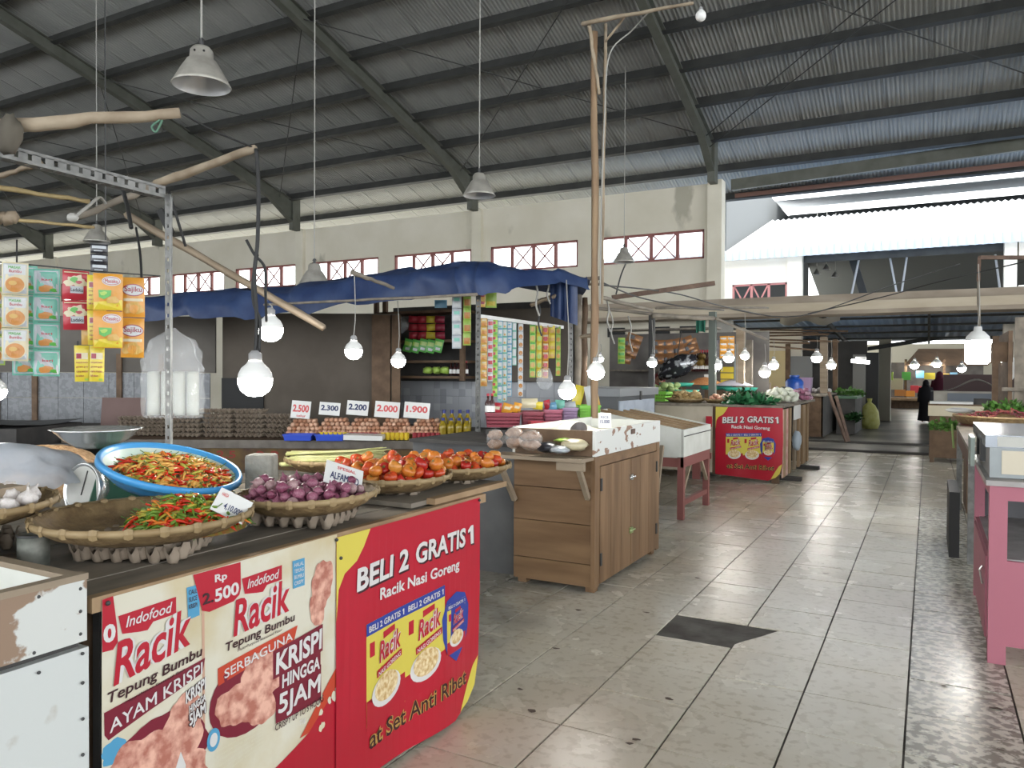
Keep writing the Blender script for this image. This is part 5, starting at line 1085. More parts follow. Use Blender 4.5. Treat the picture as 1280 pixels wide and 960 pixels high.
cx('corner_stile', cab_v, -1.865, -1.838, 4.495, 4.575, .03, .862); cx('corner_stile', cab_v, -1.865, -1.838, 5.745, 5.81, .03, .862); cx('top_rail', cab_w, -1.868, -1.842, 4.575, 5.745, .80, .862)
for d, (ya, yb) in enumerate(((4.580, 5.155), (5.162, 5.742))):
    dr = None
    for k in range(3):
        w = (yb - ya) / 3; a = ya + w * k
        pl = cx('door' if k == 0 else 'plank', cab_v, -1.862, -1.836 - .001 * (k % 2), a + .002, a + w - .002, .045, .795, parent=cb if k == 0 else None) if k == 0 else MB().bb(-1.862 + 2.14, -1.836 + 2.14, a + .002 - 5.15, a + w - .002 - 5.15, .045, .795).build('plank', cab_v, dr)
        if k == 0: dr = pl
    hy = ya + .012 if d == 0 else yb - .012
    for z in (.2, .68): MB().bb(-1.836 + 2.14, -1.828 + 2.14, hy - .012 - 5.15, hy + .012 - 5.15, z - .04, z + .04).build('hinge', dark_metal, dr)
for z, m in ((.665, chrome), (.29, mat('brass_green_bolt', (.35, .45, .20), .4, metal=.6))):
    MB().bb(.302, .316, -.02, .03, z - .02, z + .02).tube([(.318, -.05, z), (.318, .06, z)], .006, 6).build('latch', m, cb)
cx('foot', cab_v, -1.91, -1.85, 4.52, 4.58, 0, .05); cx('foot', cab_v, -2.40, -2.34, 4.53, 4.59, 0, .05); cx('foot', cab_v, -1.91, -1.86, 5.70, 5.76, 0, .05)
cx('shelf_plank', wood_h, -2.50, -1.845, 4.30, 4.50, .845, .866, 'projecting shelf plank'); cx('shelf_plank', wood_h, -2.40, -1.90, 5.80, 5.98, .845, .866, 'projecting shelf plank')
cx('batten', wood_h, -2.03, -1.845, 4.33, 4.36, .79, .845)
MB().bar((.255, -.80, .80), (.255, -.655, .60), .03).build('bracket', wood_h, cb); MB().bar((-.30, -.82, .82), (-.27, -.655, .55), .03).build('bracket', wood_h, cb); MB().bar((.28, .80, .82), (.28, .655, .42), .03).build('bracket', wood_h, cb)
rt = thing('rice_tray', 'chipped white wooden tray of rice on the brown cabinet', 'tray', (-2.1, 5.15, .868))
def rx(n, m, x0, x1, y0, y1, z0, z1): MB().bb(x0 + 2.1, x1 + 2.1, y0 - 5.15, y1 - 5.15, z0 - .868, z1 - .868).build(n, m, rt)
chip2 = mat('white_board_few_chips', (.7, .7, .68), .55); world_noise(chip2, 9, .385, .395, (.30, .18, .12), (.70, .71, .68), detail=8, stretch=(1, 1.2, 2))
rx('front_board', chip2, -1.85, -1.83, 4.48, 5.80, .868, 1.03); rx('end_board', wood_dk, -2.40, -1.85, 4.48, 4.50, .868, 1.03); rx('end_board', white_paint, -2.40, -1.85, 5.78, 5.80, .868, 1.03); rx('back_board', white_paint, -2.42, -2.40, 4.48, 5.80, .868, 1.04); rx('floor_board', white_paint, -2.40, -1.85, 4.5, 5.78, .868, .88)
MB().bb(.255, .275, -.02, .06, .10, .135).build('hasp', rust, rt)
rice = mat('white_rice', (.68, .66, .52), .8, (.76, .74, .62), 80, bump=.5, bscale=120)
def ricef(u, v):
    x, y = -2.395 + u * .54, 4.505 + v * 1.27; z = .96 + .10 * math.exp(-((x + 2.2) ** 2 / .02 + (y - 4.95) ** 2 / .06)) + .03 * math.exp(-((x + 2.0) ** 2 / .04 + (y - 5.5) ** 2 / .08)); return (x, y, z)
MB().grid(ricef, 22, 30).build('rice', rice, None, True, label='mound of white rice in the cabinet tray', cat='rice', kind='stuff')
MB().lathe([(.001, -.045), (.03, -.042), (.052, -.02), (.058, .0), (.054, .0), (.03, -.03), (.001, -.034)], (-1.98, 4.56, 1.03), 16, rig(55, 10, 0)).build('measuring_bowl', mat('dark_tin_bowl', (.08, .07, .07), .4, metal=.5), None, True, label='small dark measuring bowl tipped on the rice', cat='bowl')
price_card(onZ(1.03, 756, 535) + Vector((0, 0, .05)), .085, .10, rig(-8, 0, 30), 'small price card standing in the rice tray', [('RICE', .2, .8, .65, .8, ink_navy, .02), ('15.000', .12, .88, .3, .55, ink_navy, .03)], None)
# bags on the shelf plank and side counter
sidec = thing('side_counter', 'dark grey counter carrying the red baskets', 'counter', (-2.9, 5.6, 0)); MB().bb(-.45, .42, -.95, 1.1, 0, .88).build('body', mat('dark_grey_side', (.075, .075, .078), .75, (.13, .13, .13), 2.5), sidec); MB().bb(-.47, .44, -.97, 1.12, .88, .905).build('top', dark_fill, sidec)
snack = mat('pink_crackers', (.26, .155, .10), .6, (.40, .26, .18), 40, bump=.5, bscale=50)
for i, (x, y, wd, hh, t, lab) in enumerate([(619, 549, 19, 24, 5.1, 'leftmost clear bag of pink crackers by the tomatoes'), (643, 547, 22, 26, 4.95, 'middle clear bag of pink crackers'), (663, 550, 26, 24, 4.75, 'clear bag of pale pink crackers nearest the black packet')]):
    c = dep(x, y, t); k = t / FPX; o = thing('cracker_bag', lab, 'snack bag', c, .5, 'bags of crackers')
    MB().ball((0, 0, -hh * k * .25), (wd * k * .5, .06, hh * k * .27), 12, 8, wob=.1, seed=i).ball((0, 0, hh * k * .22), (wd * k * .5, .055, hh * k * .26), 12, 8, wob=.12, seed=i + 7).build('crackers', snack, o, True)
    MB().ball((0, 0, 0), (wd * k * .57, .07, hh * k * .56), 14, 9, wob=.08, seed=i).build('film', clear, o, True)
for i, (x, y, wd, hh, t, m, lab) in enumerate([(684, 559, 26, 12, 4.85, 'black', 'shiny black snack packet lying on the shelf plank'), (700, 562, 24, 9, 4.8, 'silver', 'silver packet lying by the black packet'), (718, 556, 32, 14, 4.85, 'cream', 'clear and green noodle packet at the plank end'), (708, 550, 30, 7, 4.95, 'lime', 'green packet behind the noodle packet')]):
    c = dep(x, y, t); k = t / FPX; MB().ball((0, 0, 0), (wd * k * .55, .07, hh * k * .55), 14, 8, wob=.12, seed=i).build('snack_packet', PM[m], None, True, label=lab, cat='packet').location = c
rdk = mat('dark_pink_plastic', (.22, .03, .05), .4); lil = mat('lilac_plastic', (.38, .26, .42), .4); pnk = mat('rose_plastic', (.40, .10, .16), .4)
for (xa, xb, ya, yb, t, m, lab) in [(607, 650, 516, 533, 6.1, rdk, 'dark red basket nearest the slotted post'), (652, 678, 515, 531, 6.25, rdk, 'dark red basket beside the rose one'), (679, 701, 512, 529, 6.5, pnk, 'rose pink basket between red and lilac'), (702, 720, 510, 524, 6.7, lil, 'lilac plastic basket next to the green one'), (722, 748, 507, 521, 6.9, green_pl, 'bright green basket by the wooden pole'), (662, 694, 529, 535, 5.9, red_pl, 'low red rack in front of the rose basket')]:
    k = t / FPX; c = dep((xa + xb) / 2, yb, t); crate('plastic_basket', lab, c, (xb - xa) * k * .9, .24, (yb - ya) * k, m, math.radians(30), 'basket', group='plastic baskets of snacks')
    if yb < 534:
        MB().bar(c - Vector((0, 0, .02)), (c.x, c.y, .90), .2).build('riser_block', dark_fill, label='dark riser under the ' + lab, cat='block')
RS = random.Random(5)
for i, (x, y, w, h, t, m, lab) in enumerate([(622, 511, 12, 15, 6.2, 'red', 'red snack pouch with white print'), (636, 511, 13, 13, 6.2, 'orange', 'orange snack pouch in the dark red basket'), (648, 510, 10, 13, 6.2, 'orange', 'second orange pouch by the sauce bottles'), (662, 504, 20, 12, 6.3, 'cream', 'clear bag of pale noodles on the red basket'), (673, 507, 12, 10, 6.3, 'yellow', 'yellow pack between noodles and blue pack'), (683, 506, 8, 12, 6.5, 'red', 'small red pack by the blue one'), (690, 508, 10, 10, 6.5, 'blue', 'blue snack pack in the rose basket'), (700, 506, 12, 12, 6.6, 'teal', 'pale green pack in the lilac basket'), (712, 507, 14, 9, 6.7, 'silver', 'silver pack in the lilac basket'),
                                       (726, 495, 12, 26, 6.95, 'yellow', 'tall yellow pouch behind the green basket'), (734, 495, 9, 24, 6.9, 'white', 'tall white pouch behind the green basket'), (743, 499, 8, 18, 6.9, 'gold', 'golden pouch leaning on the wooden pole')]):
    k = t / FPX; o = obj('snack_pouch', pack_data(w * k, h * k, m, [('r', 'cream', (.2, .8, .45, .7))] if i < 3 else [], .02, True), loc=dep(x, y - h / 2, t), rot=(RS.uniform(-.2, .1), RS.uniform(-.3, .3), .5), label=lab, cat='snack pouch', group='snack pouches in the baskets')
for i in range(2): o = thing('sauce_bottle', ('first', 'second')[i] + ' dark bottle with red cap by the slotted post', 'bottle', dep(610 + i * 5, 518, 6.15), group='dark bottles by the post'); obj('body', sbm, o); obj('paper_label', sl, o); obj('cap', scp, o)
# ---- tall pole with the wooden arm
stick('wooden_post', 'tall raw wooden pole rising beside the packet stall', dep(743, 565, 6.3), dep(743, 40, 6.3), .034, .028, mat('raw_tan_timber', (.32, .22, .14), .65, (.45, .34, .22), 5, stretch=(3, 3, .4)), n=4, seed=31, cat='post')
stick('wooden_lath', 'second thinner lath tied along the tall pole', dep(752, 380, 6.35), dep(757, 30, 6.35), .016, .014, wood_pale, n=4, seed=32, cat='lath')
stick('wooden_pole', 'crooked wooden arm across the top of the tall pole', dep(728, 30, 6.3), dep(866, 4, 5.6), .02, .013, wood_pale, seed=33)
stick('wooden_lath', 'short brace left of the tall pole top', dep(736, 30, 6.28), dep(749, 118, 6.28), .017, .014, wood_pale, n=4, seed=34, cat='lath')
stick('wooden_lath', 'short brace right of the tall pole top', dep(757, 52, 6.28), dep(784, 17, 6.1), .013, .013, wood_pale, n=4, seed=35, cat='lath')
cable('cable', 'pale flex running from the arm down the tall pole', [dep(812, 14, 6.0), dep(790, 38, 6.2), dep(762, 68, 6.26), dep(756, 140, 6.26), dep(752, 250, 6.26), dep(750, 380, 6.26)], .006, grey_cable)
# posts right of the packet stall
stick('wooden_post', 'dark wooden post at the back corner of the packet stall', dep(722, 560, 7.4), dep(722, 368, 7.4), .04, .04, wood_gray, n=4, seed=36, cat='post')
stick('wooden_post', 'weathered plank post between tarpaulin and tall pole', dep(730, 560, 7.2), dep(731, 372, 7.2), .03, .03, wood_dk, n=4, seed=37, cat='post')
angle_post('angle_post', 'slotted iron post beside the tarpaulin corner flap', tuple(dep(711, 560, 7.0)), tuple(dep(711, 372, 7.0)), .04, m=angle_iron)
stick('wooden_lath', 'short crosspiece nailed to the tall pole', dep(727, 421, 7.0), dep(745, 418, 6.6), .02, .02, wood_pale, n=4, seed=38, cat='lath')
# ---- beams and cables over the second stall
MB().bar(dep(765, 372, 8.6), dep(893, 354, 8.6), .055, .05).build('iron_beam', rust, label='rusty iron beam poking out past the tall pole', cat='beam')
for i, (a, b, r, lab) in enumerate([((700, 352, 7.2), (753, 347, 6.8), .018, 'short grey lath above the corner flap'), ((690, 358, 7.4), (750, 355, 7.0), .012, 'thin pole just under the short grey lath'), ((752, 372, 7), (815, 388, 8.5), .02, 'grey pole sloping toward the second stall'), ((700, 348, 6.6), (648, 345, 6.4), .01, 'thin bare stick on the tarpaulin corner'), ((815, 395, 9.3), (892, 398, 9.8), .03, 'dark horizontal pole between the stall posts'), ((740, 385, 9), (900, 400, 11), .02, 'weathered rafter pole over the second stall'), ((820, 385, 9.5), (960, 385, 12), .018, 'pale rafter pole under the dusty ledge'), ((895, 398, 10.3), (960, 425, 12), .02, 'sloping pole behind the green cloth')]):
    stick('wooden_pole', lab, dep(*a), dep(*b), r, r, wood_gray, seed=60 + i, group='poles over the second stall')
for i, pts in enumerate([[(750, 352, 7), (800, 372, 8.5), (860, 384, 9.5), (905, 388, 10.5)], [(748, 356, 7), (840, 366, 9), (900, 382, 10.5), (960, 395, 13)], [(770, 368, 8), (776, 345, 8), (782, 330, 8.2)], [(906, 385, 12), (1000, 395, 13), (1120, 355, 13), (1200, 330, 13)], [(1010, 392, 14), (1100, 372, 13), (1175, 352, 12), (1290, 325, 10)]]):
    cable('cable', ['drooping wire from the tall pole to the second stall', 'long black wire crossing in front of the ledge', 'thin cord rising to the pendant by the window', 'sagging wire in front of the dusty ledge', 'long wire rising toward the board wall'][i], [dep(*p) for p in pts], .010 if i > 2 else .008, dark_metal)
for i, (x, y0, y1, t) in enumerate([(757, 372, 415, 7.4), (762, 388, 430, 7.6), (668, 350, 395, 6.5), (640, 345, 356, 6.4), (682, 345, 380, 6.6), (671, 372, 420, 7), (785, 395, 440, 8.6), (738, 380, 455, 7.1)]):
    cable('cord', ['loose cord end beside the tall pole', 'curled cord right of the tall pole', 'torn strip of rope on the tarpaulin edge', 'short rope end by the slotted post top', 'white string tied at the tarpaulin corner', 'dark hook wire in front of the yellow packets', 'dangling cord in the second stall', 'cord running down the back of the tall pole'][i], [dep(x, y0, t), dep(x + 4, (y0 * 2 + y1) / 3, t), dep(x + 2, (y0 + 2 * y1) / 3, t), dep(x + 6, y1, t)], .008, grey_cable if i != 5 else dark_metal)
# ---- cooler box
cl = thing('cool_box', 'large dark chest with a pale blue metal front behind the wooden cabinet', 'chest', (-3.2, 8.3, 0)); MB().bb(-.35, .30, -.6, .66, 0, 1.15).build('body', mat('dark_grey_chest', (.09, .095, .10), .6), cl); MB().bb(.30, .312, -.56, .62, .3, 1.10).build('front_sheet', mat('pale_blue_sheet_metal', (.36, .42, .50), .4, (.46, .52, .60), 8, metal=.2), cl)
MB().bb(-.38, .34, -.63, .69, 1.15, 1.235).build('lid', mat('grey_lid', (.22, .23, .24), .5), cl); MB().bb(.34, .352, .0, .05, 1.10, 1.2).build('latch', dark_metal, cl)
# ---- white display stand on red legs
ds = thing('display_stand', 'white sloping display box with brown slats on red wooden legs', 'display stand', (-2.4, 7.7, 0)); W = white_paint
def dsz(x): return .862 if x > .35 else .862 + (.35 - x) * .175
mb = MB()
for y in (-.5, .5): mb.add([(-.6, y - .01, .60), (.35, y - .01, .60), (.35, y - .01, dsz(.35)), (-.6, y - .01, dsz(-.6)), (-.6, y + .01, .60), (.35, y + .01, .60), (.35, y + .01, dsz(.35)), (-.6, y + .01, dsz(-.6))], [(0, 1, 2, 3), (7, 6, 5, 4), (0, 4, 5, 1), (3, 2, 6, 7), (1, 5, 6, 2), (0, 3, 7, 4)])
mb.bb(.345, .365, -.51, .51, .60, .862).bb(-.61, -.59, -.51, .51, .6, 1.02); mb.build('box', W, ds); MB().bb(-.6, .35, -.5, .5, .59, .61).build('floor_board', W, ds)
MB().bar((.37, -.51, .80), (.37, .51, .80), .006, .008).build('seam', dark_metal, ds)
mb = MB(); mb.add([(-.59, -.49, dsz(-.59) - .045), (.34, -.49, .83), (.34, .49, .83), (-.59, .49, dsz(-.59) - .045)], [(0, 1, 2, 3)]); mb.build('sloping_top', W, ds)
for k in range(5): y = -.42 + k * .2; MB().bar((-.6, y, dsz(-.6) - .02), (.34, y, .845), .055, .03).build('slat', wood, ds)
for x, y in ((.33, -.47), (.33, .47), (-.57, -.47), (-.57, .47)): MB().bb(x - .03, x + .03, y - .03, y + .03, 0, .6).build('leg', redwood, ds)
MB().bb(-.6, .36, -.49, -.45, .50, .60).build('rail', redwood, ds); MB().bb(.33, .36, -.5, .5, .50, .60).build('rail', redwood, ds); MB().bb(-.58, -.5, -.48, .48, .13, .18).bb(.31, .35, -.48, .48, .13, .18).build('stretcher', redwood, ds)
MB().bar((.34, -.44, .28), (.34, -.2, .52), .03).build('brace', wood_pale, ds); MB().bar((.34, .44, .28), (.34, .2, .52), .03).build('brace', wood_pale, ds)

# ================================================================== SECOND STALL WITH THE FAR RED BANNER
s2 = thing('market_counter', 'second counter by the aisle with a red banner on its end', 'counter', (-3.0, 10.2, 0)); s2l = lambda v, ax: v + 3.0 if ax == 0 else v - 10.2
def s2b(name, m, x0, x1, y0, y1, z0, z1, **k): return MB().bb(x0 + 3, x1 + 3, y0 - 10.2, y1 - 10.2, z0, z1).build(name, m, s2, **k)
s2b('tabletop', wood_gray, -4.4, -1.60, 10.15, 11.6, .97, 1.0); s2b('tabletop', wood_gray, -2.3, -1.60, 11.6, 13.2, .97, 1.0); s2b('front_panel', mat('stained_cream_board', (.36, .32, .24), .8, (.50, .45, .36), 3), -4.4, -2.5, 10.17, 10.19, .1, .97); s2b('front_panel', wood_dk, -2.5, -1.65, 10.18, 10.2, .08, .97)
s2b('side_cloth', mat('faded_pink_print', (.50, .22, .20), .7, (.60, .45, .38), 12), -1.625, -1.615, 10.18, 10.62, .08, .95)
for y in (10.25, 10.7, 11.15, 11.55, 11.95, 12.4): s2b('side_plank', wood if y != 11.15 else wood_h, -1.64, -1.61, y, y + (.16 if y != 11.95 else .26), .08, .95)
s2b('foot_block', dark_fill, -1.72, -1.45, 10.6, 10.72, 0, .05); s2b('foot_block', dark_fill, -1.72, -1.40, 12.0, 12.14, 0, .05); s2b('foot_block', wood_dk, -1.75, -1.66, 10.2, 10.26, 0, .08); s2b('leg', redwood, -2.75, -2.65, 10.12, 10.17, 0, .5); s2b('rail', redwood, -4.4, -2.5, 10.12, 10.16, .28, .36)
s2b('back_panel', dark_fill, -2.3, -1.7, 13.1, 13.15, 0, .97)
def fn2(y, z, l): f = (y - 1.862) / .89; return (-2.455 + f * .85 + 3.0, 10.16 - l - .006 * math.sin(f * 9) - 10.2, .04 + (z - .01) / .862 * .93)
b2 = thing('banner', 'red banner reading BELI 2 GRATIS 1 on the second stall', 'banner', (-3.0, 10.2, 0), group='printed banners'); red_banner(b2, fn2)
MB().bb(-2.58, -2.50, 10.145, 10.155, .70, .84).build('price_patch', b_red, label='small red patch on the cream board beside the far banner', cat='sign')
# produce on it
def produce(name, label, cat, mats_, n, c, R, r0, zb, grp, seed, sx=1, flat=.95, stem_=None, n_lo=8):
    datas = [MB().ball((0, 0, 0), (1 * sx, 1, .9), n_lo, 6, wob=.1, seed=k).data(name, m, True) for k, m in enumerate(mats_)]
    for i, (x, y, z, r) in enumerate(heap(n, r0, R, lambda d: 0, seed, .9, flat)):
        rn = random.Random(seed * 50 + i); o = obj(name, datas[rn.randrange(len(datas))], loc=(c[0] + x, c[1] + y, zb + z), rot=(rn.uniform(-.5, .5), rn.uniform(-.5, .5), rn.uniform(0, 6)), label=label, cat=cat, group=grp); o.scale = (r, r, r)
basket('winnowing_basket', 'woven basket of golden ginger roots on the second stall', (-2.98, 10.62), .27, 1.05, group='baskets on the second stall'); basket('winnowing_basket', 'woven basket of pink roots beside the ginger', (-2.48, 10.62), .24, 1.05, group='baskets on the second stall')
produce('ginger_root', 'knobbly golden ginger root on the second stall', 'ginger', [mat('ginger_skin', (.46, .32, .14), .6), mat('ginger_pale', (.60, .46, .24), .6), mat('ginger_dark', (.30, .22, .10), .7)], 60, (-2.98, 10.62), .2, .032, 1.01, 'ginger roots', 71, 1.5)
produce('root', 'small orange-pink root heaped beside the ginger', 'root vegetable', [mat('pink_root', (.58, .30, .20), .5), mat('pale_root', (.68, .46, .34), .5)], 50, (-2.48, 10.62), .17, .028, 1.01, 'pink roots', 72, 1.4)
leafm = mat('dark_leafy_green', (.03, .10, .03), .5); leaf2 = mat('fresh_green', (.12, .30, .05), .5)
def greens(label, c, r, n, m, seed, h=.12, rz=0, cat='greens', L=.07):
    mb = MB(); rn = random.Random(seed)
    for i in range(n):
        a, d = rn.uniform(0, 6.28), r * math.sqrt(rn.random()); p = Vector((d * math.cos(a), d * math.sin(a) * .7, h * rn.random() * (1 - d / r * .6))); u = Vector((rn.uniform(-1, 1), rn.uniform(-1, 1), rn.uniform(-.3, .8))).normalized() * L * rn.uniform(.6, 1.3); w = u.cross(Vector((rn.uniform(-1, 1), rn.uniform(-1, 1), 1))).normalized() * L * .32
        mb.add([p, p + u * .5 + w, p + u, p + u * .5 - w], [(0, 1, 2, 3)])
    for i in range(8): a = rn.uniform(0, 6.28); mb.tube([(r * .5 * math.cos(a), r * .5 * math.sin(a), .0), (0, 0, h * .5)], .006, 4)
    o = mb.build('leafy_greens', m, None, label=label, cat=cat, kind='stuff'); o.location = c; return o
greens('dark leafy greens piled right of the pink roots', (-2.18, 10.6, 1.03), .26, 420, leafm, 81, .18); greens('pale cut greens heaped at the stall corner', (-1.92, 10.7, 1.03), .2, 220, mat('pale_cut_greens', (.50, .58, .40), .5), 82, .08)
greens('green leaves spread over the front edge of the second stall', (-2.05, 10.35, 1.02), .3, 200, mat('banana_leaf_green', (.03, .16, .06), .45), 83, .04, L=.12)
produce('bean_sprout_clump', 'white clump of bean sprouts at the stall corner', 'bean sprouts', [mat('bean_sprout_white', (.66, .68, .58), .5)], 26, (-1.80, 11.3), .22, .05, 1.01, 'bean sprout clumps', 73, 1.3)
produce('shallot', 'pink shallot heaped on the far corner of the second stall', 'shallot', [mat('pink_shallot_far', (.52, .20, .30), .5), mat('pale_shallot_far', (.66, .40, .48), .5)], 90, (-1.85, 12.3), .34, .04, 1.01, 'far pink shallots', 74)
crate('plastic_basket', 'long lime green crate at the back of the second stall', (-3.62, 10.85, 1.0), .62, .35, .13, green_pl, 0, group='crates on the second stall', rows=3)
produce('green_vegetable', 'pale green vegetable in the lime crate tray above', 'vegetable', [mat('pale_gourd', (.30, .40, .16), .5)], 18, (-3.5, 11.3), .22, .05, 1.12, 'green vegetables', 75, 1.3)
tg = mat('turquoise_plastic', (.05, .42, .30), .4)
for i, (x, y, wd, t, m, lab) in enumerate([(845, 492, 60, 11.6, tg, 'long turquoise tray behind the ginger'), (843, 483, 50, 12.4, tg, 'turquoise tray on the raised shelf'), (895, 487, 42, 12.6, tg, 'turquoise tray under the orange heap'), (925, 489, 44, 12.2, tg, 'turquoise tray behind the white sprouts')]):
    k = t / FPX; c = dep(x, y, t); o = thing('plastic_tub', lab, 'tray', (c.x, c.y, c.z), group='turquoise trays'); MB().lathe([(.001, 0), (wd * k * .42, 0), (wd * k * .5, .06), (wd * k * .48, .06), (wd * k * .40, .01), (.001, .01)], n=28, sy=.5).build('body', m, o, True)
    MB().bar((c.x, c.y, c.z - .002), (c.x, c.y, 0 if c.y > 11.6 else 1.0), .3).build('riser_block', wood_dk, label='wooden riser under the ' + lab, cat='block')
c = dep(881, 481, 12.7); MB().lathe([(.001, .13), (.12, .11), (.28, .03), (.34, 0)], (c.x, c.y, c.z), 24, sy=.6).build('chopped_vegetables', mat('orange_shreds', (.70, .25, .08), .6, (.78, .40, .18), 40, bump=.6, bscale=60), None, True, label='heap of orange shredded carrots on its tray', cat='vegetables', kind='stuff')
c = dep(917, 482, 12.3); MB().lathe([(.001, .10), (.12, .08), (.26, .02), (.32, 0)], (c.x, c.y, c.z), 24, sy=.6).build('bean_sprouts', mat('pale_lilac_white', (.62, .60, .68), .6), None, True, label='pale heap on the tray right of the carrots', cat='vegetables', kind='stuff')
# posts of the second stall
for x, y0, t, r, lab, m in [(815, 393, 10.2, .035, 'dark iron post at the front of the second stall', dark_metal), (891, 390, 10.6, .045, 'green-grey post through the second stall', mat('green_grey_post', (.12, .14, .12), .6)), (926, 410, 12.2, .06, 'raw wooden post with the lamp by the yellow boxes', wood_h), (937, 425, 12.9, .05, 'shorter wooden post behind the lamp post', wood_gray)]:
    b = dep(x, 480, t); a = dep(x, y0, t); MB().bar((b.x, b.y, 0), a, r * 2).build('stall_post', m, label=lab, cat='post')
# shelf at its back with hanging brown goods
bs2 = thing('shelf_unit', 'long two-tier shelf at the back of the second stall', 'shelf', (-5.6, 13.6, 0))
bs2l = lambda p: p - bs2.location
for y, x0, x1 in ((462, 762, 890), (502, 815, 900), (412, 762, 896)):
    a, b = onY(13.6, x0, y), onY(13.6, x1, y); MB().bb(a.x + 5.6, b.x + 5.6, -.02, .35, a.z - .03, a.z).build('shelf_board', wood_gray, bs2)
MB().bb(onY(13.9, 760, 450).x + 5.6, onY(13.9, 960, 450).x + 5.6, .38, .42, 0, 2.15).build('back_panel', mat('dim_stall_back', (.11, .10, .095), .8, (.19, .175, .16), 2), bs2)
dried = mat('dark_brown_dried_goods', (.10, .045, .03), .6, (.20, .09, .06), 20, bump=.5, bscale=30)
bfoil = pack_data(.17, .13, 'brown', [('r', 'black', (.15, .5, .3, .8)), ('r', 'soup', (.6, .85, .3, .5))], .03, True)
for i, (x, y0, y1, tilt, w, lab) in enumerate([(795, 418, 455, .35, 1.5, 'slanting brown packet chain left of the dark post'), (786, 425, 460, .2, 1.2, 'brown packet chain near the green packets'), (822, 425, 458, 0, 1.3, 'brown packet chain just right of the dark post'), (832, 425, 455, -.1, 1.3, 'second brown packet chain right of the dark post'), (843, 424, 452, -.3, 1.4, 'third brown packet chain, middle of the row'), (855, 422, 450, -.4, 1.4, 'brown packet chain above the black bag'), (862, 424, 448, -.3, 1.2, 'last brown packet chain, above the sauce bottles')]):
    t = 12.6; o = thing('packet_strip', 'hanging ' + lab, 'packet strip', dep(x, y0, t), .3, 'brown packet chains'); o.rotation_euler = (0, tilt, .3); n = int((y1 - y0) / 10); 
    for k in range(n): q = obj('packet', bfoil, o, loc=(0, 0, -k * .13)); q.scale = (w, 1, 1)
strip('lime green packet chain hanging at the stall end', 777, 422, 455, 4, 9, 12.3, 'lime', [('r', 'green', (.1, .9, .3, .7))], group='packets in the second stall', coarse=True)
for i in range(9):
    c = dep(866 + i * 3.0, 460, 13.1); o = thing('sauce_bottle', 'tall brown-red sauce bottle on the back shelf', 'bottle', (c.x, c.y, c.z - .06), group='bottles on the back shelf'); o.scale = (1.2, 1.2, 2.2); obj('body', sbm, o); obj('paper_label', sl, o); obj('cap', scp, o)
produce('dried_bundle', 'dark dried bundle on the upper back shelf', 'dried goods', [dried, mat('dark_gold_goods', (.25, .16, .04), .5)], 22, (dep(872, 440, 13.2).x, dep(872, 440, 13.2).y), .34, .07, dep(872, 458, 13.2).z, 'dried bundles', 76, 1.2)
bb_ = MB().ball((0, 0, 0), (.33, .15, .16), 20, 12, M=rig(0, -25, 0), wob=.12, seed=9); o = bb_.build('foil_bag', mat('black_silver_foil_bag', (.04, .04, .05), .2, (.6, .62, .66), 9, contrast=(.52, .60), metal=.3), None, True, label='big crumpled black and silver bag hung over the stall', cat='bag'); o.location = dep(846, 459, 12.0)
MB().tube([dep(846, 450, 12.1), dep(852, 412, 12.4)], .008, 5).build('cord', dark_metal, label='cord holding the black and silver bag', cat='cord')
for i in range(3): c = dep(910, 478 - i * 8, 12.9); MB().bb(-.11, .11, -.06, .06, -.045, .045).build('yellow_box', PM['yellow'], label='bright yellow box, %s of the stack of three' % ('lowest', 'middle', 'topmost')[i], cat='box', group='yellow boxes').location = c
c = dep(888, 474, 12.9); MB().bb(-.09, .09, -.06, .06, -.08, .08).build('white_box', white_plastic, label='small white box left of the yellow boxes', cat='box').location = c
for x, y0, y1, w, m, lab in [(893, 425, 462, 14, mat('grey_striped_cloth', (.40, .38, .42), .8, (.22, .22, .26), 30), 'striped grey cloth hanging in the second stall'), (901, 422, 465, 5, mat('pale_blue_plastic_sheet', (.45, .52, .55), .4), 'narrow pale plastic sheet beside the striped cloth'), (920, 430, 480, 5, mat('pale_blue_plastic_sheet', (.45, .52, .55), .4), 'long pale plastic strip near the lamp post'), (876, 400, 416, 12, mat('deep_green_cloth', (.02, .13, .09), .8), 'deep green cloth bundled under the rafter pole')]:
    a = dep(x - w / 2, y0, 12.2); b = dep(x + w / 2, y1, 12.2); MB().grid(lambda u, v: (a.x + (b.x - a.x) * u, a.y + (b.y - a.y) * u + .04 * math.sin(u * 12), a.z + (b.z - a.z) * v * (1 - .1 * math.sin(u * 3))), 10, 8).build('cloth', m, None, True, label=lab, cat='cloth')
strip('orange and white snack strips beside the lamp post', 909, 420, 448, 4, 9, 12.0, 'orange', [('r', 'white', (.1, .9, .4, .7))], group='packets in the second stall', coarse=True, cols=2)
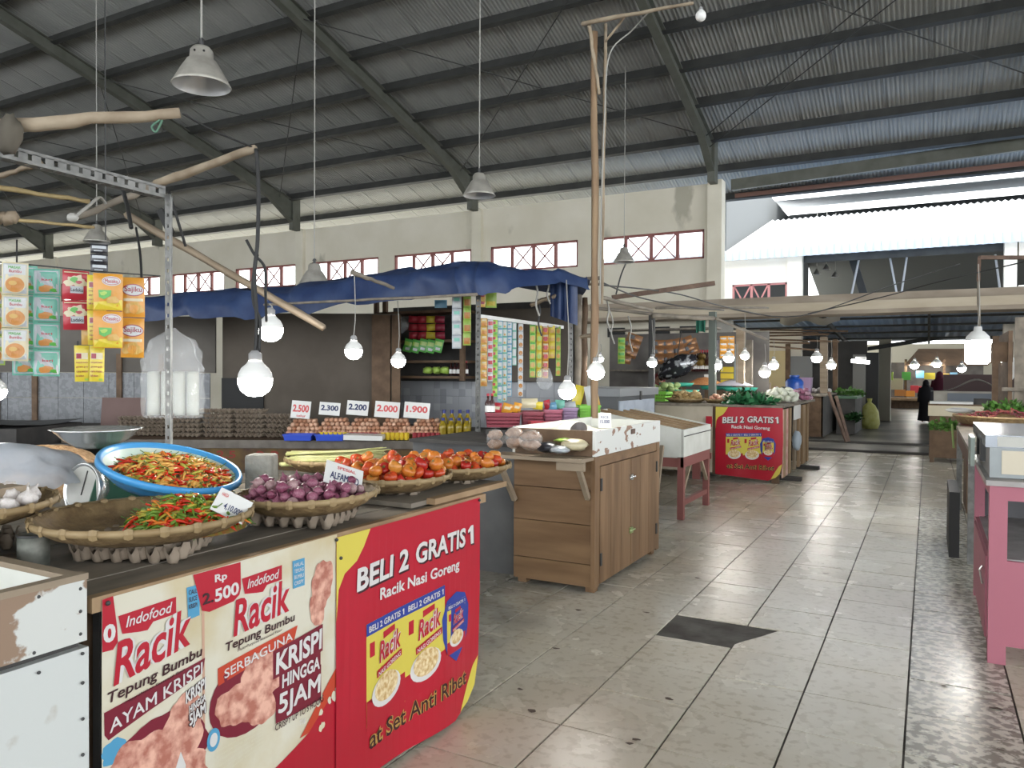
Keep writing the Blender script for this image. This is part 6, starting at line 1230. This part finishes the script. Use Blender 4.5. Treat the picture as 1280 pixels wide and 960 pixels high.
# ---- people
skin = mat('warm_brown_skin', (.36, .20, .13), .55)
def person(label, base, h, face_to, cloth_m, hijab_m, lower_m=None, lean=0):
    """a standing woman in a long dress and headscarf: one skinned body, clothing as parts"""
    t = thing('person', label, 'person', base); d = Vector((face_to[0] - base[0], face_to[1] - base[1])); t.rotation_euler = (lean, 0, math.atan2(d.y, d.x) + math.pi / 2); s = h / 1.6
    J = [(0, 0, .88), (0, 0, 1.08), (0, 0, 1.28), (0, 0, 1.36), (0, -.01, 1.42), (0, -.015, 1.50), (.17, 0, 1.27), (.21, .01, 1.02), (.19, -.10, .82), (.17, -.14, .76), (-.17, 0, 1.27), (-.21, .01, 1.02), (-.19, -.10, .82), (-.17, -.14, .76), (.09, 0, .82), (.10, -.01, .45), (.10, .01, .08), (.10, -.10, .04), (-.09, 0, .82), (-.10, -.01, .45), (-.10, .01, .08), (-.10, -.10, .04)]
    E = [(0, 1), (1, 2), (2, 3), (3, 4), (4, 5), (2, 6), (6, 7), (7, 8), (8, 9), (2, 10), (10, 11), (11, 12), (12, 13), (0, 14), (14, 15), (15, 16), (16, 17), (0, 18), (18, 19), (19, 20), (20, 21)]
    r = [.13, .12, .12, .05, .075, .07, .055, .042, .03, .025, .055, .042, .03, .025, .085, .058, .04, .03, .085, .058, .04, .03]
    me = bpy.data.meshes.new('body'); me.from_pydata([tuple(Vector(p) * s) for p in J], E, []); me.materials.append(skin); o = obj('body', me, t); o.modifiers.new('s', 'SKIN')
    for i, v in enumerate(me.skin_vertices[0].data): v.radius = (r[i] * s, r[i] * s); v.use_root = i == 0
    o.modifiers.new('u', 'SUBSURF').levels = 1; o.modifiers['u'].render_levels = 1
    def shell(prof, m, nm, sy=.7, dy=0):
        mb = MB(); n = 20; mb.add([(x * s * math.cos(2 * math.pi * j / n) * (1 + .05 * math.sin(j * 2.3 + z * 9)), (x * sy * math.sin(2 * math.pi * j / n) + dy) * s * (1 + .04 * math.sin(j * 3.1)), z * s) for x, z in prof for j in range(n)], [(i * n + j, i * n + (j + 1) % n, (i + 1) * n + (j + 1) % n, (i + 1) * n + j) for i in range(len(prof) - 1) for j in range(n)]); return mb.build(nm, m, t, True)
    shell([(.26, .10), (.24, .4), (.21, .7), (.19, .9), (.18, 1.05), (.20, 1.22), (.14, 1.33), (.07, 1.36)], lower_m or cloth_m, 'dress')
    shell([(.27, .78), (.26, .95), (.24, 1.12), (.20, 1.28), (.13, 1.36), (.115, 1.42)], hijab_m, 'headscarf', .75)
    MB().ball((0, .02 * s, 1.47 * s), (.108 * s, .115 * s, .135 * s), 16, 10).build('headscarf_crown', hijab_m, t, True)
    f = MB().ball((0, -.052 * s, 1.455 * s), (.072 * s, .062 * s, .095 * s), 14, 9).ball((0, -.12 * s, 1.445 * s), (.014 * s, .02 * s, .022 * s), 8, 5); f.build('face', skin, t, True)
    e = MB()
    for x in (-.028, .028): e.ball((x * s, -.108 * s, 1.475 * s), (.013 * s, .008 * s, .007 * s), 8, 5)
    e.ball((0, -.110 * s, 1.405 * s), (.024 * s, .008 * s, .006 * s), 8, 5); e.build('face_features', mat('dark_eyes_lips', (.10, .03, .03), .5), t, True)
    for sx in (-1, 1):
        hnd = MB()
        for k in range(4): hnd.tube([Vector((sx * (.17 - .012 + k * .009), -.14 - .02 * (k == 1), .755)) * s, Vector((sx * (.165 - .012 + k * .009), -.155, .715)) * s, Vector((sx * (.16 - .012 + k * .009), -.145, (.688, .68, .684, .694)[k])) * s], [.008 * s, .007 * s, .005 * s], 5)
        hnd.tube([Vector((sx * .15, -.145, .76)) * s, Vector((sx * .135, -.165, .73)) * s], .008 * s, 5); hnd.build('fingers', skin, t, True)
        MB().tube([Vector((sx * .15, 0, 1.30)) * s, Vector((sx * .22, .01, 1.02)) * s, Vector((sx * .195, -.09, .84)) * s], [.075 * s, .06 * s, .05 * s], 10).build('sleeve', cloth_m, t, True)
    return t
maroon_c = mat('maroon_cloth', (.10, .015, .035), .85); black_c = mat('black_cloth', (.012, .012, .016), .85); red_c = mat('dark_red_headscarf', (.16, .02, .025), .8)
b = dep(824, 480, 12.5); person('woman in a dark red headscarf standing behind the hanging goods', (b.x, b.y, 0), 1.42, (0, 0), black_c, red_c)
b = onZ(0, 1174, 519); b = dep(1174, 519, 23.2); person('person in a long maroon headscarf standing in the passage', (b.x, b.y, 0), 1.52, (b.x + .4, 60), maroon_c, maroon_c, maroon_c)
b = dep(1157, 519, 22.6); person('person in black leaning beside the maroon headscarf', (b.x, b.y, 0), 1.28, (0, 60), black_c, black_c, black_c, lean=-.12)

# ================================================================== THIRD STALL AND PASSAGE
s3 = thing('market_counter', 'tall dark third counter with leaning planks by the passage', 'counter', (-2.6, 18.4, 0))
def s3b(n, m, x0, x1, y0, y1, z0, z1): return MB().bb(x0 + 2.6, x1 + 2.6, y0 - 18.4, y1 - 18.4, z0, z1).build(n, m, s3)
s3b('tabletop', wood_gray, -4.6, -1.95, 17.75, 21.5, .93, .97); s3b('front_panel', wood_dk, -4.5, -2.0, 17.8, 17.83, .05, .93); s3b('side_panel', dark_fill, -2.03, -2.0, 17.8, 21.4, .05, .93)
s3b('extension_top', mat('dull_green_cover', (.10, .20, .12), .6), -1.95, -1.45, 19.5, 22.0, .84, .90); s3b('extension_body', dark_fill, -1.9, -1.5, 19.6, 21.9, 0, .84)
for x, y0, y1, t, m, lab in [(1030, 421, 548, 18.0, wood_h, 'raw wooden post at the corner of the third counter'), (1044, 424, 545, 19.5, wood_dk, 'darker wooden post behind the raw one'), (985, 430, 500, 19, wood_dk, 'brown post in the middle of the third stall')]: MB().bar((*dep(x, y1, t).xy, 0), dep(x, y0, t), .16 if x == 1030 else .11).build('stall_post', m, label=lab, cat='post')
for a, b, lab in [((1036, 490, 16.2), (1058, 552, 15.8), 'reddish plank leaning on the third counter'), ((1045, 495, 16.3), (1061, 550, 15.9), 'thinner reddish plank leaning beside it')]:
    q = dep(*b); q.z = .02; MB().bar(dep(*a), q, .065, .03).build('leaning_plank', rust, label=lab, cat='plank')
c = dep(993, 481, 17.6); dr = thing('blue_drum', 'bright blue plastic drum on the third counter', 'drum', (c.x, c.y, .965)); MB().lathe([(.001, 0), (.19, 0), (.2, .05), (.2, .27), (.15, .33), (.10, .35), (.10, .40), (.001, .40)], n=24).build('body', mat('drum_blue', (.02, .10, .42), .35), dr, True); MB().lathe([(.11, .38), (.11, .42), (.001, .42)], n=20).build('lid', mat('drum_blue', (.02, .10, .42), .35), dr)
c = dep(1004, 478, 18.4); crate('plastic_basket', 'lilac crate behind the blue drum', (c.x, c.y, .965), .36, .3, .36, lil, 0, solid=True)
produce('onion', 'white onion scattered on the third counter', 'onion', [mat('white_onion', (.70, .66, .62), .5)], 24, (dep(1018, 484, 18.6).x, dep(1018, 484, 18.6).y), .4, .05, .97, 'white onions', 77)
greens('leafy greens spilling over the third counter extension', (-1.7, 20.3, .92), .36, 300, leaf2, 84, .16, L=.10); greens('dark greens hanging at the foot of the third stall', (-1.5, 19.5, .35), .14, 90, leafm, 85, .2, L=.14)
MB().bb(*[v for v in (onY(22, 958, 440).x, onY(22, 983, 440).x)], 22, 22.04, 0, 2.05).build('yellow_board', mat('warm_yellow_board', (.62, .50, .28), .8), label='warm yellow board behind the round lamps', cat='board')
MB().bb(onY(22.2, 986, 440).x, onY(22.2, 1016, 440).x, 22.1, 22.14, 0, 1.9).build('grey_board', mat('pale_grey_board', (.25, .25, .25), .8), label='pale grey board right of the yellow board', cat='board')
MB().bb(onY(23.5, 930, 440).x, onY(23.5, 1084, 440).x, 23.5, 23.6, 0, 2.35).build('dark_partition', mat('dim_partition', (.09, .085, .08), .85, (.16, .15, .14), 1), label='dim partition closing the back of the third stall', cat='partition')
for i in range(6): a = onY(20 - i * .3, 950, 412 + i * 4); b = onY(20 - i * .3, 1060 - (i * 37) % 50, 414 + i * 5 - (i * 3) % 7); MB().bar(a, b, .05, .04).build('thin_rafter', wood_dk, label='thin weathered rafter over the third stall, %s from the top' % ('first', 'second', 'third', 'fourth', 'fifth', 'sixth')[i], cat='rafter', group='rafters of the third stall')
MB().grid(lambda u, v: onY(18.6 + v, 975 + u * 75, 395 + v * 9 + 3 * math.sin(u * 11)), 14, 4).build('torn_cover', mat('torn_pale_sheet', (.34, .32, .28), .7), None, True, label='torn pale sheeting over the third stall rafters', cat='sheet')
# second counter rear: boxes and scale between stalls 2 and 3
MB().bb(-3.6, -2.2, 14.6, 15.2, 0, .98).build('wooden_counter', wood_dk, label='low brown counter between the second and third stalls', cat='counter')
c = dep(950, 487, 14.5); MB().bb(-.18, .18, -.12, .12, 0, .26).build('cardboard_box', mat('cardboard', (.32, .24, .16), .8), label='cardboard box on the low brown counter', cat='box').location = (c.x, c.y, .98)
c = dep(980, 490, 14.4); MB().lathe([(.001, 0), (.3, 0), (.34, .05), (.30, .02), (.001, .01)], (c.x, c.y, .985), 24).build('steel_tray', dark_metal, None, True, label='wide dark round tray on the low brown counter', cat='tray')
MB().lathe([(.001, 0), (.05, 0), (.05, .16), (.001, .16)], (c.x, c.y, 1.01), 14).build('steel_cup', chrome, None, True, label='shiny steel cup standing in the dark round tray', cat='cup')
# plastic bag and hooks on the end of stall 2
MB().ball((-1.56, 11.0, .50), (.06, .10, .13), 12, 8, wob=.15).build('plastic_bag', mat('pale_blue_thin_bag', (.5, .6, .7), .3, alpha=.7), None, True, label='pale blue plastic bag hanging on the second counter side', cat='plastic bag')
MB().bb(-1.60, -1.585, 10.95, 11.5, .78, .97).build('white_paper', white_plastic, label='white paper taped at the corner of the second counter', cat='paper')
# yellow sack and doorway in the passage
MB().lathe([(.001, 0), (.24, .02), (.30, .15), (.26, .45), (.16, .62), (.05, .70), (.08, .80), (.001, .80)], (-1.34, 22.0, -.01), 20, sx=.85, sy=.85).build('yellow_sack', mat('yellow_green_sack', (.42, .42, .10), .7, (.5, .5, .18), 12), None, True, label='full yellow sack tied at the top by the dark doorway', cat='sack')
MB().bb(onY(22.6, 1082, 480).x, onY(22.6, 1098, 480).x, 22.6, 22.7, 0, 2.0).build('dark_doorway', mat('dark_opening', (.02, .02, .02), .7), label='tall dark doorway behind the yellow sack', cat='doorway')
MB().bb(onY(22.6, 1066, 480).x, onY(22.6, 1082, 480).x, 22.55, 22.75, 0, 1.95).build('concrete_pier', mat('pale_pier', (.40, .39, .36), .8), label='pale pier left of the dark doorway', cat='pier')
MB().bb(onY(26, 1098, 480).x, onY(26, 1113, 480).x, 26.0, 26.5, 0, 3.1).build('concrete_pier', mat('warm_pier', (.62, .58, .46), .8), label='tall cream pier at the back of the passage', cat='pier')
# far snack stall
fs = thing('snack_stall', 'distant snack stall with a brown awning and packets', 'stall', (0, 34, 0)); 
def FP(x, y, t=33): return dep(x, y, t) - Vector((0, 34, 0))
mb = MB(); mb.add([FP(1130, 457), FP(1235, 457), FP(1252, 436, 34.5), FP(1148, 436, 34.5)], [(0, 1, 2, 3)]); mb.build('awning', mat('brown_awning', (.22, .15, .10), .8, (.34, .22, .14), 1), fs)
mb = MB(); a, b = FP(1108, 497), FP(1192, 500); mb.bb(a.x, b.x, a.y - .3, a.y + .8, a.z - .1, a.z); mb.build('counter_top', wood, fs); MB().bb(a.x, b.x, a.y + .4, a.y + .5, -.1, a.z - .1).build('counter_front', wood_dk, fs)
for i, (x, y, w, h, k) in enumerate([(1120, 480, 16, 14, 'cream'), (1125, 491, 12, 8, 'soup'), (1138, 492, 10, 7, 'orange'), (1143, 486, 9, 8, 'red'), (1152, 487, 14, 8, 'red'), (1165, 488, 14, 8, 'red'), (1133, 470, 10, 10, 'green'), (1150, 468, 9, 9, 'blue'), (1162, 470, 12, 8, 'yellow'), (1180, 472, 12, 10, 'gold'), (1192, 470, 8, 9, 'blue'), (1205, 478, 10, 10, 'cream'), (1112, 470, 8, 10, 'lime'), (1145, 505, 10, 14, 'lime')]):
    q = FP(x, y, 33.2); kk = 33.2 / FPX; MB().box(q, (w * kk, .25, h * kk)).build('goods_box', PM[k], fs)
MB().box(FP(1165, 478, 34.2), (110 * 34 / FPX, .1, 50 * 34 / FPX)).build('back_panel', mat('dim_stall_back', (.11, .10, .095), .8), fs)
for i, x in enumerate((1132, 1180, 1225)): q = FP(x, 480, 33.4); MB().bb(q.x - .05, q.x + .05, q.y - .05, q.y + .05, 0, 2.1).build('post', wood_dk, fs)
MB().bb(-5, 9, 45.5, 45.6, 0, 3.05).build('rear_board_wall', mat('rear_cream_wall', (.50, .46, .36), .8), label='cream wall behind the distant snack stall', cat='wall')
# ================================================================== RIGHT SIDE OF THE AISLE
pc_ = thing('pink_cabinet', 'pink painted cabinet with an open middle shelf by the aisle', 'cabinet', (.27, 4.36, 0)); pink = mat('dusty_pink_paint', (.60, .20, .26), .55); world_noise(pink, 9, .28, .36, (.22, .12, .12), (.40, .135, .18), detail=7)
def pb_(n, m, x0, x1, y0, y1, z0, z1, **k): return MB().bb(x0, x1, y0, y1, z0, z1).build(n, m, pc_, **k)
pb_('side_panel', pink, 0, .02, .02, 1.35, .05, .50); pb_('front_panel', pink, .0, 1.2, 0, .02, .09, .50); pb_('door', pink, -.012, 0, .12, 1.2, .09, .49); pb_('corner_post', pink, -.005, .07, -.005, .06, .0, .86); pb_('corner_post', pink, -.005, .05, 1.29, 1.35, .0, .86); pb_('corner_post', pink, 1.14, 1.2, 0, .06, 0, .86)
pb_('top_rail', pink, .07, 1.14, 0, .03, .79, .86); pb_('top_rail', pink, 0, .03, .06, 1.29, .80, .86); pb_('shelf_board', mat('scratched_metal_shelf', (.26, .25, .25), .45, (.38, .37, .37), 8), .02, 1.2, .03, 1.33, .49, .505); pb_('back_panel', mat('grey_cabinet_inside', (.16, .16, .17), .7), .02, 1.2, 1.33, 1.35, .5, .86)
pb_('top_board', mat('worn_grey_top', (.30, .28, .27), .5, (.42, .40, .39), 6), -.02, 1.22, -.02, 1.37, .86, .885); MB().tube([(-.018, .22, .42), (-.03, .22, .40), (-.018, .22, .33)], .006, 6).build('lock', chrome, pc_); pb_('far_box', wood_dk, .45, .9, .9, 1.3, .505, .75, label='brown carton inside the open shelf')
mbx = thing('metal_glass_box', 'low metal chest with cream worn panels on the pink cabinet', 'chest', (.30, 4.46, .887)); gm_ = mat('scuffed_zinc', (.42, .45, .44), .35, (.55, .58, .57), 6, metal=.4); lidm = mat('shiny_zinc_lid', (.50, .53, .56), .22, metal=.7)
MB().bb(-.03, 1.05, 0, 1.15, 0, .15).build('body', gm_, mbx); MB().bb(-.05, 1.07, -.02, 1.17, .15, .21).build('lid', lidm, mbx); MB().bb(.02, 1.0, -.006, 0, .02, .135).build('cream_panel', mat('cream_worn_panel', (.62, .56, .44), .6, (.35, .33, .30), 6, contrast=(.6, .66)), mbx); MB().bb(.0, 1.05, -.024, -.02, .155, .205).build('lid_front', mat('pale_grey_enamel', (.5, .5, .46), .5), mbx)
MB().bb(-.055, -.03, .3, .36, .05, .17).bb(-.05, -.03, .7, .76, .05, .17).build('catch', dark_metal, mbx); MB().bb(-.09, -.07, .50, .80, .0, .16).build('side_glass', mat('greenish_glass_edge', (.35, .42, .38), .2), mbx)
# grey frame beyond and the black crate under it
gf = thing('metal_table', 'grey metal-legged table carrying the basket of dried chillies', 'table', (.62, 7.6, 0))
for x, y in ((-.33, -1.0), (-.33, 1.6), (.7, -1.0), (.7, 1.6)): MB().bb(x - .025, x + .025, y - .025, y + .025, 0, .84).build('leg', angle_iron, gf)
MB().bb(-.36, .75, -1.05, 1.65, .84, .87).build('tabletop', wood_gray, gf); MB().bb(-.35, -.33, -1.0, 1.6, .70, .83).build('side_rail', mat('rusty_brown_rail', (.14, .08, .06), .8), gf)
MB().bb(.15, .22, 6.75, 7.55, 0.0, .5).build('black_crate', black_rubber, label='narrow black crate standing on the tiles by the pink cabinet', cat='crate')
bk = basket('woven_basket', 'deep rectangular basket of dark dried chillies', (.75, 9.35), .52, .98, depth=.14, group=None); 
leg_ = MB().bb(.35, 1.2, 9.0, 9.8, 0, .84).build('basket_stand', wood_dk, label='brown stand under the dried chilli basket', cat='stand')
dcm = mat('dark_dried_chilli', (.14, .02, .03), .3); dcm2 = mat('brown_red_chilli', (.24, .06, .05), .3)
dm = [MB().tube([(-.04, 0, 0), (-.02, 0, .01), (.01, .004, .012), (.04, 0, 0)], [.004, .011, .009, .002], 6).data('dried_chilli', m, True) for m in (dcm, dcm2)]
for i in range(110):
    rn = random.Random(i + 300); a, d = rn.uniform(0, 6.28), .46 * math.sqrt(rn.random()); obj('dried_chilli', dm[i % 2], loc=(.75 + d * math.cos(a), 9.35 + d * math.sin(a), .93 + .07 * (1 - d / .5) + rn.uniform(0, .05)), rot=(rn.uniform(-.5, .5), rn.uniform(-.5, .5), a * 3), label='dark dried chilli in the basket on the grey table', cat='chilli', group='dried chillies')
MB().lathe([(.001, .09), (.2, .075), (.4, .02), (.47, 0)], (.75, 9.35, .88), 24).build('dried_chillies', mat('dried_chilli_mass', (.10, .02, .025), .5, (.22, .06, .05), 40), None, True, label='underlying mass of dark dried chillies', cat='chillies', kind='stuff')
MB().ball(dep(1200, 513, 9.9), (.16, .09, .035), 14, 8, wob=.08).build('plastic_bag', white_plastic, None, True, label='white folded bag on the dried chillies', cat='plastic bag')
greens('fresh green leaves hanging off the near edge of the dried chilli table', dep(1180, 538, 8.6), .15, 260, leaf2, 91, .16, L=.05); greens('bunch of green leaves right of the dried chillies', dep(1262, 516, 8.4), .24, 320, leaf2, 92, .14, L=.07)
MB().tube([dep(1190, 530, 8.4), dep(1192, 560, 8.4)], .012, 6).build('greens_stem', mat('pale_green_stem', (.3, .42, .15), .5), label='pale stems below the hanging green leaves', cat='stem')
mo = thing('wooden_chest', 'tall brown plank chest with a cream top edge', 'chest', (.42, 14.4, 0))
for z0, z1 in ((.08, .27), (.275, .48), (.485, .745)): MB().bb(-.40, .42, -.4, -.38, z0, z1).build('plank', wood_dk, mo)
MB().bb(-.40, .42, -.38, .5, .08, .74).build('body', wood_dk, mo); MB().bb(-.42, .44, -.41, .5, .748, .915).build('cream_edge', mat('cream_edge_board', (.60, .54, .40), .7), mo); MB().bb(-.42, .44, -.41, .5, .915, .94).build('top', wood_dk, mo)
for x in (-.36, .38): MB().bb(x - .03, x + .03, -.38, -.32, 0, .08).build('foot', wood_dk, mo)
tp = onY(14.3, 1163, 505); MB().bb(.02, .62, 14.0, 14.5, .941, .975).build('foam_sheets', white_plastic, label='white sheet lying on the brown plank chest', cat='sheet'); MB().bb(.64, .86, 14.0, 14.3, .941, 1.03).build('small_box', dark_fill, label='small dark box on the brown plank chest', cat='box')
gc = thing('covered_cart', 'grey covered cart with a rounded cover in the passage', 'cart', (.85, 18.8, 0)); cvm = mat('grey_beige_cover', (.42, .39, .33), .7, (.52, .49, .43), 3); gc.location.z = .10
MB().bb(-.75, .75, -.4, .4, -.10, .95).build('body', mat('brown_grey_body', (.15, .13, .11), .7), gc); MB().grid(lambda u, v: (-.8 + u * 1.6, -.42 + v * .84, .96 + .28 * math.exp(-((u - .52) / .22) ** 2) * (1 - .3 * abs(v - .5))), 20, 5).build('cover', cvm, gc, True); MB().bb(-.75, .75, -.43, -.41, .70, .97).build('cover_front', cvm, gc); MB().bb(-.5, .42, -.47, -.44, .55, .93).build('blue_grey_panel', mat('blue_grey_panel', (.15, .17, .20), .6), gc)
MB().bb(.3, 2.4, 20.2, 20.3, 0, 1.42).build('dark_partition', mat('dark_maroon_board', (.07, .045, .045), .8), label='dark board behind the covered cart', cat='partition')
# board wall at the far right
bw = thing('board_wall', 'patched grey plank hut wall at the right edge', 'hut wall', (.95, 10.6, 0)); pg = mat('weathered_grey_plank', (.22, .21, .19), .85, (.36, .34, .31), 5, stretch=(2, 2, .3))
for i, (x, w, z) in enumerate([(-.10, .11, 2.05), (.03, .10, 2.12), (.15, .12, 2.10), (.29, .11, 2.16), (.42, .1, 2.1)]): MB().bb(x, x + w, -.3 + .02 * (i % 2), -.27 + .02 * (i % 2), 0 if i else .9, z).build('plank', pg if i % 2 else wood_gray, bw)
MB().bb(-.16, -.12, -.3, 2.0, 0, 1.9).build('side_post', wood_dk, bw); MB().bb(-.3, -.24, -.1, -.04, 0, 1.85).build('post', wood_dk, bw); MB().bb(-.22, .5, -.34, -.31, 1.22, 1.26).build('rail', wood_gray, bw); MB().bb(.05, .5, -.5, -.48, .8, 1.25).build('pale_board', mat('pale_grey_sheet', (.42, .44, .46), .6), bw); MB().bb(.12, .5, -.75, -.73, .87, 1.1).build('cream_board', mat('cream_board', (.48, .44, .36), .7), bw)
for i in range(4): MB().bb(-.28, -.1, -.12 + i * .5, -.05 + i * .5, 1.55 + .05 * (i % 2), 1.78).build('batten', rust if i % 2 else wood_dk, bw)
MB().ball(dep(1264, 460, 9.2), (.045, .03, .14), 10, 8, wob=.1).build('white_bag', white_plastic, None, True, label='long white bag hanging by the lamp at the board wall', cat='bag')
stick('wooden_pole', 'thin upright carrying a crossbar near the white neighbouring pillar', dep(1223, 350, 12.5), dep(1224, 430, 12.5), .02, .02, wood_gray, seed=90)
MB().bar(dep(1224, 322, 12.5), dep(1290, 322, 12.5), .07, .06).build('iron_beam', rust, label='rusty crossbar beside the white neighbouring pillar', cat='beam')
MB().bar((*dep(1224, 345, 12.5).xy, dep(1224, 322, 12.5).z), dep(1223, 352, 12.5), .05).build('iron_beam', rust, label='short rusty upright under the crossbar', cat='beam')
